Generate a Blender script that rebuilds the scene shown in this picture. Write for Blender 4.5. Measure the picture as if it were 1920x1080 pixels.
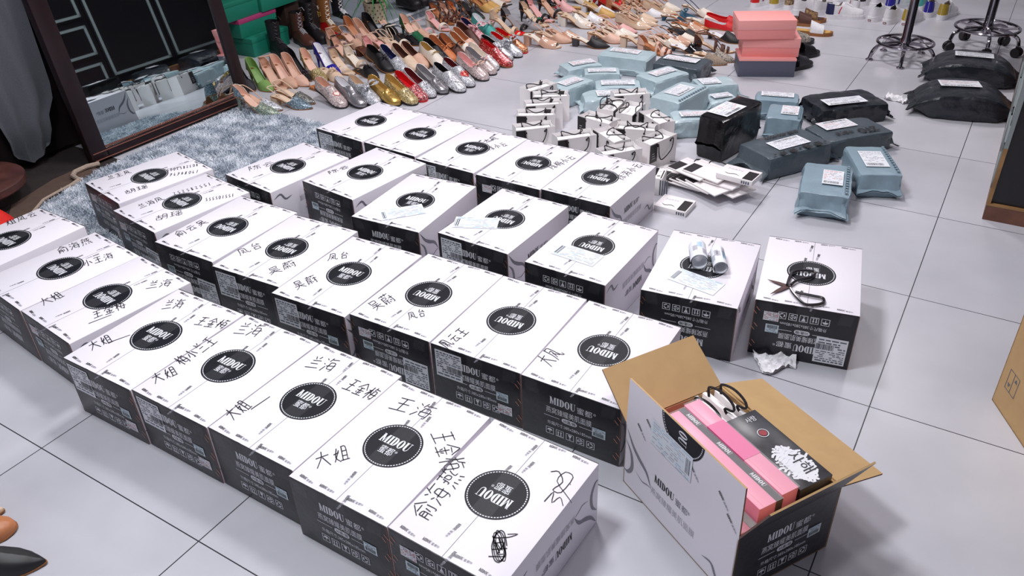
import bpy, bmesh, math, random
from math import sin, cos, pi, radians, sqrt, atan2, exp
from mathutils import Vector, Matrix, noise

for _o in list(bpy.data.objects):
    bpy.data.objects.remove(_o)
SC = bpy.context.scene
COL = SC.collection

# ------------------------------------------------------------------ camera
cam_data = bpy.data.cameras.new('camera')
cam_data.sensor_width = 36.0
cam_data.lens = 1524.2 / 1920 * 36.0
cam_data.clip_start = 0.02
cam_data.clip_end = 60
camera = bpy.data.objects.new('camera', cam_data)
COL.objects.link(camera)
camera.matrix_world = Matrix(((0.85269432, -0.26094247, 0.452572, 0.6955),
                              (0.5214661, 0.47720747, -0.7073515, -4.3223),
                              (-0.0313927, 0.83915556, 0.54298475, 1.4767),
                              (0, 0, 0, 1)))
SC.camera = camera

# ------------------------------------------------------------------ world, lamps, exposure
world = bpy.data.worlds.new('world')
SC.world = world
world.use_nodes = True
_bg = world.node_tree.nodes['Background']
_bg.inputs[0].default_value = (0.80, 0.82, 1.0, 1)
_bg.inputs[1].default_value = 0.42

def ceiling_lamp(name, x, y, z, size, watts, col=(1.0, 0.98, 1.0)):
    d = bpy.data.lights.new(name, 'AREA')
    d.shape = 'SQUARE'
    d.size = size
    d.energy = watts
    d.color = col
    o = bpy.data.objects.new(name, d)
    o.location = (x, y, z)
    COL.objects.link(o)
    return o

ceiling_lamp('ceiling_lamp', -0.75, -3.55, 2.9, 0.45, 56, (0.93, 0.97, 1.0))
ceiling_lamp('ceiling_lamp', -1.15, -1.75, 2.9, 0.45, 39, (1.0, 0.97, 1.0))
ceiling_lamp('ceiling_lamp', 0.25, -1.9, 2.9, 0.45, 14, (1.0, 0.97, 1.0))
ceiling_lamp('ceiling_lamp', -1.2, 0.5, 2.9, 0.5, 46, (1.0, 0.96, 0.97))
ceiling_lamp('ceiling_lamp', 0.2, 1.6, 2.9, 0.5, 17, (1.0, 0.97, 0.98))

SC.view_settings.view_transform = 'Standard'
SC.view_settings.look = 'None'
SC.view_settings.gamma = 1
SC.view_settings.use_curve_mapping = False
SC.view_settings.exposure = 0.0

# ------------------------------------------------------------------ helpers
def srgb(r, g, b):
    def f(c):
        c /= 255.0
        return c / 12.92 if c <= 0.04045 else ((c + 0.055) / 1.055) ** 2.4
    return (f(r), f(g), f(b), 1.0)

MATS = {}
def mat(name, rgb, rough=0.5, metal=0.0, noise_amt=0.0, noise_scale=30, bump=0.0, bump_scale=60,
        alpha=1.0, spec=0.5, coat=0.0, glitter=0, glow=0.0, rgb2=None):
    """procedural principled material; rgb in 0..255"""
    if name in MATS:
        return MATS[name]
    m = bpy.data.materials.new(name)
    m.use_nodes = True
    nt = m.node_tree
    b = nt.nodes['Principled BSDF']
    c = srgb(*rgb)
    b.inputs['Base Color'].default_value = c
    b.inputs['Roughness'].default_value = rough
    b.inputs['Metallic'].default_value = metal
    b.inputs['Specular IOR Level'].default_value = spec
    b.inputs['Coat Weight'].default_value = coat
    b.inputs['Coat Roughness'].default_value = 0.1
    b.inputs['Alpha'].default_value = alpha
    tc = nt.nodes.new('ShaderNodeTexCoord')
    if noise_amt > 0:
        n = nt.nodes.new('ShaderNodeTexNoise')
        n.inputs['Scale'].default_value = noise_scale
        n.inputs['Detail'].default_value = 5
        nt.links.new(tc.outputs['Object'], n.inputs['Vector'])
        r = nt.nodes.new('ShaderNodeValToRGB')
        c2 = srgb(*rgb2) if rgb2 else tuple(max(0, x * (1 - noise_amt)) for x in c[:3]) + (1,)
        r.color_ramp.elements[0].position = 0.35
        r.color_ramp.elements[1].position = 0.68
        r.color_ramp.elements[0].color = c2
        r.color_ramp.elements[1].color = c
        nt.links.new(n.outputs['Fac'], r.inputs['Fac'])
        nt.links.new(r.outputs['Color'], b.inputs['Base Color'])
    if bump > 0:
        n = nt.nodes.new('ShaderNodeTexNoise')
        n.inputs['Scale'].default_value = bump_scale
        n.inputs['Detail'].default_value = 4
        nt.links.new(tc.outputs['Object'], n.inputs['Vector'])
        bp = nt.nodes.new('ShaderNodeBump')
        bp.inputs['Strength'].default_value = bump
        bp.inputs['Distance'].default_value = 0.01
        nt.links.new(n.outputs['Fac'], bp.inputs['Height'])
        nt.links.new(bp.outputs['Normal'], b.inputs['Normal'])
    if glitter:
        v = nt.nodes.new('ShaderNodeTexVoronoi')
        v.inputs['Scale'].default_value = glitter
        nt.links.new(tc.outputs['Object'], v.inputs['Vector'])
        r = nt.nodes.new('ShaderNodeValToRGB')
        r.color_ramp.elements[0].color = tuple(x * 0.25 for x in c[:3]) + (1,)
        r.color_ramp.elements[1].color = c
        e = r.color_ramp.elements.new(0.75)
        e.color = tuple(min(1, x * 1.0) for x in c[:3]) + (1,)
        r.color_ramp.elements[2].color = srgb(*rgb2) if rgb2 else (0.95, 0.95, 0.95, 1)
        sep = nt.nodes.new('ShaderNodeSeparateColor')
        nt.links.new(v.outputs['Color'], sep.inputs[0])
        nt.links.new(sep.outputs[0], r.inputs['Fac'])
        nt.links.new(r.outputs['Color'], b.inputs['Base Color'])
        bp = nt.nodes.new('ShaderNodeBump')
        bp.inputs['Strength'].default_value = 0.8
        bp.inputs['Distance'].default_value = 0.002
        nt.links.new(sep.outputs[1], bp.inputs['Height'])
        nt.links.new(bp.outputs['Normal'], b.inputs['Normal'])
    MATS[name] = m
    return m

class MB:
    """collects faces of one mesh, several materials"""
    def __init__(s):
        s.v = []; s.f = []; s.m = []; s.mats = []
    def mi(s, m):
        if m not in s.mats:
            s.mats.append(m)
        return s.mats.index(m)
    def add(s, vs, fs, m):
        o = len(s.v); k = s.mi(m)
        s.v.extend([tuple(p) for p in vs])
        s.f.extend([tuple(i + o for i in f) for f in fs])
        s.m.extend([k] * len(fs))
    def quad(s, a, b, c, d, m):
        s.add([a, b, c, d], [(0, 1, 2, 3)], m)
    def box(s, x0, x1, y0, y1, z0, z1, m, T=None):
        vs = [(x0, y0, z0), (x1, y0, z0), (x1, y1, z0), (x0, y1, z0), (x0, y0, z1), (x1, y0, z1), (x1, y1, z1), (x0, y1, z1)]
        if T is not None:
            vs = [T @ Vector(p) for p in vs]
        s.add(vs, [(3, 2, 1, 0), (4, 5, 6, 7), (0, 1, 5, 4), (1, 2, 6, 5), (2, 3, 7, 6), (3, 0, 4, 7)], m)
    def bevel_box(s, x0, x1, y0, y1, z0, z1, r, m, T=None, seg=2):
        bm = bmesh.new()
        bmesh.ops.create_cube(bm, size=1)
        for q in bm.verts:
            q.co = Vector(((x0 + x1) / 2 + q.co.x * (x1 - x0), (y0 + y1) / 2 + q.co.y * (y1 - y0), (z0 + z1) / 2 + q.co.z * (z1 - z0)))
        bmesh.ops.bevel(bm, geom=bm.edges[:], offset=r, segments=seg, affect='EDGES', profile=0.5)
        s.bm(bm, m, T)
    def bm(s, bm, m, T=None):
        bm.verts.ensure_lookup_table(); bm.verts.index_update()
        s.add([(T @ q.co if T is not None else q.co) for q in bm.verts], [[q.index for q in f.verts] for f in bm.faces], m)
        bm.free()
    def grid(s, rows, m, close_u=False, close_v=False):
        """rows: list of equally long point lists"""
        n, k = len(rows), len(rows[0])
        vs = [p for r in rows for p in r]
        fs = []
        for i in range(n if close_v else n - 1):
            for j in range(k if close_u else k - 1):
                a = i * k + j; b = i * k + (j + 1) % k
                c = ((i + 1) % n) * k + (j + 1) % k; d = ((i + 1) % n) * k + j
                fs.append((a, b, c, d))
        s.add(vs, fs, m)
    def loft(s, rings, m, cap=True):
        k = len(rings[0])
        s.grid(rings, m, close_u=True)
        if cap:
            s.add(rings[0], [tuple(range(k))[::-1]], m)
            s.add(rings[-1], [tuple(range(k))], m)
    def tube(s, pts, r, m, n=6, closed=False, cap=True):
        pts = [Vector(p) for p in pts]
        N = len(pts); rings = []
        up = None
        for i, p in enumerate(pts):
            if closed:
                t = pts[(i + 1) % N] - pts[i - 1]
            else:
                t = pts[min(i + 1, N - 1)] - pts[max(i - 1, 0)]
            if t.length < 1e-9: t = Vector((0, 0, 1))
            t.normalize()
            if up is None:
                up = Vector((0, 0, 1)) if abs(t.z) < 0.9 else Vector((1, 0, 0))
            x = t.cross(up)
            if x.length < 1e-6: x = t.orthogonal()
            x.normalize(); y = x.cross(t); up = y
            rr = r[i] if isinstance(r, (list, tuple)) else r
            rings.append([p + x * (rr * cos(2 * pi * j / n)) + y * (rr * sin(2 * pi * j / n)) for j in range(n)])
        if closed:
            s.grid(rings, m, close_u=True, close_v=True)
        else:
            s.loft(rings, m, cap)
    def ribbon(s, pts, nrm, w, m, lift=0.0):
        """flat band of width w (number or list) along pts, facing nrm"""
        pts = [Vector(p) for p in pts]; nrm = Vector(nrm); N = len(pts); L = []; R = []
        for i, p in enumerate(pts):
            t = (pts[min(i + 1, N - 1)] - pts[max(i - 1, 0)])
            if t.length < 1e-9: continue
            t.normalize()
            x = nrm.cross(t)
            ww = w[i] if isinstance(w, (list, tuple)) else w
            L.append(p - x * ww / 2 + nrm * lift); R.append(p + x * ww / 2 + nrm * lift)
        s.grid([R, L], m)
    def lathe(s, prof, m, n=24, T=None, cap=True):
        rings = [[Vector((r * cos(2 * pi * j / n), r * sin(2 * pi * j / n), z)) for j in range(n)] for r, z in prof]
        if T is not None: rings = [[T @ p for p in r] for r in rings]
        s.loft(rings, m, cap)
    def disc(s, c, ax, ay, r, m, n=40, r2=None):
        c = Vector(c); ax = Vector(ax); ay = Vector(ay)
        o = [c + ax * (r * cos(2 * pi * j / n)) + ay * (r * sin(2 * pi * j / n)) for j in range(n)]
        if r2 is None:
            s.add(o, [tuple(range(n))], m)
        else:
            q = [c + ax * (r2 * cos(2 * pi * j / n)) + ay * (r2 * sin(2 * pi * j / n)) for j in range(n)]
            s.grid([o, q], m, close_u=True)
    def flat(s, polys, c, ax, ay, size, m):
        """2-d polygons (x, y lists) placed in a plane"""
        c = Vector(c); ax = Vector(ax) * size; ay = Vector(ay) * size
        for vs, fs in polys:
            s.add([c + ax * x + ay * y for x, y in vs], fs, m)
    def build(s, name, parent=None, smooth=True, angle=38):
        me = bpy.data.meshes.new(name)
        me.from_pydata(s.v, [], s.f)
        for m in s.mats: me.materials.append(m)
        me.polygons.foreach_set('material_index', s.m)
        if smooth:
            me.polygons.foreach_set('use_smooth', [True] * len(me.polygons))
            me.set_sharp_from_angle(angle=radians(angle))
        me.update()
        return link(name, me, parent)

def link(name, me, parent=None):
    o = bpy.data.objects.new(name, me)
    COL.objects.link(o)
    if parent is not None:
        o.parent = parent
    return o

def tag(o, label=None, cat=None, group=None, kind=None):
    if label: o['label'] = label
    if cat: o['category'] = cat
    if group: o['group'] = group
    if kind: o['kind'] = kind
    return o

def thing(name, label, cat, loc=(0, 0, 0), rz=0.0, group=None):
    o = bpy.data.objects.new(name, None)
    o.empty_display_size = 0.05
    COL.objects.link(o)
    o.location = loc
    o.rotation_euler = (0, 0, rz)
    return tag(o, label, cat, group)

def copy_tree(o, loc=None, rz=None, label=None, parent=None):
    c = o.copy()
    COL.objects.link(c)
    if parent is not None: c.parent = parent
    if loc is not None: c.location = loc
    if rz is not None: c.rotation_euler = (0, 0, rz)
    if label: c['label'] = label
    for ch in o.children:
        copy_tree(ch, parent=c)
    return c

_TXT = {}
def text_polys(body, bold=0.0):
    """2-d outline of a line of text, size 1, left aligned on its baseline"""
    k = (body, bold)
    if k in _TXT: return _TXT[k]
    cu = bpy.data.curves.new('t', 'FONT')
    cu.body = body
    cu.offset = bold
    cu.resolution_u = 2
    o = bpy.data.objects.new('t', cu)
    COL.objects.link(o)
    dg = bpy.context.evaluated_depsgraph_get()
    me = bpy.data.meshes.new_from_object(o.evaluated_get(dg))
    vs = [(q.co.x, q.co.y) for q in me.vertices]
    fs = [tuple(p.vertices) for p in me.polygons]
    bpy.data.objects.remove(o); bpy.data.curves.remove(cu); bpy.data.meshes.remove(me)
    w = max((x for x, y in vs), default=0)
    _TXT[k] = ([(vs, fs)], w)
    return _TXT[k]

def text(mb, body, c, ax, ay, size, m, align='C', bold=0.0, width=None, lift=0.0):
    p, w = text_polys(body, bold)
    c = Vector(c); ax = Vector(ax); ay = Vector(ay)
    n = ax.cross(ay).normalized()
    sx = size if width is None else width / max(w, 1e-6)
    off = {'L': 0, 'C': -w * sx / 2, 'R': -w * sx}[align]
    o = c + ax * off + n * lift
    for vs, fs in p:
        mb.add([o + ax * (x * sx) + ay * (y * size) for x, y in vs], fs, m)

def _ring2(cx, cy, rx, ry, ix, iy, n=28, a0=0, a1=2 * pi, ox=0.0):
    vs = []
    for j in range(n + 1):
        a = a0 + (a1 - a0) * j / n
        vs.append((cx + rx * cos(a), cy + ry * sin(a)))
    for j in range(n + 1):
        a = a0 + (a1 - a0) * j / n
        vs.append((cx + ox + ix * cos(a), cy + iy * sin(a)))
    return vs, [(j, j + 1, n + 2 + j, n + 1 + j) for j in range(n)]

def _r(x0, x1, y0, y1):
    return ([(x0, y0), (x1, y0), (x1, y1), (x0, y1)], [(0, 1, 2, 3)])

def fat_midou():
    """the heavy serif word on the cartons, height 1, returns polys and width"""
    P = []; x = 0
    # M
    P += [_r(0, .42, 0, .05), _r(.08, .3, 0.05, .95), _r(0, .3, .95, 1)]
    P += [([(.08, 1), (.36, 1), (.70, .18), (.58, 0)], [(3, 2, 1, 0)]), ([(.58, 0), (.64, 0), (.98, 1), (.90, 1)], [(0, 1, 2, 3)])]
    P += [_r(.88, 1.18, 0.05, .95), _r(.8, 1.26, 0, .05), _r(.88, 1.26, .95, 1)]
    # I
    P += [_r(1.40, 1.72, .05, .95), _r(1.32, 1.80, 0, .05), _r(1.32, 1.80, .95, 1)]
    # D
    P += [_r(1.95, 2.26, .05, .95), _r(1.86, 2.36, 0, .05), _r(1.86, 2.36, .95, 1)]
    P += [_ring2(2.3, .5, .48, .5, .14, .45, 16, -pi / 2, pi / 2)]
    # O
    P += [_ring2(3.36, .5, .48, .52, .15, .47, 30)]
    # U
    P += [_r(4.0, 4.32, .3, .95), _r(3.92, 4.42, .95, 1), _r(4.72, 4.8, .3, .95), _r(4.58, 4.94, .95, 1)]
    P += [_ring2(4.4, .32, .40, .34, .32, .26, 16, pi, 2 * pi, 0.0)]
    P += [([(4.0, .32), (4.32, .32), (4.36, .12), (4.22, .05)], [(3, 2, 1, 0)])]
    return P, 4.94
MIDOU = fat_midou()

def midou(mb, c, ax, ay, h, m, align='C', width=None, lift=0.0):
    P, w = MIDOU
    c = Vector(c); ax = Vector(ax); ay = Vector(ay); n = ax.cross(ay).normalized()
    sx = h * 0.62 if width is None else width / w
    off = {'L': 0, 'C': -w * sx / 2}[align]
    o = c + ax * off + n * lift
    for vs, fs in P:
        mb.add([o + ax * (x * sx) + ay * (y * h) for x, y in vs], fs, m)
    return w * sx

# ------------------------------------------------------------------ measured places (metres)
TILE = 0.6093
CARTONS = [
 ('A1', -1.1156, -3.3136, 0.005, 1, 1, 1, (0, 1), [('大姐', -0.0937, -0.1377, -0.0774, -0.0738, 0.05), ('兰海', -0.0956, 0.0883, -0.0444, 0.125, 0.05), ('王金梅', 0.0484, 0.0826, 0.1425, 0.1081, 0.045), ('-', -0.0855, -0.0868, -0.0633, -0.0439, 0.02)], None, 'white carton with a barcode label, far left end of the front row'),
 ('A2', -0.8343, -3.3099, -0.009, 1, 1, 1, (0, 1), [('大姐', -0.1044, -0.1512, -0.0829, -0.089, 0.05), ('梅小兰王', -0.1002, -0.0611, -0.1023, 0.0618, 0.05), ('兰海', -0.1036, 0.0978, -0.0279, 0.1265, 0.06)], None, 'white carton with a barcode label, second from left in the front row'),
 ('A3', -0.554, -3.31, -0.015, 1, 1, 0, (0,), [('大姐', -0.1017, -0.1469, -0.0996, -0.0839, 0.05), ('兰海', -0.1042, 0.0851, -0.0245, 0.1113, 0.055), ('王金梅', 0.036, 0.0732, 0.133, 0.0736, 0.05), ('-', -0.0955, -0.0948, -0.0882, -0.0457, 0.02)], None, 'white carton with plain black end, middle of the five in the front row'),
 ('A4', -0.2752, -3.33, -0.013, 1, 1, 0, (0,), [('大姐', -0.0986, -0.148, -0.0514, -0.0823, 0.055), ('王海', -0.0967, 0.0911, 0.0182, 0.1036, 0.055), ('王金梅', 0.0456, 0.0739, 0.1457, -0.0148, 0.06)], None, 'white carton jutting forward, second from right in the front row'),
 ('A5', 0.0084, -3.336, -0.039, 0, 0, 0, (0, 1), [('俞海燕', -0.0759, -0.142, -0.0848, 0.0078, 0.055), ('@', 0.0798, -0.1627, 0.125, -0.1313, 0.085), ('&', 0.0981, 0.0208, 0.1622, 0.0597, 0.105)], None, 'white carton with a scribbled-out oval on its lid, right end of the front row'),
 ('B1', -1.4277, -2.7765, 0.006, 0, 0, 1, (0,), [('俞云吴', -0.0876, -0.1338, -0.0769, -0.0069, 0.045)], None, 'white carton, left end of the second row, beside the carton with phone numbers'),
 ('B2', -1.1416, -2.7863, 0.045, 0, 1, 1, (), [('凤台', -0.0982, -0.1093, -0.0733, -0.0223, 0.045), ('吴蔚', 0.0699, -0.1549, 0.1079, -0.0675, 0.045)], None, 'white carton second from left in the second row, set back from its right neighbour'),
 ('B3', -0.8596, -2.809, 0.032, 1, 1, 1, (0,), [('凤台', -0.109, 0.0256, -0.0565, 0.073, 0.045), ('吴蔚', -0.0785, -0.1474, -0.0491, -0.0733, 0.05)], None, 'white carton with an upright logo, third from left in the second row'),
 ('B4', -0.5772, -2.7837, 0.011, 0, 0, 1, (0, 1), [('吴蔚', -0.0775, -0.1472, -0.0596, -0.0674, 0.055), ('凤台', 0.0306, -0.1364, 0.0631, -0.0927, 0.04)], None, 'white carton fourth from left in the second row, two names near its front edge'),
 ('B5', -0.2969, -2.7809, 0.02, 0, 1, 1, (0, 1), [('凤云王', -0.079, -0.1947, -0.0661, -0.099, 0.045)], None, 'white carton fifth in the second row, a single name on its front corner'),
 ('B6', -0.0157, -2.779, 0.007, 0, 1, 0, (0,), [('大凤', -0.0856, -0.1319, -0.0771, -0.0619, 0.06)], None, 'white carton directly behind the raised flap of the open carton'),
 ('C1', -1.603, -2.313, -0.126, 0, 0, 0, (), [('陈云', -0.0852, -0.1241, -0.047, -0.0194, 0.045)], None, 'white carton beside the shaggy rug, left end of the third row'),
 ('C2', -1.296, -2.215, -0.122, 1, 0, 0, (0,), [('陈云', -0.0953, -0.0973, -0.0766, -0.0034, 0.03)], None, 'white carton with its black end seen whole, second from left in the third row'),
 ('C3', -0.977, -2.32, 0.064, 1, 1, 0, (), [], (0.0077, -0.0917, 0.79), 'white carton with a waybill below an upright logo, third in the third row'),
 ('C4', -0.626, -2.286, -0.035, 0, 1, 1, (), [], (-0.0672, -0.0719, 0.45), 'white carton with a waybill below an upside-down logo, fourth in the third row'),
 ('C5', -0.284, -2.306, -0.015, 0, 0, 0, (), [], (-0.0158, -0.0746, -0.05), 'white carton with a waybill partly over its logo, in front of the gift bags'),
 ('C6', 0.062, -2.261, 0.133, 0, 0, 0, (), [], (-0.0005, -0.0921, -0.28), 'white carton with two label rolls lying on its lid'),
 ('C7', 0.352, -2.147, 0.189, 0, 0, 1, (0, 1), [], None, 'white carton with black scissors lying on its lid'),
 ('D1', -1.6207, -1.7914, -0.093, 0, 1, 1, (), [], None, 'white carton at the left end of the back row, beside the rug'),
 ('D2', -1.3389, -1.8121, -0.072, 0, 1, 0, (), [], None, 'white carton with unwritten lid, second from left in the back row'),
 ('D3', -1.0543, -1.839, -0.034, 1, 1, 1, (), [('陈小云', 0.0741, 0.0129, 0.1114, 0.0942, 0.045), ('大凤', 0.0183, 0.067, 0.0411, 0.1298, 0.04)], None, 'white carton with an upright logo, middle of the back row'),
 ('D4', -0.7696, -1.8485, -0.004, 0, 0, 0, (1,), [('陈梅小云', 0.1003, -0.0195, 0.1298, 0.1176, 0.045)], None, 'white carton with writing right of its logo, second from right in the back row'),
 ('D5', -0.4875, -1.845, -0.022, 0, 1, 0, (), [('陈海小云', 0.0865, 0.0145, 0.0991, 0.1698, 0.045)], None, 'white carton at the right end of the back row, beside the fanned bags'),
 ('E0', -2.017, -3.198, -0.03, 0, 0, 0, (), [('姐凤云', -0.1043, 0.0517, -0.0824, 0.1544, 0.05)], None, 'white carton at the left picture edge with half its logo cut off'),
 ('E1', -1.689, -3.2248, -0.116, 0, 0, 0, (0, 1), [('俞海燕', -0.0894, 0.0389, -0.071, 0.1488, 0.05), ('小王海', 0.0618, 0.0455, 0.0844, 0.1367, 0.05)], None, 'white carton with writing crowding its logo, behind the left end of the front row'),
 ('E2', -1.4104, -3.2546, -0.108, 0, 0, 0, (0, 1), [('大姐', -0.1054, -0.1405, -0.1057, -0.0731, 0.05), ('王金梅', 0.0803, -0.0902, 0.1066, 0.0012, 0.045), ('兰海', 0.0561, 0.0863, 0.1076, 0.1401, 0.045), ('-', 0.0911, -0.1071, 0.1057, -0.0562, 0.02)], None, 'white carton touching the left end of the front row, set behind it'),
 ('F1', -2.02, -2.632, -0.186, 0, 0, 1, (0, 1), [('兰王凤', -0.0902, -0.1221, -0.0801, -0.0296, 0.04), ('胡瑶', 0.0869, -0.1386, 0.1013, -0.0525, 0.04), ('80328520051', 0.0439, 0.182, -0.0128, 0.0614, 0.03), ('19084696', 0.1034, 0.1525, 0.0423, 0.0606, 0.03)], None, 'white carton on the rug nearest the mirror, with phone numbers on its lid'),
 ('F2', -1.7273, -2.7195, -0.137, 0, 0, 1, (0, 1), [('兰海凤', -0.0673, -0.127, -0.0614, -0.0302, 0.04), ('胡瑶', 0.0643, -0.1441, 0.1005, -0.0554, 0.045), ('155285252', -0.0554, 0.1533, -0.0949, 0.0146, 0.03), ('155105555', 0.1024, 0.1508, 0.0478, 0.0635, 0.03)], None, 'white carton with phone numbers, in front of the one nearest the mirror'),
]
OPEN_CARTON = (0.388, -2.984, 1.037)
FLAP_ANGLES = (0.00, 1.83, 0.96, 0.45)
GIFT_BAGS = [('white gift bag second from the back in the left column', -1.167, -0.999, 0.55),
 ('white gift bag third from the back in the left column', -1.144, -1.116, 0.677),
 ('white gift bag fourth from the back in the left column', -1.108, -1.246, 0.519),
 ('white gift bag at the near end of the left column', -1.036, -1.391, 0.758),
 ('white gift bag in front, between the left column and the inner cluster', -0.829, -1.399, 0.827),
 ('white gift bag with its black panel showing, left of the inner cluster', -0.823, -1.173, -0.203),
 ('white gift bag full of tangled cords, back of the inner cluster', -0.845, -0.995, 1.67),
 ('white gift bag with a looping cord, right of the one full of cords', -0.743, -1.006, 1.641),
 ('white gift bag standing against the pale parcels', -0.835, -0.81, 0.662),
 ('white gift bag at the right edge of the inner cluster, by the crumpled parcel', -0.598, -1.046, -0.626),
 ('white gift bag behind the large front one, centre of the cluster', -0.632, -1.195, 0.265),
 ('white gift bag set diagonally in the middle of the cluster', -0.687, -1.326, -0.58),
 ('large white gift bag in front on the right, cords hanging down', -0.505, -1.269, 1.281),
 ('white gift bag nearest the cartons, in front of the cluster', -0.595, -1.45, 0.897),
 ('white gift bag farthest back, at the top of the left column', -1.28, -0.921, 1.226)]
PARCELS = [
 ('tall parcel wound in black tape, beside the gift bags', 1, -0.291, -0.964, -0.222, 0.13, 0.3, 0.19, 't', (-0.005, -0.03, 1.5707963267948966, 0.16, 0.1), 0.0, 0.004, 0.004, None),
 ('dark grey parcel with a line of large lettering, in front of the tape-wound one', 2, -0.026, -1.014, 2.587, 0.2, 0.33, 0.1, 'd', (-0.01, 0.0, 1.5707963267948966, 0.17, 0.085), 0.06, 0.006, 0.05, 'yto'),
 ('dark grey parcel with three big dark capitals on top', 3, 0.161, -0.711, 2.43, 0.2, 0.31, 0.09, 'd', (0.046, 0.03, 1.5707963267948966, 0.16, 0.085), 0.1, 0.008, 0.055, 'zto'),
 ('slate blue parcel with its plain side showing, right of its twin in front', 4, 0.323, -1.031, 0.428, 0.165, 0.27, 0.1, 's', (-0.0, 0.0, 0, 0.09, 0.15), 0.04, 0.006, 0.03, 'strip'),
 ('slate blue parcel nearest the cartons, wrinkled across its front', 5, 0.206, -1.286, 0.178, 0.185, 0.28, 0.1, 's', (0.02, -0.0, 0, 0.075, 0.13), 0.05, 0.012, 0.03, 'strip'),
 ('big charcoal parcel behind the one with three capitals', 6, 0.065, -0.353, 2.319, 0.22, 0.33, 0.09, 'b', (-0.04, 0.03, -1.5707963267948966, 0.2, 0.08), 0.12, 0.022, 0.04, None),
 ('largest pale parcel, farthest back next to the beige heels', 7, -1.143, -0.166, 0.052, 0.29, 0.17, 0.1, 'g', (-0.02, 0.02, 0, 0.17, 0.07), 0.03, 0.006, 0.03, None),
 ('pale parcel with a printed edge, left of the tape-wound one', 8, -0.632, -0.679, -0.17, 0.165, 0.27, 0.12, 'g', (-0.01, 0.01, 1.5707963267948966, 0.15, 0.085), 0.02, 0.004, 0.02, 'strip'),
 ('pale parcel with its label near the edge, behind the dark lettered one', 9, -0.117, -0.716, 0.19, 0.155, 0.17, 0.12, 's', (0.02, 0.01, 0, 0.075, 0.11), 0.03, 0.008, 0.03, 'strip'),
 ('flat pale parcel between the tape-wound one and the big charcoal one', 10, -0.219, -0.479, 0.248, 0.2, 0.12, 0.1, 's', (0, 0.01, 0, 0.15, 0.06), 0.05, 0.008, 0.03, None),
 ('small pale parcel, farthest left of the pale group', 11, -1.338, -0.358, -0.624, 0.13, 0.2, 0.07, 'g', (0.0, 0.01, 1.5707963267948966, 0.14, 0.07), 0.15, 0.009, 0.03, None),
 ('smallest pale parcel, in front of the largest one', 12, -1.178, -0.416, -1.057, 0.12, 0.18, 0.07, 'g', (0.01, 0.0, 1.5707963267948966, 0.15, 0.06), 0.1, 0.007, 0.02, None),
 ('pale parcel standing behind the leftmost gift bags', 13, -1.208, -0.734, -0.286, 0.16, 0.2, 0.1, 'g', (0.01, -0.0, 1.5707963267948966, 0.13, 0.07), 0.04, 0.008, 0.03, None),
 ('pale parcel in the middle of its group, label facing the gift bags', 14, -1.0, -0.595, -1.067, 0.14, 0.22, 0.08, 'g', (0.0, 0.0, 1.5707963267948966, 0.17, 0.07), 0.12, 0.008, 0.03, None),
 ('pale parcel just left of the dark charcoal one at the back', 15, -0.846, -0.38, -0.393, 0.16, 0.23, 0.09, 'g', (-0.01, 0.01, 1.5707963267948966, 0.15, 0.07), 0.06, 0.01, 0.03, None),
 ('pale parcel half hidden behind the gift bags', 16, -0.99, -0.77, -0.975, 0.15, 0.2, 0.08, 'g', (0.0, 0.02, 1.5707963267948966, 0.12, 0.08), 0.2, 0.012, 0.04, None),
 ('dark charcoal parcel behind the pale ones, beside the cream mules', 17, -0.831, -0.137, -0.024, 0.27, 0.19, 0.09, 'd', (-0.01, 0.01, 0, 0.19, 0.075), 0.05, 0.014, 0.04, None),
 ('pale parcel lying directly in front of the shoe-box stack', 18, -0.572, -0.35, -0.863, 0.14, 0.19, 0.08, 'g', (0.0, -0.03, 1.5707963267948966, 0.1, 0.09), 0.03, 0.008, 0.06, None),
 ('crumpled pale parcel left of the tape-wound one', 19, -0.494, -0.86, -0.992, 0.13, 0.19, 0.09, 'g', (0.01, 0.01, 1.5707963267948966, 0.15, 0.06), 0.12, 0.018, 0.04, None),
 ('limp pale parcel squeezed between its neighbours and the tape-wound one', 20, -0.494, -0.471, -0.753, 0.12, 0.15, 0.05, 'g', (0.0, 0.0, 1.5707963267948966, 0.1, 0.06), 0.3, 0.018, 0.04, None),
 ('charcoal bag parcel lying flat by the cabinet, lower of two', 21, 0.534, -0.033, -1.35, 0.28, 0.4, 0.12, 'b', (-0.03, -0.02, 1.6707963267948966, 0.18, 0.085), 0.72, 0.012, 0.05, None),
 ('charcoal bag parcel by the cabinet, farther one of two', 22, 0.519, 0.477, -1.45, 0.28, 0.4, 0.12, 'b', (-0.02, -0.0, 1.5707963267948966, 0.18, 0.08), 0.72, 0.012, 0.05, None),]
FLAT_BAGS = [
 ('flat white bag at the left end of the fanned pile, mostly covered', -0.411, -1.305, 0.002, 0.3, 0.0, 0.0),
 ('flat white bag second from the left in the fan', -0.36, -1.346, 0.0105, 0.05, 0.02, 0.0),
 ('flat white bag third from the left in the fan', -0.31, -1.386, 0.019, -0.15, 0.04, 0.0),
 ('flat white bag fourth from the left, black panel showing', -0.272, -1.398, 0.0275, -0.3, 0.0, 0.0),
 ('flat white bag in the middle of the fan', -0.239, -1.411, 0.036, -0.42, 0.02, 0.0),
 ('flat white bag right of the middle of the fan', -0.197, -1.426, 0.0445, -0.5, 0.04, 0.0),
 ('flat white bag on top at the right of the fan', -0.175, -1.385, 0.053, -0.2, 0.0, 0.0),
 ('flat white bag along the back of the fan on the left', -0.298, -1.368, 0.0615, -0.35, 0.02, 0.0),
 ('flat white bag along the back of the fan on the right', -0.229, -1.375, 0.07, -0.3, 0.04, 0.0),
 ('flat white bag at the right front edge of the fan', -0.143, -1.385, 0.0275, -0.45, 0.0, 0.0),]
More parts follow.
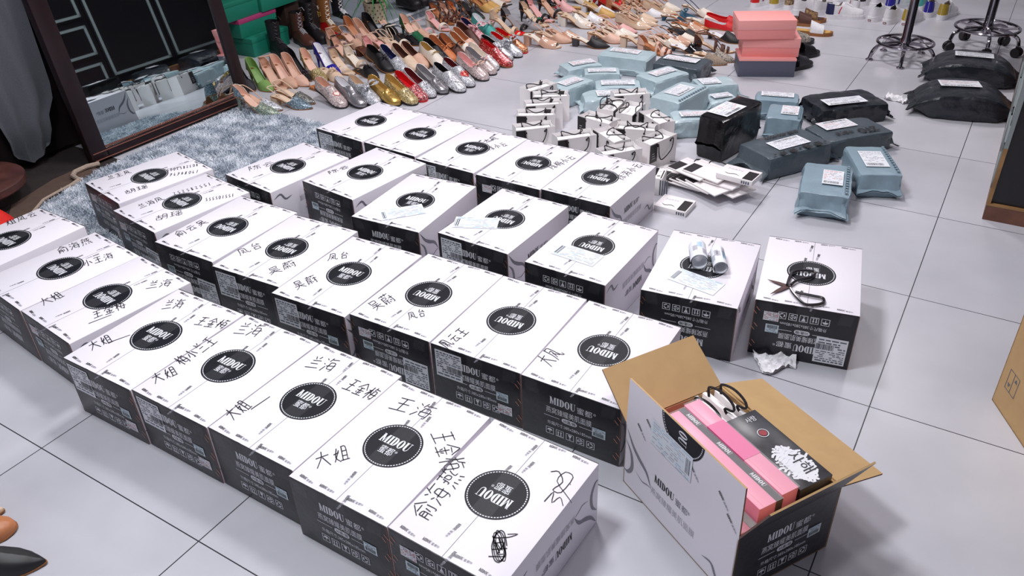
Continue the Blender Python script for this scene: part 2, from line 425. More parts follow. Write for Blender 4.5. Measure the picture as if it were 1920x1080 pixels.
SMALL_BOXES = [
 ('small white box with a black block, lying on top of the fanned bags', -0.104, -1.391, 0.078, -0.1, 0.15, 0.1, 0.022),
 ('small white box lying alone on the tiles between fan and cartons', -0.278, -1.605, 0.0, 0.0, 0.13, 0.11, 0.022),
 ('small white box half hidden behind the right end carton', -0.389, -1.489, 0.0, 0.2, 0.03, 0.1, 0.075),]
SHOES = [
 ('shoes in the front row of the left display', 'greenish glitter stiletto with open sides, in the front row right of the mirror', -2.415, -1.587, 0, 0.25, 0.0, {'k': 'dorsay', 'u': 'g_green', 'i': 'blush', 'h': ('s', 0.085), 't': 'p', 'st': 'nude', 'c': 'g_blue'}, 'shoe'),
 ('shoes in the front row of the left display', 'silver glitter pointed slingback, in the front row right of the mirror', -2.456, -1.53, 0, 0.22, 0.0, {'k': 'sling', 'u': 'g_silver', 'i': 'nude', 'h': ('s', 0.06), 't': 'p', 'st': 'nude'}, 'shoe'),
 ('shoes in the front row of the left display', 'beige slingback with blue glitter toe, in the front row right of the mirror', -2.331, -1.44, 0, 0.18, 0.0, {'k': 'sling', 'u': 'g_blue', 'i': 'beige', 'h': ('b', 0.045), 't': 'p', 'st': 'beige', 'hm': 'beige'}, 'shoe'),
 ('shoes in the front row of the left display', 'beige slingback with grey glitter toe, in the front row right of the mirror', -2.369, -1.381, 0, 0.1, 0.0, {'k': 'sling', 'u': 'g_grey', 'i': 'beige', 'h': ('b', 0.045), 't': 'p', 'st': 'beige', 'hm': 'beige'}, 'shoe'),
 ('shoes in the front row of the left display', 'tan pointed flat mule, in the front row right of the mirror', -2.337, -1.236, 0, -0.2, 0.0, {'k': 'mule', 'u': 'tan', 'i': 'tan', 'h': ('f', 0.006), 't': 'p'}, 'shoe'),
 ('shoes in the front row of the left display', 'pink glitter loafer with a red-edged heart, in the front row right of the mirror', -2.183, -1.353, 0, -0.2, 0.27, {'k': 'loafer', 'u': 'g_pink', 'i': 'blush', 'h': ('f', 0.006), 't': 'r', 'o': 'heart', 'oc': 'cream', 'oc2': 'red', 's': 'black'}, 'shoe'),
 ('shoes in the front row of the left display', 'silver loafer with a white insole, in the front row right of the mirror', -2.091, -1.306, 0, -0.2, 0.27, {'k': 'loafer', 'u': 'm_grey', 'i': 'white', 'h': ('f', 0.006), 't': 'r', 's': 'black', 'l': 'white'}, 'shoe'),
 ('shoes in the front row of the left display', 'silver glitter loafer with wide bows, in the front row right of the mirror', -2.044, -1.25, 0, -0.2, 0.27, {'k': 'loafer', 'u': 'g_silver', 'i': 'beige', 'h': ('f', 0.006), 't': 'r', 'o': 'bigbow', 'oc': 'g_silver', 's': 'black'}, 'shoe'),
 ('shoes in the front row of the left display', 'gold flat with small jewels, in the front row right of the mirror', -1.95, -1.203, 0, -0.2, 0.27, {'k': 'flat', 'u': 'm_gold', 'i': 'gold', 'h': ('f', 0.006), 't': 'r', 'o': 'gems', 'oc': 'm_gold', 's': 'black'}, 'shoe'),
 ('shoes in the front row of the left display', 'gold glitter flat with a beaded toe, in the front row right of the mirror', -1.878, -1.152, 0, -0.2, 0.27, {'k': 'flat', 'u': 'g_gold', 'i': 'gold', 'h': ('f', 0.006), 't': 'r', 'o': 'gems', 's': 'black'}, 'shoe'),
 ('shoes in the front row of the left display', 'red flat with beaded white toe, in the front row right of the mirror', -1.864, -1.088, 0, -0.2, 0.27, {'k': 'flat', 'u': 'g_redwhite', 'i': 'red', 'h': ('f', 0.006), 't': 'r', 'l': 'red', 'r': 'red', 's': 'red', 'o': 'gems'}, 'shoe'),
 ('shoes in the front row of the left display', 'silver beaded flat with wine lining, in the front row right of the mirror', -1.855, -1.023, 0, -0.2, 0.27, {'k': 'flat', 'u': 'g_silver', 'i': 'wine', 'h': ('f', 0.006), 't': 'r', 'r': 'white', 'o': 'gems', 's': 'black'}, 'shoe'),
 ('shoes in the front row of the left display', 'silver leather flat with beaded toe, in the front row right of the mirror', -1.831, -0.944, 0, -0.2, 0.27, {'k': 'flat', 'u': 'm_grey', 'i': 'grey', 'h': ('f', 0.006), 't': 'r', 'o': 'gems', 'r': 'white', 's': 'black'}, 'shoe'),
 ('shoes in the front row of the left display', 'white glitter loafer with a white heart, in the front row right of the mirror', -1.761, -0.882, 0, -0.2, 0.27, {'k': 'loafer', 'u': 'g_white', 'i': 'black', 'h': ('f', 0.006), 't': 'r', 'o': 'bighearts', 'oc': 'g_white', 's': 'black'}, 'shoe'),
 ('shoes in the front row of the left display', 'silver glitter loafer with a red heart, in the front row right of the mirror', -1.764, -0.789, 0, -0.2, 0.27, {'k': 'loafer', 'u': 'g_silver', 'i': 'wine', 'h': ('f', 0.006), 't': 'r', 'o': 'bighearts', 'oc': 'g_red', 's': 'black'}, 'shoe'),
 ('shoes in the front row of the left display', 'pale pink glitter flat with a bow, in the front row right of the mirror', -1.753, -0.667, 0, -0.2, 0.27, {'k': 'flat', 'u': 'g_pink', 'i': 'pink', 'h': ('f', 0.006), 't': 'r', 'o': 'bow', 'oc': 'blush', 's': 'black'}, 'shoe'),
 ('shoes in the front row of the left display', 'pale glitter flat with pink bow, in the front row right of the mirror', -1.767, -0.563, 0, -0.2, 0.27, {'k': 'flat', 'u': 'g_pink', 'i': 'grey', 'h': ('f', 0.006), 't': 'r', 'o': 'bow', 'oc': 'pink', 's': 'black'}, 'shoe'),
 ('shoes in the front row of the left display', 'plain white glitter flat, in the front row right of the mirror', -1.797, -0.489, 0, -0.2, 0.27, {'k': 'flat', 'u': 'g_white', 'i': 'cream', 'h': ('f', 0.006), 't': 'r', 's': 'black'}, 'shoe'),
 ('shoes in the front row of the left display', 'red glitter loafer with beaded toe, in the front row right of the mirror', -1.757, -0.405, 0, -0.1, 0.27, {'k': 'loafer', 'u': 'g_redwhite', 'i': 'red', 'h': ('f', 0.006), 't': 'r', 'r': 'red', 'lowers': 'g_red'}, 'shoe'),
 ('shoes in the front row of the left display', 'silver glitter loafer with silver bow, in the front row right of the mirror', -1.814, -0.307, 0, -0.1, 0.27, {'k': 'loafer', 'u': 'g_silver', 'i': 'black', 'h': ('f', 0.006), 't': 'r', 'o': 'bow', 'oc': 'g_silver', 's': 'black'}, 'shoe'),
 ('shoes in the front row of the left display', 'silver glitter loafer with red lining, in the front row right of the mirror', -1.8, -0.221, 0, -0.08, 0.27, {'k': 'loafer', 'u': 'g_silver', 'i': 'red', 'h': ('f', 0.006), 't': 'r', 'o': 'bigbow', 'oc': 'g_silver', 's': 'black'}, 'shoe'),
 ('shoes in the front row of the left display', 'orange glitter loafer with a red bow, in the front row right of the mirror', -1.814, -0.135, 0, -0.05, 0.27, {'k': 'loafer', 'u': 'g_orange', 'i': 'red', 'h': ('f', 0.006), 't': 'r', 'o': 'bigbow', 'oc': 'red', 's': 'red'}, 'shoe'),
 ('shoes in the second row of the left display', 'dark grey pointed pump, in the second row behind the glitter shoes', -2.812, -1.384, 0, -0.28, 0.0, {'k': 'pump', 'u': 'darkgrey', 'i': 'black', 'h': ('s', 0.085), 't': 'p'}, 'shoe'),
 ('shoes in the second row of the left display', 'olive green satin pump, in the second row behind the glitter shoes', -2.713, -1.347, 0, -0.28, 0.0, {'k': 'pump', 'u': 'olive', 'i': 'olive', 'h': ('s', 0.085), 't': 'p'}, 'shoe'),
 ('shoes in the second row of the left display', 'nude ankle-strap sandal, in the second row behind the glitter shoes', -2.657, -1.298, 0, -0.28, 0.0, {'k': 'sandal', 'u': 'nude', 'i': 'nude', 'h': ('s', 0.085), 't': 'p', 'ank': 0.06}, 'sandal'),
 ('shoes in the second row of the left display', 'nude high-heeled pump, in the second row behind the glitter shoes', -2.633, -1.242, 0, -0.28, 0.0, {'k': 'pump', 'u': 'nude', 'i': 'blush', 'h': ('s', 0.085), 't': 'p'}, 'shoe'),
 ('shoes in the second row of the left display', 'rosy beige high-heeled pump, in the second row behind the glitter shoes', -2.592, -1.192, 0, -0.28, 0.0, {'k': 'pump', 'u': 'blush', 'i': 'nude', 'h': ('s', 0.085), 't': 'p'}, 'shoe'),
 ('shoes in the second row of the left display', 'black pump with a jewelled toe, in the second row behind the glitter shoes', -2.643, -1.117, 0, -0.28, 0.0, {'k': 'pump', 'u': 'p_black', 'i': 'black', 'h': ('s', 0.085), 't': 'p', 'o': 'gems'}, 'shoe'),
 ('shoes in the second row of the left display', 'gold glitter stiletto with nude insole, in the second row behind the glitter shoes', -2.554, -1.084, 0, -0.28, 0.0, {'k': 'dorsay', 'u': 'g_gold', 'i': 'blush', 'h': ('s', 0.085), 't': 'p', 'u2': 1}, 'shoe'),
 ('shoes in the second row of the left display', 'cobalt blue pump with white insole, in the second row behind the glitter shoes', -2.561, -0.965, 0, -0.28, 0.0, {'k': 'pump', 'u': 'blue', 'i': 'white', 'h': ('s', 0.085), 't': 'p'}, 'shoe'),
 ('shoes in the second row of the left display', 'beige kitten mule with a bow, in the second row behind the glitter shoes', -2.457, -1.053, 0, -0.28, 0.0, {'k': 'mule', 'u': 'beige', 'i': 'beige', 'h': ('k', 0.03), 't': 'p', 'o': 'bow', 'oc': 'beige'}, 'shoe'),
 ('shoes in the second row of the left display', 'clear sandal with a purple ankle ring, in the second row behind the glitter shoes', -2.484, -0.929, 0, -0.28, 0.0, {'k': 'sandal', 'u': 'clear', 'i': 'beige', 'h': ('s', 0.06), 't': 'p', 'st': 'plum'}, 'sandal'),
 ('shoes in the second row of the left display', 'cream block-heeled sandal, in the second row behind the glitter shoes', -2.469, -0.817, 0, -0.28, 0.0, {'k': 'sandal', 'u': 'beige', 'i': 'cream', 'h': ('b', 0.045), 't': 'p'}, 'sandal'),
 ('shoes in the second row of the left display', 'black tweed mule with a bow, in the second row behind the glitter shoes', -2.319, -0.918, 0, -0.28, 0.0, {'k': 'mule', 'u': 'black', 'i': 'black', 'h': ('f', 0.006), 't': 'p', 'o': 'bow', 'oc': 'black'}, 'shoe'),
 ('shoes in the second row of the left display', 'black loafer with a small bow, in the second row behind the glitter shoes', -2.318, -0.798, 0, -0.28, 0.27, {'k': 'loafer', 'u': 'black', 'i': 'black', 'h': ('f', 0.006), 't': 'r', 'o': 'bow', 'oc': 'black'}, 'shoe'),
 ('shoes in the second row of the left display', 'silver glitter flat with dark insole, in the second row behind the glitter shoes', -2.253, -0.755, 0, -0.28, 0.27, {'k': 'flat', 'u': 'g_silver', 'i': 'navy', 'h': ('f', 0.006), 't': 'r', 's': 'black'}, 'shoe'),
 ('shoes in the second row of the left display', 'beige flat with brown insole, in the second row behind the glitter shoes', -2.204, -0.706, 0, -0.28, 0.27, {'k': 'flat', 'u': 'beige', 'i': 'brown', 'h': ('f', 0.006), 't': 'r'}, 'shoe'),
 ('shoes in the second row of the left display', 'nude flat with brown insole, in the second row behind the glitter shoes', -2.178, -0.65, 0, -0.28, 0.27, {'k': 'flat', 'u': 'nude', 'i': 'brown', 'h': ('f', 0.006), 't': 'r'}, 'shoe'),
 ('shoes in the second row of the left display', 'cream loafer with a gold chain, in the second row behind the glitter shoes', -2.068, -0.617, 0, -0.28, 0.27, {'k': 'loafer', 'u': 'cream', 'i': 'gold', 'h': ('f', 0.006), 't': 'r', 'o': 'chain'}, 'shoe'),
 ('shoes in the second row of the left display', 'black loafer with jewelled vamp, in the second row behind the glitter shoes', -2.101, -0.542, 0, -0.28, 0.27, {'k': 'loafer', 'u': 'black', 'i': 'black', 'h': ('f', 0.006), 't': 'r', 'o': 'gems', 's': 'black'}, 'shoe'),
 ('shoes in the second row of the left display', 'tan flat with an orange bow, in the second row behind the glitter shoes', -2.107, -0.474, 0, -0.28, 0.27, {'k': 'flat', 'u': 'orange', 'i': 'tan', 'h': ('f', 0.006), 't': 'r', 'o': 'bow', 'oc': 'orange'}, 'shoe'),
 ('shoes in the second row of the left display', 'brown flat with a black bow, in the second row behind the glitter shoes', -2.072, -0.417, 0, -0.28, 0.27, {'k': 'flat', 'u': 'brown', 'i': 'tan', 'h': ('f', 0.006), 't': 'r', 'o': 'bow', 'oc': 'black'}, 'shoe'),
 ('shoes in the second row of the left display', 'cream-toed flat with tan insole, in the second row behind the glitter shoes', -2.041, -0.358, 0, -0.28, 0.27, {'k': 'flat', 'u': 'cream', 'i': 'tan', 'h': ('f', 0.006), 't': 'r', 'r': 'cream'}, 'shoe'),
 ('shoes in the second row of the left display', 'blush flat with tan lining, in the second row behind the glitter shoes', -2.075, -0.271, 0, -0.28, 0.27, {'k': 'flat', 'u': 'blush', 'i': 'tan', 'h': ('f', 0.006), 't': 'r'}, 'shoe'),
 ('shoes in the second row of the left display', 'dark brown pointed flat, in the second row behind the glitter shoes', -2.117, -0.171, 0, -0.28, 0.27, {'k': 'loafer', 'u': 'brown', 'i': 'brown', 'h': ('f', 0.006), 't': 'p', 's': 'black'}, 'shoe'),
 ('shoes in the second row of the left display', 'red and white tweed flat, in the second row behind the glitter shoes', -2.152, -0.076, 0, -0.28, 0.27, {'k': 'loafer', 'u': 'tweed', 'i': 'navy', 'h': ('f', 0.006), 't': 'r', 'o': 'bigbow', 'oc': 'tweed', 's': 'white'}, 'shoe'),
 ('shoes in the second row of the left display', 'mint flat with a tweed bow, in the second row behind the glitter shoes', -2.15, 0.053, 0, -0.28, 0.27, {'k': 'flat', 'u': 'teal2', 'i': 'white', 'h': ('f', 0.006), 't': 'r', 'o': 'bow', 'oc': 'tweed'}, 'shoe'),
 ('shoes in the back row of the left display', 'beige sandal with thin black straps, in the back rows near the plant', -2.676, -0.69, 0, -0.25, 0.0, {'k': 'sandal', 'u': 'black', 'i': 'blush', 'h': ('b', 0.045), 't': 'p', 'x': 0}, 'sandal'),
 ('shoes in the back row of the left display', 'blush strap sandal with square counter, in the back rows near the plant', -2.828, -0.569, 0, -0.25, 0.0, {'k': 'sandal', 'u': 'blush', 'i': 'nude', 'h': ('b', 0.045), 't': 'p'}, 'sandal'),
 ('shoes in the back row of the left display', 'nude slingback, in the back rows near the plant', -2.745, -0.522, 0, -0.25, 0.0, {'k': 'sling', 'u': 'nude', 'i': 'blush', 'h': ('s', 0.06), 't': 'p'}, 'shoe'),
 ('shoes in the back row of the left display', 'dark brown mule, in the back rows near the plant', -2.496, -0.669, 0, -0.25, 0.0, {'k': 'mule', 'u': 'brown', 'i': 'brown', 'h': ('b', 0.045), 't': 'p'}, 'shoe'),
 ('shoes in the back row of the left display', 'clear-sided tan pump, in the back rows near the plant', -2.798, -0.426, 0, -0.25, 0.0, {'k': 'dorsay', 'u': 'clear', 'i': 'tan', 'h': ('s', 0.085), 't': 'p', 'c': 'tan'}, 'shoe'),
 ('shoes in the back row of the left display', 'dusty pink pump, in the back rows near the plant', -2.778, -0.364, 0, -0.25, 0.0, {'k': 'pump', 'u': 'blush', 'i': 'nude', 'h': ('s', 0.06), 't': 'p'}, 'shoe'),
 ('shoes in the back row of the left display', 'pale pink sandal, in the back rows near the plant', -2.502, -0.6, 0, -0.25, 0.0, {'k': 'sandal', 'u': 'blush', 'i': 'pink', 'h': ('b', 0.045), 't': 'p'}, 'sandal'),
 ('shoes in the back row of the left display', 'black pump, in the back rows near the plant', -2.749, -0.303, 0, -0.25, 0.0, {'k': 'pump', 'u': 'black', 'i': 'black', 'h': ('s', 0.085), 't': 'p'}, 'shoe'),
 ('shoes in the back row of the left display', 'pink slingback, in the back rows near the plant', -2.501, -0.516, 0, -0.25, 0.0, {'k': 'sling', 'u': 'blush', 'i': 'pink', 'h': ('b', 0.045), 't': 'p'}, 'shoe'),
 ('shoes in the back row of the left display', 'black stiletto with nude insole, in the back rows near the plant', -2.775, -0.16, 0, -0.25, 0.0, {'k': 'dorsay', 'u': 'black', 'i': 'nude', 'h': ('s', 0.085), 't': 'p', 'c': 'black'}, 'shoe'),
 ('shoes in the back row of the left display', 'beige shoe with an instep strap, in the back rows near the plant', -2.507, -0.447, 0, -0.25, 0.0, {'k': 'sling', 'u': 'beige', 'i': 'beige', 'h': ('b', 0.045), 't': 'p', 'vstrap': 1}, 'shoe'),
 ('shoes in the back row of the left display', 'cream sandal with black insole, in the back rows near the plant', -2.503, -0.37, 0, -0.25, 0.0, {'k': 'sandal', 'u': 'cream', 'i': 'black', 'h': ('b', 0.045), 't': 'p'}, 'sandal'),
 ('shoes in the back row of the left display', 'black slingback with a buckle, in the back rows near the plant', -2.497, -0.299, 0, -0.25, 0.0, {'k': 'sling', 'u': 'p_black', 'i': 'black', 'h': ('k', 0.03), 't': 'p', 'o': 'buckle'}, 'shoe'),
 ('shoes in the back row of the left display', 'green stiletto with nude insole, in the back rows near the plant', -2.497, -0.231, 0, -0.25, 0.0, {'k': 'dorsay', 'u': 'green', 'i': 'blush', 'h': ('s', 0.085), 't': 'p', 'c': 'green'}, 'shoe'),
 ('shoes in the back row of the left display', 'rosy slingback, in the back rows near the plant', -2.51, -0.16, 0, -0.25, 0.0, {'k': 'sling', 'u': 'nude', 'i': 'blush', 'h': ('s', 0.06), 't': 'p'}, 'shoe'),
 ('shoes in the back row of the left display', 'pale pink flat sandal, in the back rows near the plant', -2.517, -0.09, 0, -0.25, 0.0, {'k': 'sandal', 'u': 'pink', 'i': 'cream', 'h': ('f', 0.006), 't': 'r'}, 'sandal'),
 ('shoes in the back row of the left display', 'cream sandal with pink footbed, in the back rows near the plant', -2.501, 0.05, 0, -0.25, 0.0, {'k': 'sandal', 'u': 'cream', 'i': 'pink', 'h': ('b', 0.045), 't': 'p'}, 'sandal'),
 ('shoes in the back row of the left display', 'brown strappy heeled sandal, in the back rows near the plant', -2.571, 0.187, 0, -0.25, 0.0, {'k': 'sandal', 'u': 'brown', 'i': 'tan', 'h': ('s', 0.06), 't': 'p', 'x': 1}, 'sandal'),
 ('shoes in the back row of the left display', 'brown strappy sandal with nude insole, in the back rows near the plant', -2.548, 0.254, 0, -0.25, 0.0, {'k': 'sandal', 'u': 'brown', 'i': 'nude', 'h': ('s', 0.06), 't': 'p', 'x': 1}, 'sandal'),
 ('shoes in the back row of the left display', 'grey strappy sandal with orange footbed, in the back rows near the plant', -2.527, 0.317, 0, -0.25, 0.0, {'k': 'sandal', 'u': 'darkgrey', 'i': 'orange', 'h': ('s', 0.06), 't': 'p', 'x': 1}, 'sandal'),
 ('shoes in the back row of the left display', 'pale grey strappy sandal, in the back rows near the plant', -2.595, 0.488, 0, -0.25, 0.0, {'k': 'sandal', 'u': 'grey', 'i': 'orange', 'h': ('s', 0.06), 't': 'p', 'x': 1}, 'sandal'),
 ('shoes along the ledge', 'black pointed slingback with a wide strap, near the low ledge', -2.468, 0.408, 0, -0.1, 0.0, {'k': 'sling', 'u': 'black', 'i': 'black', 'h': ('s', 0.085), 't': 'p', 'vstrap': 1}, 'shoe'),
 ('shoes along the ledge', 'ochre suede slingback, near the low ledge', -2.474, 0.588, 0, 0.0, 0.0, {'k': 'sling', 'u': 'ochre', 'i': 'tan', 'h': ('s', 0.06), 't': 'p', 'vstrap': 1}, 'shoe'),
 ('shoes along the ledge', 'yellow suede slingback with tan strap, near the low ledge', -2.48, 0.654, 0, 0.0, 0.0, {'k': 'sling', 'u': 'ochre', 'i': 'tan', 'h': ('s', 0.06), 't': 'p', 'vstrap': 1, 'st': 'tan'}, 'shoe'),
 ('shoes along the ledge', 'cream peep-toe with crossed straps, near the low ledge', -2.497, 0.743, 0, 0.0, 0.0, {'k': 'peep', 'u': 'cream', 'i': 'beige', 'h': ('b', 0.06), 't': 'r'}, 'shoe'),
 ('shoes along the ledge', 'blush pump at the picture top', -2.553, 0.885, 0, 0.0, 0.0, {'k': 'pump', 'u': 'blush', 'i': 'nude', 'h': ('s', 0.06), 't': 'p'}, 'shoe'),
 ('shoes at the near side of the middle display', 'beige jewelled ankle-strap sandal lying flat, on the near side of the middle display', -2.023, 0.198, 0, 0.15, 0.0, {'k': 'sandal', 'u': 'beige', 'i': 'beige', 'h': ('s', 0.085), 't': 'r', 'x': 0}, 'sandal'),
 ('shoes at the near side of the middle display', 'black strap sandal, on the near side of the middle display', -1.998, 0.265, 0, 0.0, 0.0, {'k': 'sandal', 'u': 'black', 'i': 'grey', 'h': ('s', 0.085), 't': 'r'}, 'sandal'),
 ('shoes at the near side of the middle display', 'grey mule with a band, on the near side of the middle display', -1.972, 0.338, 0, 0.0, 0.0, {'k': 'mule', 'u': 'grey', 'i': 'grey', 'h': ('k', 0.03), 't': 'p', 'o': 'bow', 'oc': 'grey'}, 'shoe'),
 ('shoes at the near side of the middle display', 'black stiletto sandal with a green patch, on the near side of the middle display', -1.974, 0.42, 0, -0.15, 0.0, {'k': 'sandal', 'u': 'black', 'i': 'beige', 'h': ('s', 0.085), 't': 'r', 'o': 'heart', 'oc': 'green'}, 'sandal'),
 ('shoes at the near side of the middle display', 'black peep-toe stiletto sandal, on the near side of the middle display', -1.998, 0.532, 0, -0.15, 0.0, {'k': 'sandal', 'u': 'black', 'i': 'pink', 'h': ('s', 0.085), 't': 'r'}, 'sandal'),
 ('shoes at the near side of the middle display', 'black stiletto sandal with a red bow, on the near side of the middle display', -1.962, 0.642, 0, -0.15, 0.0, {'k': 'sandal', 'u': 'black', 'i': 'nude', 'h': ('s', 0.085), 't': 'r', 'o': 'bow', 'oc': 'red'}, 'sandal'),
 ('shoes at the near side of the middle display', 'pink mule with a black heel, on the near side of the middle display', -1.974, 0.82, 0, -0.05, 0.0, {'k': 'mule', 'u': 'pink', 'i': 'pink', 'h': ('s', 0.085), 't': 'p', 'hm': 'black'}, 'shoe'),
 ('shoes at the near side of the middle display', 'nude patent peep-toe mule with block heel, on the near side of the middle display', -1.68, 0.048, 0, 0.15, 0.0, {'k': 'peep', 'u': 'p_nude', 'i': 'cream', 'h': ('b', 0.06), 't': 'r', 'hm': 'nude', 's': 'nude'}, 'shoe'),
 ('shoes at the near side of the middle display', 'nude pointed slingback, nearest its peep-toe neighbour, on the near side of the middle display', -1.665, 0.168, 0, 0.15, 0.0, {'k': 'sling', 'u': 'nude', 'i': 'beige', 'h': ('b', 0.045), 't': 'p', 'st': 'nude'}, 'shoe'),
 ('shoes at the near side of the middle display', 'nude patent pointed slingback, on the near side of the middle display', -1.635, 0.244, 0, 0.15, 0.0, {'k': 'sling', 'u': 'p_nude', 'i': 'nude', 'h': ('b', 0.045), 't': 'p'}, 'shoe'),
 ('shoes at the near side of the middle display', 'black mule with a buckle and block heel, on the near side of the middle display', -1.406, 0.165, 0, 0.15, 0.0, {'k': 'mule', 'u': 'black', 'i': 'cream', 'h': ('b', 0.045), 't': 'p', 'hm': 'darkgrey', 'o': 'buckle'}, 'shoe'),
 ('shoes at the near side of the middle display', 'blush pointed slingback, on the near side of the middle display', -1.368, 0.302, 0, 0.15, 0.0, {'k': 'sling', 'u': 'blush', 'i': 'beige', 'h': ('b', 0.045), 't': 'p', 'st': 'blush'}, 'shoe'),
 ('shoes at the near side of the middle display', 'cream pointed slingback, on the near side of the middle display', -1.347, 0.372, 0, 0.15, 0.0, {'k': 'sling', 'u': 'cream', 'i': 'beige', 'h': ('b', 0.045), 't': 'p', 'st': 'cream'}, 'shoe'),
 ('shoes at the near side of the middle display', 'cream patent slingback, on the near side of the middle display', -1.348, 0.442, 0, 0.15, 0.0, {'k': 'sling', 'u': 'p_cream', 'i': 'cream', 'h': ('b', 0.045), 't': 'p', 'st': 'beige'}, 'shoe'),
 ('shoes at the near side of the middle display', 'pale pink slingback, on the near side of the middle display', -1.389, 0.527, 0, 0.15, 0.0, {'k': 'sling', 'u': 'pink', 'i': 'blush', 'h': ('b', 0.045), 't': 'p', 'st': 'pink'}, 'shoe'),
 ('shoes at the near side of the middle display', 'beige patent ankle-strap pump, on the near side of the middle display', -1.346, 0.655, 0, 0.15, 0.0, {'k': 'pump', 'u': 'p_beige', 'i': 'beige', 'h': ('k', 0.03), 't': 'p', 'ank': 0.06}, 'shoe'),
 ('shoes at the far side of the middle display', 'glossy beige slingback, on the far side of the middle display', -1.341, 0.74, 0, 0.15, 0.0, {'k': 'sling', 'u': 'p_beige', 'i': 'nude', 'h': ('b', 0.045), 't': 'p'}, 'shoe'),
 ('shoes at the far side of the middle display', 'beige slingback with an instep strap, on the far side of the middle display', -1.374, 0.823, 0, 0.15, 0.0, {'k': 'sling', 'u': 'beige', 'i': 'beige', 'h': ('b', 0.045), 't': 'p', 'vstrap': 1}, 'shoe'),
 ('shoes at the far side of the middle display', 'white pointed slingback, on the far side of the middle display', -1.374, 0.954, 0, 0.15, 0.0, {'k': 'sling', 'u': 'white', 'i': 'blush', 'h': ('b', 0.045), 't': 'p', 'st': 'nude'}, 'shoe'),
 ('shoes at the far side of the middle display', 'beige patent pump with crossed straps, on the far side of the middle display', -1.327, 1.046, 0, 0.15, 0.0, {'k': 'pump', 'u': 'p_beige', 'i': 'beige', 'h': ('k', 0.03), 't': 'p', 'vstrap': 1}, 'shoe'),
 ('shoes at the far side of the middle display', 'cream slingback with tan straps, on the far side of the middle display', -1.338, 1.146, 0, 0.15, 0.0, {'k': 'sling', 'u': 'cream', 'i': 'beige', 'h': ('b', 0.045), 't': 'p', 'vstrap': 1, 'st': 'tan'}, 'shoe'),
 ('shoes at the far side of the middle display', 'white patent peep-toe, on the far side of the middle display', -1.667, 0.663, 0, 0.15, 0.0, {'k': 'peep', 'u': 'p_white', 'i': 'beige', 'h': ('b', 0.06), 't': 'r'}, 'shoe'),
 ('shoes at the far side of the middle display', 'cream patent peep-toe, on the far side of the middle display', -1.684, 0.527, 0, 0.15, 0.0, {'k': 'peep', 'u': 'p_cream', 'i': 'beige', 'h': ('b', 0.06), 't': 'r'}, 'shoe'),
 ('shoes at the far side of the middle display', 'pearly white peep-toe, on the far side of the middle display', -1.738, 0.586, 0, 0.15, 0.0, {'k': 'peep', 'u': 'pearl', 'i': 'beige', 'h': ('b', 0.06), 't': 'r'}, 'shoe'),
 ('shoes at the far side of the middle display', 'gold pointed flat mule, on the far side of the middle display', -1.851, 0.94, 0, 0.15, 0.0, {'k': 'mule', 'u': 'gold', 'i': 'ochre', 'h': ('f', 0.006), 't': 'p'}, 'shoe'),
 ('shoes at the far side of the middle display', 'white pointed slingback with ochre strap, on the far side of the middle display', -1.72, 0.893, 0, 0.15, 0.0, {'k': 'sling', 'u': 'white', 'i': 'beige', 'h': ('b', 0.045), 't': 'p', 'st': 'ochre'}, 'shoe'),
 ('shoes at the far side of the middle display', 'yellow suede pointed flat, on the far side of the middle display', -1.666, 0.822, 0, 0.15, 0.0, {'k': 'mule', 'u': 'ochre', 'i': 'gold', 'h': ('f', 0.006), 't': 'p'}, 'shoe'),
 ('shoes at the far side of the middle display', 'red satin pump with a bow, on the far side of the middle display', -1.708, 1.035, 0, 0.15, 0.0, {'k': 'pump', 'u': 'red', 'i': 'red', 'h': ('s', 0.06), 't': 'p', 'o': 'bow', 'oc': 'red'}, 'shoe'),
 ('shoes at the far side of the middle display', 'red sandal with nude footbed, on the far side of the middle display', -1.695, 1.103, 0, 0.15, 0.0, {'k': 'sandal', 'u': 'red', 'i': 'blush', 'h': ('b', 0.045), 't': 'p'}, 'sandal'),
 ('shoes at the far side of the middle display', 'tan strappy sandal, on the far side of the middle display', -1.576, 0.989, 0, 0.15, 0.0, {'k': 'sandal', 'u': 'tan', 'i': 'nude', 'h': ('b', 0.045), 't': 'p', 'x': 1}, 'sandal'),
 ('shoes at the far side of the middle display', 'camel strappy sandal, on the far side of the middle display', -1.601, 1.184, 0, 0.15, 0.0, {'k': 'sandal', 'u': 'camel', 'i': 'beige', 'h': ('b', 0.045), 't': 'p', 'x': 1}, 'sandal'),
 ('shoes at the far side of the middle display', 'cream peep-toe farthest back, on the far side of the middle display', -1.978, 1.074, 0, 0.05, 0.0, {'k': 'peep', 'u': 'cream', 'i': 'cream', 'h': ('b', 0.06), 't': 'r'}, 'shoe'),
 ('shoes at the far side of the middle display', 'black and pink sandal at the picture top', -2.145, 0.983, 0, -0.05, 0.0, {'k': 'sandal', 'u': 'black', 'i': 'pink', 'h': ('s', 0.085), 't': 'p'}, 'sandal'),
 ('shoes at the far side of the middle display', 'black pump with green insole, on the far side of the middle display', -2.185, 0.897, 0, -0.15, 0.0, {'k': 'pump', 'u': 'p_black', 'i': 'green', 'h': ('s', 0.085), 't': 'p'}, 'shoe'),
 ('shoes left of the pink boxes', 'cream slingback with dark blue strap, left of the pink boxes', -1.064, 1.095, 0, 0.1, 0.0, {'k': 'sling', 'u': 'cream', 'i': 'cream', 'h': ('s', 0.06), 't': 'p', 'st': 'navy'}, 'shoe'),
 ('shoes left of the pink boxes', 'teal mule with a bow, left of the pink boxes', -1.153, 0.976, 0, 0.4, 0.0, {'k': 'mule', 'u': 'teal', 'i': 'cream', 'h': ('k', 0.03), 't': 'p', 'o': 'bow', 'oc': 'teal'}, 'shoe'),
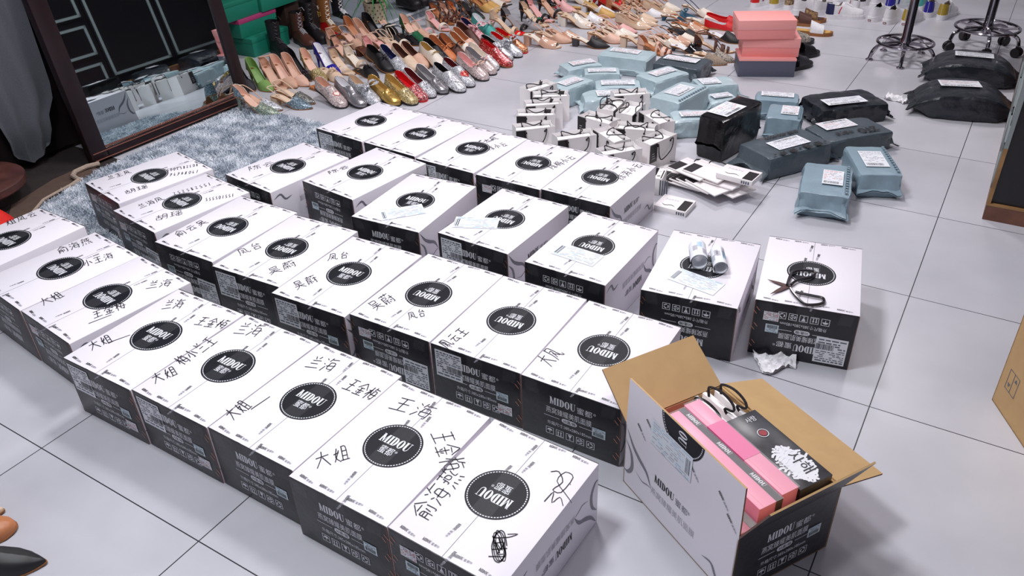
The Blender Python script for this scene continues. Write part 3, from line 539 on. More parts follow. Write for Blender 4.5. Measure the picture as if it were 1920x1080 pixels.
 ('shoes left of the pink boxes', 'cream pointed mule, left of the pink boxes', -0.962, 0.907, 0, 0.1, 0.0, {'k': 'mule', 'u': 'cream', 'i': 'cream', 'h': ('k', 0.03), 't': 'p'}, 'shoe'),
 ('shoes left of the pink boxes', 'tan patent slingback, left of the pink boxes', -1.005, 0.771, 0, 0.1, 0.0, {'k': 'sling', 'u': 'p_tan', 'i': 'tan', 'h': ('k', 0.03), 't': 'p'}, 'shoe'),
 ('shoes left of the pink boxes', 'nude patent pointed mule, left of the pink boxes', -0.987, 0.707, 0, 0.1, 0.0, {'k': 'mule', 'u': 'p_nude', 'i': 'cream', 'h': ('k', 0.03), 't': 'p', 'toec': 'plum'}, 'shoe'),
 ('shoes left of the pink boxes', 'black spotted slingback, left of the pink boxes', -0.972, 0.56, 0, -0.15, 0.0, {'k': 'sling', 'u': 'dots', 'i': 'black', 'h': ('k', 0.03), 't': 'p'}, 'shoe'),
 ('shoes left of the pink boxes', 'cream slingback with black straps, left of the pink boxes', -0.96, 0.495, 0, 0.1, 0.0, {'k': 'sling', 'u': 'cream', 'i': 'white', 'h': ('k', 0.03), 't': 'p', 'st': 'black'}, 'shoe'),
 ('shoes left of the pink boxes', 'nude patent low slingback, left of the pink boxes', -0.969, 0.428, 0, 0.1, 0.0, {'k': 'sling', 'u': 'p_nude', 'i': 'nude', 'h': ('b', 0.045), 't': 'p', 'st': 'nude'}, 'shoe'),
 ('shoes left of the pink boxes', 'cream patent slingback with blush strap, left of the pink boxes', -0.995, 0.36, 0, 0.1, 0.0, {'k': 'sling', 'u': 'p_cream', 'i': 'cream', 'h': ('b', 0.045), 't': 'p', 'st': 'blush'}, 'shoe'),
 ('shoes left of the pink boxes', 'blush crossed-strap sandal, left of the pink boxes', -0.992, 0.19, 0, 0.0, 0.0, {'k': 'sandal', 'u': 'blush', 'i': 'tan', 'h': ('b', 0.045), 't': 'p', 'x': 1}, 'sandal'),
 ('shoes left of the pink boxes', 'beige crossed-band mule with block heel, left of the pink boxes', -1.134, 0.279, 0, 0.2, 0.0, {'k': 'peep', 'u': 'beige', 'i': 'beige', 'h': ('b', 0.06), 't': 'r'}, 'shoe'),
 ('shoes left of the pink boxes', 'black patent mule with white insole, left of the pink boxes', -0.825, 0.274, 0, -0.05, 0.0, {'k': 'mule', 'u': 'p_black', 'i': 'white', 'h': ('k', 0.03), 't': 'p', 'o': 'bow', 'oc': 'black'}, 'shoe'),
 ('shoes left of the pink boxes', 'grey woven pointed mule, left of the pink boxes', -0.677, 0.163, 0, 0.15, 0.0, {'k': 'mule', 'u': 'straw', 'i': 'cream', 'h': ('k', 0.03), 't': 'p'}, 'shoe'),
 ('shoes left of the pink boxes', 'checked pointed mule, left of the pink boxes', -0.648, 0.234, 0, 0.15, 0.0, {'k': 'mule', 'u': 'check', 'i': 'beige', 'h': ('k', 0.03), 't': 'p'}, 'shoe'),
 ('shoes left of the pink boxes', 'brown sandal with beige footbed, left of the pink boxes', -0.709, 0.4, 0, 0.2, 0.0, {'k': 'sandal', 'u': 'brown', 'i': 'beige', 'h': ('b', 0.045), 't': 'p', 'x': 1}, 'sandal'),
 ('shoes left of the pink boxes', 'black mule with white insole, left of the pink boxes', -0.721, 0.589, 0, -0.15, 0.0, {'k': 'mule', 'u': 'black', 'i': 'white', 'h': ('k', 0.03), 't': 'p'}, 'shoe'),
 ('shoes left of the pink boxes', 'red flat half hidden by the pink boxes', -0.853, 0.992, 0, 0.1, 0.0, {'k': 'flat', 'u': 'red', 'i': 'red', 'h': ('f', 0.006), 't': 'p'}, 'shoe'),
 ('shoes left of the pink boxes', 'red and white flat half hidden by the pink boxes', -0.815, 0.856, 0, 0.1, 0.0, {'k': 'flat', 'u': 'red', 'i': 'white', 'h': ('f', 0.006), 't': 'p'}, 'shoe'),
 ('slides beside the pink boxes', 'white wide-strap slide with cork sole, right of the pink boxes', -0.298, 0.995, 0, 0.25, 0.0, {'k': 'slide', 'u': 'white', 'i': 'ochre', 'h': ('f', 0.006), 't': 'r', 's': 'camel'}, 'slide'),
 ('slides beside the pink boxes', 'leopard-print slide, right of the pink boxes', -0.407, 1.282, 0, 0.3, 0.0, {'k': 'slide', 'u': 'leopard', 'i': 'brown', 'h': ('f', 0.006), 't': 'r', 's': 'camel'}, 'slide'),
 ('slides beside the pink boxes', 'dark brown slide, right of the pink boxes', -0.421, 1.186, 0, 0.3, 0.0, {'k': 'slide', 'u': 'brown', 'i': 'camel', 'h': ('f', 0.006), 't': 'r', 's': 'camel'}, 'slide'),
 ('slides beside the pink boxes', 'black sporty slide, right of the pink boxes', -0.287, 0.592, 0, 1.05, 0.0, {'k': 'slide', 'u': 'black', 'i': 'black', 'h': ('f', 0.006), 't': 'r', 's': 'black'}, 'slide'),
 ('slides beside the pink boxes', 'black slide with a padded strap, right of the pink boxes', -0.275, 0.379, 0, 1.15, 0.0, {'k': 'slide', 'u': 'darkgrey', 'i': 'black', 'h': ('f', 0.006), 't': 'r', 's': 'black'}, 'slide'),
 ('slides beside the pink boxes', 'black and white patterned slide, right of the pink boxes', -0.371, 0.811, 0, 0.95, 0.0, {'k': 'slide', 'u': 'check', 'i': 'darkgrey', 'h': ('f', 0.006), 't': 'r', 's': 'black'}, 'slide'),
 ('sneakers at the far right', 'white slip-on sneaker, heel towards the pole stool', -0.08, 1.625, 0, 1.25, 0.0, {'k': 'sneaker', 'u': 'white', 'i': 'grey', 't': 'r', 'h': ('f', 0.008), 'l': 'black', 'tab': 1, 'o': 'slip'}, 'sneaker'),
 ('sneakers at the far right', 'white slip-on sneaker nearest the pole stool', 0.005, 1.601, 0, 1.3, 0.0, {'k': 'sneaker', 'u': 'white', 'i': 'grey', 't': 'r', 'h': ('f', 0.008), 'l': 'grey', 'tab': 1, 'o': 'slip'}, 'sneaker'),
 ('sneakers at the far right', 'mustard slip-on sneaker with white sole', 0.101, 1.627, 0, 1.35, 0.0, {'k': 'sneaker', 'u': 'white', 'i': 'grey', 't': 'r', 'h': ('f', 0.008), 'l': 'cream', 'heelc': 'mustard', 'tab': 1, 'o': 'slip'}, 'sneaker'),
 ('sneakers at the far right', 'white sneaker with red and navy side stripes', -0.353, 1.739, 0, 1.9, 0.0, {'k': 'sneaker', 'u': 'white', 'i': 'grey', 't': 'r', 'h': ('f', 0.008), 'l': 'darkgrey', 'stripe': ('red', 'navy', 'red')}, 'sneaker'),
 ('sneakers at the far right', 'white sneaker with navy heel', -0.213, 1.477, 0, 0.5, 0.0, {'k': 'sneaker', 'u': 'white', 'i': 'grey', 't': 'r', 'h': ('f', 0.008), 'l': 'cream', 'heelc': 'navy', 'stripe': ('red',)}, 'sneaker'),
 ('sneakers at the far right', 'plain white sneaker with a pull tab', -0.385, 1.6, 0, 1.0, 0.0, {'k': 'sneaker', 'u': 'white', 'i': 'grey', 't': 'r', 'h': ('f', 0.008), 'l': 'cream', 'heelc': 'white'}, 'sneaker'),
 ('sneakers at the far right', 'plain white sneaker beside the pink boxes', -0.505, 1.576, 0, 1.0, 0.0, {'k': 'sneaker', 'u': 'white', 'i': 'grey', 't': 'r', 'h': ('f', 0.008), 'l': 'grey'}, 'sneaker'),
 ('sneakers at the far right', 'white sneaker with blue heel patch', 0.158, 1.888, 0, 1.5, 0.0, {'k': 'sneaker', 'u': 'white', 'i': 'grey', 't': 'r', 'h': ('f', 0.008), 'l': 'cream', 'heelc': 'blue'}, 'sneaker'),
 ('sneakers at the far right', 'white sneaker with a yellow strap and green sole line', 0.277, 1.851, 0, 1.35, 0.0, {'k': 'sneaker', 'u': 'white', 'i': 'grey', 't': 'r', 'h': ('f', 0.008), 'l': 'cream', 'heelc': 'mustard', 'stripe': ('teal2',)}, 'sneaker'),
 ('sneakers at the far right', 'turquoise canvas sneaker behind the mustard slip-on', 0.057, 2.031, 0, 1.6, 0.0, {'k': 'sneaker', 'u': 'teal2', 'i': 'grey', 't': 'r', 'h': ('f', 0.008), 'l': 'cream'}, 'sneaker'),
 ('sneakers at the far right', 'white sneaker with royal blue panel', -0.026, 1.945, 0, 1.2, 0.0, {'k': 'sneaker', 'u': 'white', 'i': 'grey', 't': 'r', 'h': ('f', 0.008), 'l': 'cream', 'stripe': ('blue', 'blue', 'blue'), 'heelc': 'blue'}, 'sneaker'),
 ('sneakers at the far right', 'white padded sneaker behind the slip-ons', -0.109, 1.97, 0, 1.1, 0.0, {'k': 'sneaker', 'u': 'white', 'i': 'grey', 't': 'r', 'h': ('f', 0.008), 'l': 'white'}, 'sneaker'),
 ('sneakers at the far right', 'white sneaker with black and red trim', -0.2, 1.981, 0, 1.1, 0.0, {'k': 'sneaker', 'u': 'white', 'i': 'grey', 't': 'r', 'h': ('f', 0.008), 'l': 'cream', 'stripe': ('black', 'red'), 'heelc': 'black'}, 'sneaker'),
 ('sneakers at the far right', 'white leather sneaker, far back', -0.329, 1.911, 0, 0.9, 0.0, {'k': 'sneaker', 'u': 'white', 'i': 'grey', 't': 'r', 'h': ('f', 0.008), 'l': 'white'}, 'sneaker'),
 ('sneakers at the far right', 'white leather sneaker, farther left at the back', -0.422, 1.929, 0, 0.9, 0.0, {'k': 'sneaker', 'u': 'white', 'i': 'grey', 't': 'r', 'h': ('f', 0.008), 'l': 'white'}, 'sneaker'),
 ('sneakers at the far right', 'white leather sneaker behind the pink boxes', -0.535, 1.922, 0, 0.8, 0.0, {'k': 'sneaker', 'u': 'white', 'i': 'grey', 't': 'r', 'h': ('f', 0.008), 'l': 'white'}, 'sneaker'),
 ('sneakers at the far right', 'white sneaker with blue and red bands', -0.834, 1.661, 0, 1.1, 0.0, {'k': 'sneaker', 'u': 'white', 'i': 'grey', 't': 'r', 'h': ('f', 0.008), 'l': 'cream', 'stripe': ('blue', 'red'), 'heelc': 'red'}, 'sneaker'),
 ('sneakers at the far right', 'white sneaker with mustard toe', -0.729, 1.689, 0, 1.2, 0.0, {'k': 'sneaker', 'u': 'white', 'i': 'grey', 't': 'r', 'h': ('f', 0.008), 'l': 'cream', 'heelc': 'mustard'}, 'sneaker'),
 ('sneakers at the far right', 'plaid canvas sneaker above the pink boxes', -0.63, 1.699, 0, 1.2, 0.0, {'k': 'sneaker', 'u': 'plaid', 'i': 'grey', 't': 'r', 'h': ('f', 0.008), 'l': 'cream'}, 'sneaker'),
 ('shoes at the lower left', 'black suede mule with pink insole, cut by the picture corner', -0.857, -3.871, 0, 0.65, 0.0, {'k': 'mule', 'u': 'black', 'i': 'pink', 'h': ('k', 0.03), 't': 'p'}, 'shoe'),
 ('shoes at the lower left', 'tan shoe toe at the left picture edge', -1.012, -3.847, 0, 0.8, 0.0, {'k': 'mule', 'u': 'tan', 'i': 'nude', 'h': ('k', 0.03), 't': 'r'}, 'shoe'),
 ('shoes at the lower left', 'beige shoe tip at the left picture edge, cut off', -1.089, -3.832, 0, 0.8, 0.0, {'k': 'mule', 'u': 'beige', 'i': 'nude', 'h': ('k', 0.03), 't': 'p'}, 'shoe'),
 ('boots beside the mirror', 'dark brown lace-up boot with grey laces, near the green shoe boxes', -3.074, -0.639, 0, -0.35, 0.0, {'k': 'boot', 't': 'r', 'h': ('f', 0.01), 'u': 'brown', 'i': 'black', 'l': 'black', 's': 'black', 'lace': 'grey', 'shaft': 0.12}, 'boot'),
 ('boots beside the mirror', 'black boot with a yellow star badge, near the green shoe boxes', -3.081, -0.522, 0, -0.3, 0.0, {'k': 'boot', 't': 'r', 'h': ('f', 0.01), 'u': 'black', 'i': 'black', 'l': 'black', 's': 'black', 'lace': 'darkgrey', 'badge': 1, 'shaft': 0.16}, 'boot'),
 ('boots beside the mirror', 'brown ankle boot with bright red lower skin and badge, near the green shoe boxes', -3.059, -0.398, 0, -0.35, 0.0, {'k': 'boot', 't': 'r', 'h': ('f', 0.01), 'u': 'camel', 'i': 'brown', 'l': 'brown', 's': 'camel', 'lace': 'cream', 'badge': 1, 'lowers': 'red', 'shaft': 0.15}, 'boot'),
 ('boots beside the mirror', 'black boot with white laces, near the green shoe boxes', -3.165, -0.146, 0, -0.3, 0.0, {'k': 'boot', 't': 'r', 'h': ('f', 0.01), 'u': 'black', 'i': 'black', 'l': 'black', 's': 'black', 'lace': 'white', 'shaft': 0.13}, 'boot'),
 ('boots beside the mirror', 'plain black boot beside the mirror frame, near the green shoe boxes', -3.048, -0.867, 0, -0.35, 0.0, {'k': 'boot', 't': 'r', 'h': ('f', 0.01), 'u': 'black', 'i': 'black', 'l': 'black', 's': 'black', 'lace': 'black', 'shaft': 0.12}, 'boot'),
 ('shoes on the ledge', 'black boot with a round gold badge, standing on the low ledge', -2.859, 0.196, 0.075, -0.25, 0.0, {'k': 'boot', 'u': 'black', 'i': 'black', 'l': 'black', 's': 'black', 'lace': 'black', 'badge': 1, 'shaft': 0.1, 't': 'r', 'h': ('f', 0.01)}, 'boot'),
 ('shoes on the ledge', 'plain black boot farther along, standing on the low ledge', -2.861, 0.288, 0.075, -0.25, 0.0, {'k': 'boot', 'u': 'black', 'i': 'black', 'l': 'black', 's': 'black', 'lace': 'black', 'shaft': 0.1, 't': 'r', 'h': ('f', 0.01)}, 'boot'),
 ('shoes on the ledge', 'black patent shoe with a white sole edge, standing on the low ledge', -2.811, 0.448, 0.075, -0.25, 0.0, {'k': 'loafer', 'u': 'p_black', 'i': 'grey', 't': 'r', 'h': ('f', 0.008), 's': 'white'}, 'shoe'),]
PINK_STACK = [
 ('slate-sided shoe box with a pink lid, bottom of the stack', -0.466, 0.148, 0, 0.426, 1, 0.012),
 ('pink shoe box in the middle of the stack', -0.468, 0.189, 0.0987, 0.412, 0, 0.05),
 ('pink shoe box on top of the stack', -0.5, 0.156, 0.1976, 0.473, 0, 0.05),]
SCISSORS = {'pivot': (0.316, -2.255), 'tips': [(0.252, -2.248), (0.282, -2.323)], 'loops': [[(0.323, -2.269), (0.339, -2.291), (0.362, -2.316), (0.382, -2.33), (0.404, -2.32), (0.42, -2.303), (0.422, -2.288), (0.413, -2.276), (0.389, -2.278), (0.361, -2.281), (0.341, -2.281)], [(0.311, -2.257), (0.306, -2.215), (0.305, -2.183), (0.317, -2.164), (0.34, -2.152), (0.36, -2.149), (0.364, -2.165), (0.356, -2.188), (0.338, -2.208), (0.326, -2.227), (0.321, -2.248)]]}
LABEL_ROLLS = [('larger white label roll lying on the carton lid', (0.059, -2.292), (0.021, -2.209), 0.027, 0), ('smaller white label roll lying on the carton lid', (0.123, -2.286), (0.08, -2.197), 0.022, 0)]
TISSUES = [('folded white tissue between the two cartons and the open one', 0.342, -2.378, 0.07, 0.11, 0.5, 1), ('white tissue wad near the charcoal bag parcels', 0.255, -0.006, 0.06, 0.12, -0.6, 4)]

# ------------------------------------------------------------------ the setting
def floor_material():
    m = bpy.data.materials.new('grey_porcelain_tiles')
    m.use_nodes = True
    nt = m.node_tree; b = nt.nodes['Principled BSDF']
    tc = nt.nodes.new('ShaderNodeTexCoord')
    br = nt.nodes.new('ShaderNodeTexBrick')
    br.offset = 0.0; br.squash = 1.0
    br.inputs['Scale'].default_value = 1.0
    br.inputs['Brick Width'].default_value = TILE
    br.inputs['Row Height'].default_value = TILE
    br.inputs['Mortar Size'].default_value = 0.0016
    br.inputs['Mortar Smooth'].default_value = 0.2
    br.inputs['Color1'].default_value = (1, 1, 1, 1)
    br.inputs['Color2'].default_value = (0.93, 0.93, 0.94, 1)
    br.inputs['Mortar'].default_value = (0, 0, 0, 1)
    nt.links.new(tc.outputs['Object'], br.inputs['Vector'])
    n = nt.nodes.new('ShaderNodeTexNoise')
    n.inputs['Scale'].default_value = 2.2; n.inputs['Detail'].default_value = 6
    nt.links.new(tc.outputs['Object'], n.inputs['Vector'])
    r = nt.nodes.new('ShaderNodeValToRGB')
    r.color_ramp.elements[0].position = 0.3; r.color_ramp.elements[1].position = 0.72
    r.color_ramp.elements[0].color = srgb(184, 183, 190)
    r.color_ramp.elements[1].color = srgb(206, 205, 212)
    nt.links.new(n.outputs['Fac'], r.inputs['Fac'])
    mx = nt.nodes.new('ShaderNodeMix'); mx.data_type = 'RGBA'; mx.blend_type = 'MULTIPLY'
    mx.inputs[0].default_value = 1.0
    nt.links.new(r.outputs['Color'], mx.inputs[6]); nt.links.new(br.outputs['Color'], mx.inputs[7])
    m2 = nt.nodes.new('ShaderNodeMix'); m2.data_type = 'RGBA'
    m2.inputs[7].default_value = srgb(52, 50, 58)
    nt.links.new(br.outputs['Fac'], m2.inputs[0]); nt.links.new(mx.outputs[2], m2.inputs[6])
    nt.links.new(m2.outputs[2], b.inputs['Base Color'])
    b.inputs['Roughness'].default_value = 0.32
    b.inputs['Specular IOR Level'].default_value = 0.4
    return m

M_WALL = mat('dark_brown_wall', (46, 38, 42), 0.7, noise_amt=0.3, noise_scale=4)
M_WALL2 = mat('pale_wall', (214, 212, 220), 0.8)
def structure(name, mb):
    o = mb.build(name, smooth=False)
    o['kind'] = 'structure'
    return o
_b = MB(); _b.box(-3.7, 4.0, -6.0, 5.0, -0.05, 0.0, floor_material()); structure('floor', _b)
_b = MB(); _b.box(-3.8, -3.7, -6.0, 5.0, 0, 3.0, M_WALL); structure('wall_left', _b)
_b = MB(); _b.box(4.0, 4.1, -6.0, 5.0, 0, 3.0, M_WALL2); structure('wall_right', _b)
_b = MB(); _b.box(-3.7, 4.0, 5.0, 5.1, 0, 3.0, M_WALL2); structure('wall_back', _b)
_b = MB(); _b.box(-3.7, 4.0, -6.1, -6.0, 0, 3.0, M_WALL2); structure('wall_front', _b)
_b = MB(); _b.box(-3.7, 4.0, -6.0, 5.0, 3.0, 3.1, mat('white_ceiling', (236, 236, 240), 0.9)); structure('ceiling', _b)

# ------------------------------------------------------------------ printed cartons
CW, CL, CH = 0.277, 0.383, 0.185
M_WHITE = mat('white_printed_card', (238, 232, 240), 0.38, spec=0.35)
M_BLACK = mat('black_printed_card', (40, 40, 46), 0.36, noise_amt=0.35, noise_scale=14, bump=0.12, bump_scale=40)
M_INK = mat('black_ink', (18, 18, 24), 0.45)
M_LOGO = mat('black_logo_ink', (22, 22, 30), 0.5, spec=.25)
M_GREY = mat('grey_ink', (128, 126, 136), 0.5)
M_LGREY = mat('pale_grey_ink', (186, 183, 192), 0.5)
M_PRINT = mat('white_ink', (226, 226, 232), 0.5)
M_KRAFT = mat('kraft_board', (196, 160, 112), 0.75, noise_amt=0.12, noise_scale=20, rgb2=(190, 154, 108))
M_KRAFTD = mat('worn_kraft_edge', (120, 92, 84), 0.8)
M_PAPER = mat('white_label_paper', (232, 234, 240), 0.5)
M_PAPERB = mat('bluish_label_paper', (206, 222, 228), 0.45)
M_LINE = mat('grey_label_print', (96, 100, 112), 0.6)
M_BAR = mat('black_barcode_print', (40, 40, 48), 0.6)
M_BLUEP = mat('blue_label_print', (104, 160, 206), 0.5)
M_REDP = mat('red_label_print', (206, 84, 84), 0.5)
M_STAPLE = mat('copper_staple', (196, 138, 116), 0.35, metal=0.8)
M_TAPE = mat('clear_packing_tape', (236, 236, 240), 0.32, alpha=0.025, bump=0.35, bump_scale=26)
M_PEN = mat('marker_ink', (24, 22, 30), 0.55)
M_SEAM = mat('flap_gap', (120, 116, 126), 0.8)

X, Y, Z = Vector((1, 0, 0)), Vector((0, 1, 0)), Vector((0, 0, 1))
rnd = random.Random(7)

def icons(mb, c, ax, ay, s, m):
    """five outlined transport marks in a row starting at c (lower left corner)"""
    n = ax.cross(ay) * 0.0004
    for k in range(5):
        o = c + ax * (k * s * 1.28) + n
        P = lambda x, y: o + ax * (x * s) + ay * (y * s)
        for a, b_, w, h in ((0, 0, 1, .07), (0, .93, 1, .07), (0, 0, .07, 1), (.93, 0, .07, 1)):
            mb.quad(P(a, b_), P(a + w, b_), P(a + w, b_ + h), P(a, b_ + h), m)
        if k == 0:      # umbrella
            mb.add([P(.5 + .34 * cos(pi * j / 10), .5 + .3 * sin(pi * j / 10)) for j in range(11)], [tuple(range(11))], m)
            mb.quad(P(.46, .2), P(.54, .2), P(.54, .5), P(.46, .5), m)
        elif k == 1:    # this way up
            for u in (.28, .62):
                mb.quad(P(u - .04, .2), P(u + .08, .2), P(u + .08, .62), P(u - .04, .62), m)
                mb.add([P(u - .12, .6), P(u + .16, .6), P(u + .02, .84)], [(0, 1, 2)], m)
            mb.quad(P(.15, .12), P(.85, .12), P(.85, .18), P(.15, .18), m)
        elif k == 2:    # glass
            mb.add([P(.25, .85), P(.75, .85), P(.62, .5), P(.54, .42), P(.54, .2), P(.7, .14), P(.3, .14), P(.46, .2), P(.46, .42), P(.38, .5)][::-1], [tuple(range(10))], m)
        else:           # hand / recycling ring
            for j in range(3):
                a0 = 2 * pi * j / 3 + .2
                vs, fs = _ring2(.5, .5, .34, .34, .2, .2, 8, a0, a0 + 1.6)
                mb.add([P(x, y) for x, y in vs], fs, m)
            if k == 3:
                mb.add([P(.5 + .1 * cos(2 * pi * j / 8), .5 + .1 * sin(2 * pi * j / 8)) for j in range(8)], [tuple(range(8))], m)

def end_print(mb, o, ax, ay):
    """white printing of a black end; o = centre of the end, ax right, ay up"""
    n = ax.cross(ay).normalized() * 0.0005
    U = lambda u, v: o + ax * ((u - .5) * CW) + ay * ((.5 - v) * CH) + n
    midou(mb, U(.30, .31), ax, ay, .023, M_PRINT, align='L', width=.072)
    text(mb, '蜜都', U(.57, .31), ax, ay, .022, M_PRINT, align='L')
    text(mb, '®', U(.735, .26), ax, ay, .010, M_PRINT, align='L')
    text(mb, '燕窝臻耀美肌面膜', U(.49, .47), ax, ay, .022, M_PRINT, width=.128)
    for a, b_ in ((.24, .40), (.60, .76)):
        mb.quad(U(a, .54), U(b_, .54), U(b_, .532), U(a, .532), M_PRINT)
    c = U(.5, .54)
    pill = []
    for j in range(20):
        a = 2 * pi * j / 20
        pill.append(c + ax * (.0085 * cos(a) + (.013 if cos(a) > 0 else -.013)) + ay * (.0075 * sin(a)))
    mb.add(pill, [tuple(range(20))], M_PRINT)
    text(mb, '30盒/箱', c - ay * .004, ax, ay, .011, M_BLACK, lift=.0003)
    text(mb, '外箱尺寸:385x280x185mm', U(.5, .68), ax, ay, .0135, M_PRINT, width=.125)
    icons(mb, U(.26, .86), ax, ay, .0225, M_PRINT)

def staples(mb, o, ax, ay):
    n = ax.cross(ay).normalized() * 0.0009
    for v in (.2, .52, .82):
        for d in (0, .012):
            p = o + ax * (.44 * CW + d * .6) + ay * ((.5 - v) * CH + d) + n
            mb.ribbon([p, p + ax * .010 - ay * .012], n.normalized(), .0018, M_STAPLE)

def taper_curve(mb, pts, w, n, m):
    """smooth curve through 2-d control points (Catmull-Rom) drawn as a band swelling in the middle"""
    P = [Vector(p) for p in pts]; P = [P[0] * 2 - P[1]] + P + [P[-1] * 2 - P[-2]]
    out = []
    for i in range(1, len(P) - 2):
        for k in range(6):
            t = k / 6
            out.append(0.5 * ((2 * P[i]) + (P[i + 1] - P[i - 1]) * t + (2 * P[i - 1] - 5 * P[i] + 4 * P[i + 1] - P[i + 2]) * t * t + (3 * P[i] - P[i - 1] - 3 * P[i + 1] + P[i + 2]) * t ** 3))
    out.append(P[-2])
    N = len(out)
    mb.ribbon(out, n, [max(.0006, w * sin(pi * i / (N - 1)) ** 0.8) for i in range(N)], m)

def side_print(mb, o, ax, ay):
    """grey printing on a long white side; o = centre, ax right, ay up"""
    n = ax.cross(ay).normalized()
    Q = lambda x, y: o + ax * x + ay * y + n * .0005
    taper_curve(mb, [Q(-.185, .085), Q(-.16, .05), Q(-.135, .03), Q(-.105, .012), Q(-.085, -.02)], .012, n, M_GREY)
    taper_curve(mb, [Q(-.188, .05), Q(-.165, .02), Q(-.160, -.02), Q(-.175, -.045), Q(-.19, -.045)], .011, n, M_GREY)
    taper_curve(mb, [Q(-.145, -.018), Q(-.12, -.028), Q(-.10, -.022), Q(-.085, -.02)], .003, n, M_GREY)
    taper_curve(mb, [Q(.10, -.05), Q(.13, -.045), Q(.15, -.07), Q(.18, -.06)], .008, n, M_GREY)
    midou(mb, Q(-.075, .012), ax, ay, .022, M_INK, align='L', width=.07)
    text(mb, '蜜都', Q(-.001, .012), ax, ay, .022, M_GREY, align='L')
    text(mb, '®', Q(.042, .02), ax, ay, .011, M_GREY, align='L')
    text(mb, '燕窝臻耀美肌面膜', Q(-.008, -.03), ax, ay, .024, M_LGREY, width=.155)

def top_logo(mb, c, ax, ay, r=.069, lift=.0005):
    n = ax.cross(ay).normalized()
    mb.disc(c + n * lift, ax, ay, r, M_LOGO, 56)
    N = 64; q = n * (lift + .0003)
    for j in range(N):
        a0 = 2 * pi * j / N; a1 = a0 + 2 * pi / N * .62
        P = lambda rr, a: c + ax * (rr * cos(a)) + ay * (rr * sin(a)) + q
        mb.quad(P(r * .905, a0), P(r * .94, a0), P(r * .94, a1), P(r * .905, a1), M_PRINT)
    midou(mb, c - ay * .002, ax, ay, .026, M_PRINT, width=.082, lift=lift + .0003)
    text(mb, '蜜都', c - ay * .030 - ax * .003, ax, ay, .026, M_PRINT, width=.038, lift=lift + .0003)
    text(mb, '®', c - ay * .018 + ax * .018, ax, ay, .009, M_PRINT, align='L', lift=lift + .0003)

def small_words(mb, c, ax, ay):
    w = midou(mb, c, ax, ay, .0075, M_INK, align='L', width=.021, lift=.0004)
    text(mb, '蜜都®', c + ax * (w + .001), ax, ay, .0072, M_GREY, align='L', lift=.0004)

def top_print(mb, z, sx):
    for k, u in enumerate((-.118, -.06, .018, .078)):
        for s in (-1, 1):
            y = s * (CL / 2 - .014)
            a = 0.05 * ((k * 37) % 5 - 2)
            small_words(mb, Vector((u, y, z)), Vector((cos(a), sin(a), 0)), Vector((-sin(a), cos(a), 0)))
    for y, x in ((-.165, .012), (-.105, -.022), (.12, .012), (.085, -.024), (.168, -.01)):
        a = -pi / 2 + .1 * sx
        small_words(mb, Vector((x, y, z)), Vector((cos(a), sin(a), 0)), Vector((-sin(a), cos(a), 0)))

def carton_shell(mb, T=None):
    bm = bmesh.new()
    bmesh.ops.create_cube(bm, size=1)
    for q in bm.verts:
        q.co = Vector((q.co.x * CW, q.co.y * CL, (q.co.z + .5) * CH))
    bmesh.ops.bevel(bm, geom=bm.edges[:], offset=.0022, segments=2, affect='EDGES', profile=0.5)
    bm.normal_update(); bm.verts.index_update()
    o = len(mb.v)
    mb.v.extend([tuple(q.co) for q in bm.verts])
    for f in bm.faces:
        n = f.normal
        if abs(n.y) > .35: m = M_BLACK
        elif abs(n.x) > .35 or abs(n.z) > .9: m = M_WHITE
        else: m = M_WHITE
        if abs(n.y) > .35 and abs(n.x) > .3: m = M_KRAFTD
        mb.f.append(tuple(q.index + o for q in f.verts)); mb.m.append(mb.mi(m))
    bm.free()

def carton_mesh(logo_up, end_up):
    mb = MB()
    carton_shell(mb)
    z = CH
    # the slit between the two top flaps, and a ragged dark board edge along each end
    mb.quad((-.0006, -CL / 2, z + .0003), (.0006, -CL / 2, z + .0003), (.0006, CL / 2, z + .0003), (-.0006, CL / 2, z + .0003), M_SEAM)
    r2 = random.Random(3)
    for s in (-1, 1):
        x = -CW / 2
        while x < CW / 2 - .004:
            w = r2.uniform(.012, .06); d = r2.uniform(.0010, .0026)
            x1 = min(x + w, CW / 2)
            ya, yb = s * (CL / 2 - d), s * CL / 2
            mb.quad((x, min(ya, yb), z + .0004), (x1, min(ya, yb), z + .0004), (x1, max(ya, yb), z + .0004), (x, max(ya, yb), z + .0004), M_BLACK)
            x = x1
    s = 1 if logo_up else -1
    top_logo(mb, Vector((0, 0, z)), X * s, Y * s)
    top_print(mb, z, s)
    e = 1 if end_up else -1
    end_print(mb, Vector((0, -CL / 2, CH / 2)), X * e, Z * e)
    end_print(mb, Vector((0, CL / 2, CH / 2)), -X * e, Z * e)
    staples(mb, Vector((0, -CL / 2, CH / 2)), X * e, Z * e)
    side_print(mb, Vector((-CW / 2, 0, CH / 2)), -Y * e, Z * e)
    side_print(mb, Vector((CW / 2, 0, CH / 2)), Y * e, Z * e)
    return mb

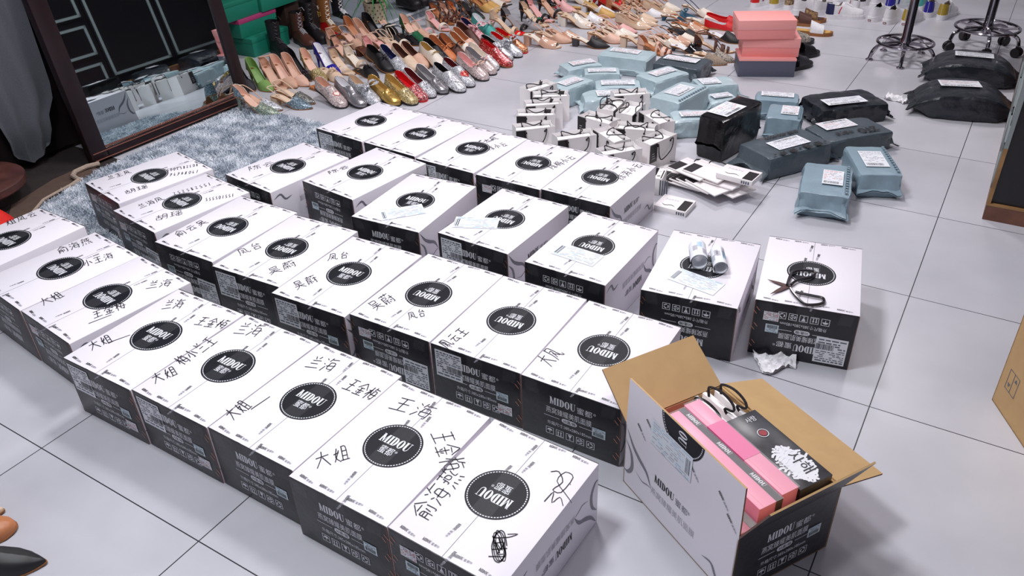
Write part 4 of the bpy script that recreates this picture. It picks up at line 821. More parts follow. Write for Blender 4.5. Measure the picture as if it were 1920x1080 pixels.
def label_print(mb, c, ax, ay, w, h, seed, paper=M_PAPER, bars=(.5, .3, .95, .62), tint=None, lift=.0012, line=None):
    """a paper label: sheet, barcode block, rows of fine print"""
    n = ax.cross(ay).normalized(); r = random.Random(seed)
    P = lambda u, v, k=0: c + ax * ((u - .5) * w) + ay * ((.5 - v) * h) + n * (lift + k)
    mb.quad(P(0, 1), P(1, 1), P(1, 0), P(0, 0), paper)
    b0, v0, b1, v1 = bars
    u = b0
    while u < b1:
        d = r.choice((.008, .012, .02)) 
        mb.quad(P(u, v1, .0003), P(u + d, v1, .0003), P(u + d, v0, .0003), P(u, v0, .0003), M_BAR)
        u += d + r.choice((.008, .014, .02))
    v = .06
    while v < .95:
        u = .05
        hh = r.choice((.03, .045, .025))
        while u < .9:
            d = r.uniform(.05, .22)
            if r.random() < .72 and not (b0 - .02 - d < u < b1 and v0 - .05 < v < v1 + .02):
                mb.quad(P(u, v + hh, .0003), P(min(u + d, .96), v + hh, .0003), P(min(u + d, .96), v, .0003), P(u, v, .0003), tint if tint and r.random() < .4 else (line or M_LINE))
            u += d + .04
        v += hh + r.uniform(.035, .07)

def shipping_label(parent, e):
    mb = MB()
    o = Vector((0, -CL / 2, CH / 2)); ax, ay = X * e, Z * e
    label_print(mb, o + ax * (-.30 * CW) + ay * (.20 * CH), ax, ay, .084, .088, 11, bars=(.42, .52, .97, .74))
    return mb.build('shipping_label', parent, smooth=False)

def small_sticker(parent, e, which):
    mb = MB(); o = Vector((0, -CL / 2, CH / 2)); ax, ay = X * e, Z * e
    if which == 0:
        label_print(mb, o + ax * (.295 * CW) + ay * (-.03 * CH), ax, ay, .036, .028, 5, paper=M_PAPERB, bars=(.1, .5, .9, .9), tint=M_BLUEP)
        nm = 'security_sticker'
    else:
        label_print(mb, o + ax * (.32 * CW) + ay * (-.25 * CH), ax, ay, .042, .030, 9, bars=(.95, 0, .95, 0), tint=M_REDP)
        nm = 'certificate_sticker'
    return mb.build(nm, parent, smooth=False)

def tape_strip(parent, seed):
    """clear tape along the flap seam and down both ends, slightly wrinkled"""
    r = random.Random(seed); mb = MB()
    w = .024; rows = []
    def row(p, ax, n):
        return [p + ax * (k * w / 4) + n * (.0008 + .0005 * r.random()) for k in range(-4, 5)]
    d = r.uniform(.045, .07)
    for t in [d, d * .66, d * .33, .003]:
        rows.append(row(Vector((r.uniform(-.002, .002), -CL / 2, CH - t)), X, -Y))
    for k in range(25):
        rows.append(row(Vector((0, -CL / 2 + CL * k / 24, CH)), X, Z))
    for t in [.003, .02, .04, .06]:
        rows.append(row(Vector((0, CL / 2, CH - t)), X, Y))
    mb.grid(rows, M_TAPE)
    # creased ends stuck round the upper corners of the end
    for s in (-1, 1):
        rows = []
        for k in range(6):
            a = k / 5
            p = Vector((s * (CW / 2 - .03 - .006 * a), -CL / 2 - .001, CH - .002 - .035 * a))
            rows.append([p + X * (.018 * (j - 1.5) / 1.5) - Y * (.0008 + .0016 * r.random()) for j in range(4)])
        mb.grid(rows, M_TAPE)
    return mb.build('packing_tape', parent, smooth=True, angle=15)

# marker strokes, drawn on a 10 x 10 square
STROKES = {
 '大': [[(1, 6.2), (9, 7)], [(5, 9.5), (4.6, 6), (1, .5)], [(4.8, 6), (9.2, .6)]],
 '姐': [[(2.6, 9), (1.2, 4), (4.2, .8)], [(3.8, 7), (.8, .8)], [(.4, 5.6), (4.2, 6)], [(5.6, 9), (5.6, 1)], [(5.6, 9), (8.8, 9.2), (8.8, 1)], [(5.6, 6.4), (8.8, 6.5)], [(5.6, 3.8), (8.8, 3.9)], [(4.6, .8), (10, 1)]],
 '王': [[(1.4, 8.6), (8.6, 9)], [(2, 5), (8, 5.3)], [(.6, 1), (9.6, 1.4)], [(5, 9), (5, 1)]],
 '金': [[(5, 9.8), (.6, 5.4)], [(5, 9.8), (9.6, 5.6)], [(3, 6), (7, 6.1)], [(1.8, 3.8), (8.2, 4)], [(5, 6), (5, .8)], [(2.8, 3), (3.6, 1.8)], [(7.2, 3.2), (6.3, 1.8)], [(.8, .6), (9.4, .8)]],
 '梅': [[(.4, 6.6), (4, 7)], [(2.2, 9.6), (2.2, .5)], [(2.2, 6.5), (.2, 3)], [(2.4, 6), (3.8, 4.4)], [(5.8, 9.8), (4.6, 7.6)], [(5.4, 8.6), (9.6, 8.8)], [(5.6, 7), (5, 2), (9, 2)], [(5.6, 7), (9, 7), (8.6, .8), (7.4, .6)], [(4, 4.4), (10, 4.6)]],
 '兰': [[(3, 9.6), (4.2, 7.8)], [(7.2, 9.8), (5.8, 7.8)], [(2, 7), (8.2, 7.2)], [(2.6, 4.2), (7.6, 4.4)], [(.6, 1), (9.8, 1.4)]],
 '海': [[(1, 9), (2.4, 8)], [(.6, 6), (2, 5)], [(.6, .6), (2.8, 4)], [(5, 9.8), (3.6, 7.2)], [(4.6, 8.4), (9.4, 8.6)], [(5, 6.8), (4.2, 2), (8.8, 2)], [(5, 6.8), (8.8, 6.8), (8.2, .6), (7.2, .4)], [(3.4, 4.4), (10, 4.6)]],
 '小': [[(5, 9.6), (5, .8), (3.8, 1.8)], [(3, 6.4), (1, 2.8)], [(7, 6.6), (9.2, 3)]],
 '吴': [[(2.6, 9.4), (2.6, 6.8)], [(2.6, 9.4), (7.4, 9.6), (7, 6.8)], [(2.6, 6.8), (7.2, 7)], [(2, 5.4), (8, 5.6)], [(.8, 3.6), (9.2, 3.9)], [(5, 5.4), (4, 2.6), (.8, .4)], [(5, 3.4), (9.4, .4)]],
 '蔚': [[(.8, 8.8), (9.4, 9.2)], [(3.2, 10), (3.2, 8)], [(6.6, 10), (6.6, 8)], [(1.2, 7), (5.2, 7.2), (5, 5.6), (1.4, 5.4)], [(1.4, 7), (.4, .6)], [(1.6, 4), (5.4, 4.1)], [(3.4, 4), (3.4, .8)], [(2, 2.6), (1.4, 1.4)], [(4.6, 2.8), (5.4, 1.4)], [(6, 5.6), (10, 5.8)], [(8.4, 7.6), (8.4, .6), (7.2, 1.2)], [(6.6, 4), (7.4, 2.8)]],
 '凤': [[(2.4, 9.4), (2, 4), (.4, .4)], [(2.4, 9.4), (7.6, 9.6), (7.6, 2), (10, .8), (10, 2.4)], [(3.6, 7), (6.4, 7), (3.2, 2)], [(3.8, 5.4), (6.6, 2.4)]],
 '台': [[(4.8, 9.8), (2, 6), (7.6, 6.6)], [(6.6, 8.2), (8.4, 5.8)], [(2.6, 4.4), (2.8, .8)], [(2.6, 4.4), (7.6, 4.6), (7.2, .8)], [(2.8, 1), (7.3, 1.1)]],
 '陈': [[(1, 9.6), (1, .4)], [(1, 9.4), (3.4, 9.4), (2, 6.6), (3.6, 4.6), (1.4, 3.8)], [(4.2, 8), (9.8, 8.4)], [(6.6, 9.8), (5, 5.2), (9.6, 5.4)], [(7.4, 7), (7.4, .6), (6.2, 1.4)], [(5.6, 3.6), (4.4, 1.4)], [(8.6, 3.6), (9.8, 1.6)]],
 '云': [[(2.4, 8.6), (7.8, 8.8)], [(.8, 5.8), (9.4, 6.1)], [(5, 5.8), (2, 1.2), (8.2, 1.8)], [(6.8, 3.8), (9, .8)]],
 '胡': [[(.4, 6.8), (5, 7)], [(2.6, 9.4), (2.6, 4.6)], [(1, 4.6), (1, 1)], [(1, 4.6), (4.2, 4.7), (4.2, 1), (1, 1.1)], [(6, 9.2), (5.8, 3), (4.8, .4)], [(6, 9.2), (9.2, 9.3), (9.2, .8), (8, 1)], [(6, 6.6), (9.2, 6.6)], [(6, 4.2), (9.2, 4.2)]],
 '瑶': [[(.4, 8.6), (3.6, 8.8)], [(.6, 5.6), (3.4, 5.7)], [(.2, 1.6), (3.8, 2.2)], [(2, 8.6), (2, 1.9)], [(9, 9.6), (4.8, 8.6)], [(5, 7.6), (5.6, 6.6)], [(7, 7.8), (7, 6.6)], [(9, 7.8), (8.4, 6.6)], [(5.2, 5.4), (9, 5.6)], [(4.2, 3.6), (10, 3.8)], [(7, 5.4), (7, 1)], [(5, 2.6), (5, .9), (9.2, .9), (9.2, 2.8)]],
 '俞': [[(5, 9.8), (.8, 6)], [(5, 9.8), (9.4, 6)], [(3, 6.8), (7, 6.9)], [(1.6, 5.4), (1.4, .4)], [(1.6, 5.4), (4.4, 5.4), (4.4, .8)], [(1.6, 3.8), (4.4, 3.8)], [(1.5, 2.4), (4.4, 2.4)], [(6.4, 5), (6.4, 2.2)], [(8.6, 5.4), (8.6, .6), (7.6, 1)]],
 '燕': [[(.8, 9), (9.2, 9.2)], [(3.2, 10), (3.2, 8)], [(6.8, 10), (6.8, 8)], [(3.6, 7.4), (6.4, 7.4), (6.4, 5), (3.6, 5), (3.6, 7.4)], [(2.4, 7.4), (2.4, 3.6), (.8, 4)], [(.8, 6), (2.4, 5.8)], [(9, 7.2), (7.6, 6), (7.4, 3.8), (9.4, 4)], [(1.6, 2.4), (.8, .6)], [(3.8, 2.4), (4.2, .8)], [(6, 2.4), (6.6, .8)], [(8.2, 2.6), (9.4, .6)]],
 '~': [[(1, 5), (3, 8), (2.4, 2), (5, 7), (4.6, 2.4), (7.4, 7.4), (6.6, 1.6), (9.6, 6)]],
 '-': [[(-1, 1), (12, 3)]],
 '@': [[(5 + (3.0 - .5 * (j // 12 % 3)) * cos(j * .524 + .3 * (j // 12)), 5 + (4.6 - .3 * (j // 12 % 2)) * sin(j * .524)) for j in range(50)], [(2, 8), (6, 2), (3, 7), (7, 3), (4, 8.4), (6.4, 4)], [(1, 2.2), (8, 2.2)], [(2, 4), (8.6, 4.4)], [(2.4, 8), (8.6, 7.6), (13, 8.6), (8, 8.4)], [(3, 6), (7.6, 6.4), (4, 3), (7, 3.2)]],
 '&': [[(1, 9), (4, 9.6), (6, 6), (2, 4), (5, 3), (9, 8), (6, 9.6), (3, 7), (8, 2), (9, .5)], [(0, 1), (3, 4), (2, .2), (5, 2.6), (6, 0)], [(7.4, 6.2), (8, 6.3)]],
}
STROKES.update({
 '0': [[(5, 9.4), (2.4, 7), (2.4, 3), (5, .8), (7.4, 3), (7.4, 7), (5, 9.4)]], '1': [[(5.4, 9.4), (4.4, .6)]],
 '2': [[(2.6, 8), (5, 9.4), (7.2, 7.6), (2.4, 1), (8, 1.2)]], '3': [[(2.6, 9), (7, 8.4), (4.4, 5.4), (7.2, 3), (2.6, .8)]],
 '4': [[(6, 9.4), (2, 3.8), (8.4, 4)], [(6.4, 6.4), (5.8, .4)]], '5': [[(7.6, 9.2), (3.6, 9), (3, 5.6), (7, 4.4), (5.6, 1), (2.4, 1)]],
 '6': [[(6.6, 9.4), (3, 5), (3.2, 1.4), (6.8, 1.6), (6.4, 4.4), (3.2, 3.8)]], '7': [[(2.4, 9), (7.6, 9), (4.4, .6)]],
 '8': [[(5.4, 5.2), (2.8, 7.6), (5.4, 9.4), (7.2, 7.4), (3, 2.6), (5, .6), (7.2, 2.4), (4.4, 5.6)]], '9': [[(7, 7.4), (4, 9.2), (3, 6.4), (6.8, 6.6), (6, .6)]]})

def writing(parent, notes, seed):
    """marker notes: (text, x0, y0, x1, y1, height) baseline in carton coordinates on the lid"""
    r = random.Random(seed)
    for body, x0, y0, x1, y1, h in notes:
        mb = MB()
        ax = Vector((x1 - x0, y1 - y0, 0)); ln = ax.length; ax.normalize(); ay = Vector((-ax.y, ax.x, 0))
        st = ln / len(body)
        for k, ch in enumerate(body):
            for stroke in STROKES[ch]:
                jx, jy = r.uniform(-.3, .3), r.uniform(-.3, .3)
                pts = []
                for i, (a, b_) in enumerate(stroke):
                    a += jx + r.uniform(-.25, .25) + b_ * .12; b_ += jy + r.uniform(-.25, .25)
                    pts.append(Vector((x0, y0, CH + .0010)) + ax * ((k + .05 + a * .088) * st) + ay * (b_ / 10 * h))
                if len(pts) > 2:
                    q = []
                    for i in range(len(pts) - 1):
                        q += [pts[i].lerp(pts[i + 1], t) for t in (0, .33, .67)]
                    q.append(pts[-1])
                    q = [q[0]] + [(q[i - 1] + q[i] * 2 + q[i + 1]) / 4 for i in range(1, len(q) - 1)] + [q[-1]]
                    pts = q
                mb.ribbon(pts, Z, [.0026 * (1 - .35 * i / len(pts)) for i in range(len(pts))], M_PEN)
        mb.build('handwriting', parent, smooth=False)

M_PALEBL = mat('pale_blue_print', (176, 204, 226), 0.5)
M_WAYPAPER = mat('thin_waybill_paper', (228, 234, 242), 0.35)
def waybill(parent, x, y, a, w=.15, h=.075, seed=0):
    mb = MB()
    ax = Vector((cos(a), sin(a), 0)); ay = Vector((-sin(a), cos(a), 0))
    label_print(mb, Vector((x, y, CH)), ax, ay, w, h, seed, paper=M_WAYPAPER, bars=(.03, .2, .12, .85), tint=M_PALEBL, lift=.0016, line=M_LGREY)
    return mb.build('waybill', parent, smooth=False)

_CM = {}
def carton_body(parent, logo_up, end_up):
    k = (logo_up, end_up)
    if k not in _CM:
        o = carton_mesh(*k).build('carton_body', parent, smooth=True, angle=25)
        _CM[k] = o.data
        return o
    return link('carton_body', _CM[k], parent)

for _i, (_k, _x, _y, _rz, _lu, _eu, _lab, _stk, _notes, _way, _label) in enumerate(CARTONS):
    _t = thing('printed_carton', _label, 'box', (_x, _y, 0), _rz, 'white and black cartons in rows on the floor')
    carton_body(_t, _lu, _eu)
    _e = 1 if _eu else -1
    tape_strip(_t, _i)
    if _lab: shipping_label(_t, _e)
    for _s in _stk: small_sticker(_t, _e, _s)
    if _notes: writing(_t, _notes, _i)
    if _way: waybill(_t, *_way, seed=_i)

# ------------------------------------------------------------------ the open carton and what is in it
def local_frame(x, y, z, rz):
    return Matrix.Translation((x, y, z)) @ Matrix.Rotation(rz, 4, 'Z')

_ox, _oy, _or = OPEN_CARTON
_oc = thing('open_carton', 'opened white and black carton full of pink boxes, its kraft flaps raised', 'box', (_ox, _oy, 0), _or)
_b = MB()
_t = .004; _w, _l, _h = CW / 2, CL / 2, CH
def wall(mb, x0, x1, y0, y1, outer, axis, sgn):
    vs = [(x0, y0, 0), (x1, y0, 0), (x1, y1, 0), (x0, y1, 0), (x0, y0, _h), (x1, y0, _h), (x1, y1, _h), (x0, y1, _h)]
    for f in [(3, 2, 1, 0), (4, 5, 6, 7), (0, 1, 5, 4), (1, 2, 6, 5), (2, 3, 7, 6), (3, 0, 4, 7)]:
        a, b_, c = (Vector(vs[i]) for i in f[:3]); n = (b_ - a).cross(c - b_).normalized()
        mb.add([vs[i] for i in f], [(0, 1, 2, 3)], outer if n[axis] * sgn > .5 else M_KRAFT)
wall(_b, -_w, -_w + _t, -_l, _l, M_WHITE, 0, -1)
wall(_b, _w - _t, _w, -_l, _l, M_WHITE, 0, 1)
wall(_b, -_w, _w, -_l, -_l + _t, M_BLACK, 1, -1)
wall(_b, -_w, _w, _l - _t, _l, M_BLACK, 1, 1)
_b.box(-_w, _w, -_l, _l, 0, _t, M_KRAFT)
end_print(_b, Vector((0, -_l, _h / 2)), X, Z)
side_print(_b, Vector((-_w, 0, _h / 2)), -Y, Z)
_b.build('carton_body', _oc, smooth=False)
small_sticker(_oc, 1, 0)

def flap(hinge, along, out, size, ang, outer, deco=None, label=None):
    """a flap hinged on the rim: turned ang outwards from upright; its outer face shows when raised"""
    mb = MB(); h = Vector(hinge); a = Vector(along); o = Vector(out)
    up = (Z * cos(ang) + o * sin(ang)).normalized(); n = (o * cos(ang) - Z * sin(ang)).normalized()
    ln = a.length / 2; a = a.normalized()
    P = lambda u, v, k: h + a * u + up * v + n * k
    c0, c1 = .002, .004
    vs = [P(-ln, 0, 0), P(ln, 0, 0), P(ln - .004, size, 0), P(-ln + .004, size, 0)]
    vi = [P(-ln, 0, -c1), P(ln, 0, -c1), P(ln - .004, size, -c1), P(-ln + .004, size, -c1)]
    mb.add(vs, [(0, 1, 2, 3)], outer); mb.add(vi, [(3, 2, 1, 0)], M_KRAFT)
    for i in range(4):
        j = (i + 1) % 4
        mb.quad(vs[i], vi[i], vi[j], vs[j], M_KRAFTD if i in (1, 3) else M_KRAFT)
    if deco: deco(mb, P, a, up, n, ln, size)
    o_ = mb.build('flap', _oc, smooth=False)
    if label: o_['label'] = label
    return o_, P, a, up, n

def half_logo(mb, P, a, up, n, ln, size):
    N = 40; r = .069
    c = P(0, size, .0006)
    vs = [c - a * (r * cos(pi * j / N)) - up * (r * sin(pi * j / N)) for j in range(N + 1)]
    mb.add(vs, [tuple(range(N + 1))], M_LOGO)
    for j in range(32):
        a0 = pi * j / 32; a1 = a0 + .06
        Q = lambda rr, q: c - a * (rr * cos(q)) - up * (rr * sin(q)) + n * .0004
        mb.quad(Q(r * .905, a0), Q(r * .94, a0), Q(r * .94, a1), Q(r * .905, a1), M_PRINT)
    # lower part of the word: D O U
    for vs, fs in MIDOU[0]:        # the end of the word, cut by the flap edge
        if min(x for x, y in vs) > 2.8:
            mb.add([P(-.010 + y * .026, size - .006 - (x - 2.8) * .0165, .0012) for x, y in vs], fs, M_PRINT)
    for u in (-.15, -.12, .03, .12, .15):
        small_words(mb, P(u, .02 + .05 * abs(sin(u * 40)), .0004), (a * cos(.7) - up * sin(.7)), (up * cos(.7) + a * sin(.7)))
_fl, _P, _a, _up, _n = flap((-_w, 0, _h), (0, -2 * _l, 0), (-1, 0, 0), .138, FLAP_ANGLES[0], M_WHITE, half_logo, 'white flap carrying the lower half of the round black logo')
_b = MB(); label_print(_b, _P(-.03, .055, 0), _a, _up, .14, .07, 31, paper=M_WAYPAPER, bars=(.86, .2, .97, .8), tint=M_PALEBL, line=M_LGREY); _b.build('waybill', _fl, smooth=False)
flap((_w, 0, _h), (0, 2 * _l, 0), (1, 0, 0), .138, FLAP_ANGLES[1], M_WHITE, None, 'long kraft-brown flap folded outwards')
flap((0, _l, _h), (-2 * _w, 0, 0), (0, 1, 0), .138, FLAP_ANGLES[2], M_BLACK, None, 'kraft-brown end flap leaning against the next carton')
flap((0, -_l, _h), (2 * _w, 0, 0), (0, -1, 0), .138, FLAP_ANGLES[3], M_BLACK, None, 'end flap seen on its edge')

M_PINK = mat('candy_pink_card', (246, 150, 182), 0.32)
M_PINKD = mat('salmon_pink_card', (240, 140, 150), 0.4)
M_BAND = mat('glossy_black_band', (40, 34, 44), 0.15, coat=1.0)
M_MAGENTA = mat('hot_pink_film', (238, 96, 160), 0.2)
M_SHRINK = mat('clear_shrink_wrap', (250, 250, 250), 0.05, alpha=0.10)
_OF = local_frame(_ox, _oy, 0, _or)
def pink_pack(x, y, z0, z1, w, label, banded=True):
    wx = _OF @ Vector((x, y, z0))
    t = thing('pink_mask_box', label, 'box', wx, _or, 'pink boxes packed in the open carton')
    l = .315; h = z1 - z0
    b = MB(); b.bevel_box(-w / 2, w / 2, -l / 2, l / 2, 0, h, .001, M_PINK); b.box(-w * .30, -w * .30 + .0008, -l / 2 - .0004, l / 2, h, h + .0004, M_PINKD); b.build('pink_sleeve', t)
    if banded:
        b = MB(); s = .016
        b.box(w / 2 - s, w / 2 + .0012, -l / 2 - .0012, l / 2 + .0012, h - .002, h + .0012, M_BAND)
        b.box(w / 2 - s, w / 2 + .0012, -l / 2 - .0012, -l / 2, 0.002, h, M_BAND)
        for v in (.115, .01, -.095):
            midou(b, Vector((w / 2 - s / 2 - .0045, v, h + .0016)), -Y, X, .0105, M_PRINT, width=.042)
        o = b.build('black_ribbon_band', t, smooth=False)
    b = MB(); b.box(-w / 2 - .0006, w / 2 + .0018, -l / 2 - .002, l / 2 + .002, h + .0022, h + .0026, M_SHRINK); b.build('shrink_wrap', t, smooth=False)
    if not banded:
        b = MB(); b.box(-w / 2 - .0004, w / 2 + .0004, -.045, .075, h - .01, h + .0010, M_MAGENTA); b.build('magenta_wrap', t, smooth=False)
    return t
pink_pack(-.104, -.020, .006, .176, .054, 'pink box sunk lowest in the open carton, against its printed flap')
pink_pack(-.042, -.014, .006, .214, .060, 'pink box with a black lettered band, middle of the three in the open carton')
pink_pack(.0122, -.010, .006, .219, .045, 'plain pink box beside the grey ink-splash boxes in the open carton', False)

M_INKBOX = mat('charcoal_marbled_card', (72, 72, 78), 0.3, noise_amt=0.5, noise_scale=16, rgb2=(38, 36, 40))
M_DARKSIDE = mat('dark_maroon_card', (40, 24, 28), 0.4)
M_REDINK = mat('dark_red_ink', (150, 50, 60), 0.5)
def ink_box(z0, label, face):
    wx = _OF @ Vector((.0815, -.055, z0))
    t = thing('ink_splash_box', label, 'box', wx, _or, 'charcoal boxes in the open carton')
    w, l, h = .090, .235, .030
    b = MB(); b.bevel_box(-w / 2, w / 2, -l / 2, l / 2, 0, h, .0015, M_INKBOX)
    b.box(-w / 2 - .0004, w / 2 + .0004, -l / 2 - .0004, l / 2 + .0004, .004, .010, M_DARKSIDE)
    if face:
        r = random.Random(2); z = h + .0005
        b.add([(.002 + .030 * cos(2 * pi * j / 30) * (1 + .10 * sin(j * 2.3)), -.056 + .046 * sin(2 * pi * j / 30) * (1 + .08 * cos(j * 3.1)), z) for j in range(30)], [tuple(range(30))], M_PRINT)
        for k in range(15):        # a broad dry-brush splash
            v = -.108 + .0075 * k; c_ = sin(pi * (k + .6) / 15.4) ** .6
            x0, x1 = -.040 * c_ * r.uniform(.75, 1.1), .042 * c_ * r.uniform(.7, 1.1)
            n_ = 9
            b.ribbon([(x0 + (x1 - x0) * i / n_, v + .004 * sin(i * 1.3 + k), z + .00005 * k) for i in range(n_ + 1)], Z, [.0012 + .0070 * sin(pi * (i + .5) / (n_ + 1)) ** .4 * r.uniform(.85, 1.1) for i in range(n_ + 1)], M_PRINT)
        z += .0008
        text(b, '사해', Vector((.0, -.058, z + .0004)), -Y, X, .034, M_INKBOX, width=.062)
        for k in range(3):
            text(b, '자연', Vector((-.028, -.04 - k * .014, z + .0004)), -Y, X, .006, M_INKBOX)
        b.disc((.006, .048, z), X, Y, .013, M_PRINT, 24, .0115); b.disc((.006, .048, z), X, Y, .009, M_REDINK, 20)
        text(b, '사랑', Vector((.012, .088, z)), X, Y, .018, M_PRINT, width=.028)
    b.build('carton_sleeve', t)
ink_box(.150, 'charcoal box under the ink-splash box in the open carton', False)
ink_box(.1815, 'charcoal box with a white ink splash, on top in the open carton', True)
_wx = _OF @ Vector((.0815, -.055, .0055))
_t = thing('ink_splash_box', 'lowest charcoal box of the pile in the open carton', 'box', _wx, _or, 'charcoal boxes in the open carton')
_b = MB(); _b.bevel_box(-.045, .045, -.1175, .1175, 0, .143, .0015, M_INKBOX); _b.build('carton_sleeve', _t)
# folded gift bags with cords behind them
M_CORD = mat('black_cord', (30, 24, 30), 0.7, bump=0.5, bump_scale=300)
M_BAGW = mat('white_bag_board', (246, 240, 240), 0.4)
for _k in range(5):
    _wx = _OF @ Vector((.042 + _k * .0190, .128 + .006 * (_k % 2), .006))
    _t = thing('folded_gift_bag', ['white folded bag nearest the pink boxes in the open carton', 'second white folded bag from the pink boxes in the open carton', 'middle one of the five white folded bags in the open carton', 'fourth white folded bag from the pink boxes in the open carton', 'white folded bag against the long kraft flap in the open carton'][_k], 'bag', _wx, _or, 'folded bags in the open carton')
    _b = MB(); _b.bevel_box(-.005, .005, -.055, .055, 0, .172 + .008 * (_k % 3), .001, M_BAGW); _b.build('bag_body', _t)
    if _k in (0, 2, 4):
        _b = MB(); _hh = .172 + .008 * (_k % 3)
        _p = [Vector(p) for p in [(0, .035, _hh - .01), (.0, .042, _hh + .018), (-.006, .034, _hh + .036), (.004, .0, _hh + .040), (.012, -.034, _hh + .022), (.004, -.046, _hh + .010), (-.008, -.02, _hh + .014), (0, -.035, _hh - .01)]]
        for _q in range(2): _p = [_p[0]] + [w for i in range(len(_p) - 1) for w in (_p[i].lerp(_p[i + 1], .25), _p[i].lerp(_p[i + 1], .75))] + [_p[-1]]
        _b.tube(_p, .0032, M_CORD, 6)
        _b.build('cord_handle', _t)

# ------------------------------------------------------------------ courier parcels in plastic mailers
M_PGREY = mat('pale_blue_grey_plastic', (186, 205, 212), 0.30, bump=0.8, bump_scale=18, noise_amt=0.12, noise_scale=9)
M_PSLATE = mat('slate_blue_plastic', (142, 164, 177), 0.33, bump=0.45, bump_scale=14, noise_amt=0.12, noise_scale=9)
M_PDARK = mat('dark_grey_plastic', (80, 90, 98), 0.30, bump=0.9, bump_scale=14, noise_amt=0.15, noise_scale=8)
M_PBLACK = mat('charcoal_plastic', (40, 43, 50), 0.26, bump=1.0, bump_scale=12, noise_amt=0.2, noise_scale=8)
M_PTAPE = mat('black_plastic_tape', (20, 19, 22), 0.2, bump=0.8, bump_scale=11, noise_amt=0.5, noise_scale=12)
M_PALEPK = mat('pale_red_print', (226, 168, 170), 0.5)
M_PSTRIP = mat('dark_print_on_plastic', (12, 13, 17), 0.6)
M_PFADE = mat('grey_print_on_plastic', (88, 112, 126), 0.4)

def parcel_mesh(w, l, h, seed, pillow=0.0, crumple=.006, m=M_PGREY, fin=.035):
    """a wrapped block: rounded box whose skin is creased, pulled in at the ends and sealed by crumpled fins"""
    n = 22; k = 9
    mb = MB()
    off = Vector((seed * 3.7, seed * 1.3, seed * .7))
    def skin(p, nrm, amt):
        a = noise.noise(p * 22 + off) * .4 + (0.4 - abs(noise.noise(p * 11 + off * 2)) ** .6) * 1.1 + noise.noise(p * 48 + off) * .25
        return p + nrm * (a * amt)
    rings = []
    for i in range(n + 1):
        v = -1 + 2 * i / n
        y = v * l / 2
        f = 1 - pillow * abs(v) ** 3
        tt = 1 - .03 * abs(v) ** 10 - pillow * .3 * abs(v) ** 4
        ring = []
        per = []
        for j in range(k): per.append((-1 + 2 * j / k, -1))
        for j in range(k): per.append((1, -1 + 2 * j / k))
        for j in range(k): per.append((1 - 2 * j / k, 1))
        for j in range(k): per.append((-1, 1 - 2 * j / k))
        for a, b_ in per:
            q = 14.0
            r = (abs(a) ** q + abs(b_) ** q) ** (1 / q)
            a2, b2 = a / r, b_ / r
            x = a2 * w / 2 * tt; z = h * .5 + b2 * h / 2 * f - (1 - f) * h * .22
            nrm = Vector((a2 * abs(a2) ** 3, 0, b2 * abs(b2) ** 3))
            amt = crumple * (.35 if b_ > .9 else 1.0) * (.6 + .8 * abs(v) ** 3)
            p = skin(Vector((x, y, z)), nrm, amt)
            p.z = max(p.z, .0015)
            ring.append(p)
        rings.append(ring)
    for sgn, rg in ((-1, rings[0]), (1, rings[-1])):      # end closure: gathered towards a horizontal seam
        c = Vector((0, sgn * (l / 2 + .004), h * .45))
        mid = []
        for p in rg:
            q = p.lerp(c, .04); q.y = sgn * (l / 2 + .003); mid.append(q)
        mid2 = []
        for p in rg:
            q = p.copy(); q.x *= .90 + .08 * (1 - abs(p.z / h - .45) * 2); q.z = h * .42 + (p.z - h * .45) * .5
            q.y = sgn * (l / 2 + .006) + crumple * 1.6 * noise.noise(p * 36 + off); q.z = max(q.z, .0015); mid2.append(q)
        seam = []
        for p in rg:
            s = Vector((p.x * (.98 + fin * .8), sgn * (l / 2 + .012 + crumple * noise.noise(p * 30 - off)), h * .36 + (p.z - h * .45) * .06 + .010 * noise.noise(Vector((p.x * 25, seed, 0)))))
            s.z = max(s.z, .002)
            seam.append(s)
        tip = []
        for p in seam:
            e = (abs(p.x) / (w / 2)) ** 3
            d = fin * (.35 + .65 * e + .3 * noise.noise(Vector((p.x * 18, seed * 2.1, sgn))))
            q = p + Vector((p.x * .06, sgn * d * .8, -.45 * d + .6 * d * noise.noise(Vector((p.x * 22, seed, sgn * 3)))))
            q.z = max(q.z, .002)
            tip.append(q)
        chain = [rg, mid, mid2, seam, tip]
        if sgn < 0: chain = chain[::-1]
        mb.grid(chain, m, close_u=True)
    mb.grid(rings, m, close_u=True)
    return mb

def parcel(name, label, x, y, rz, w, l, h, seed, m, lab=None, pillow=.06, crumple=.006, fin=.035, z=0.0, prints=None, group='courier parcels on the tiled floor', lie=None):
    t = thing(name, label, 'parcel', (x, y, z), rz, group)
    mb = parcel_mesh(w, l, h, seed, pillow, crumple, m, fin)
    if prints: prints(mb, w, l, h)
    body = mb.build('mailer_bag', t, smooth=True, angle=28)
    if lab:
        lx, ly, la, lw, lh = lab
        b = MB()
        ax = Vector((cos(la), sin(la), 0)); ay = Vector((-sin(la), cos(la), 0))
        label_print(b, Vector((lx, ly, h + crumple * .35)), ax, ay, lw, lh, seed, bars=(.08, .78, .8, .93), tint=M_PALEPK if seed % 2 else None, lift=.0018, line=M_LGREY)
        b.build('address_label', t, smooth=False)
    return t

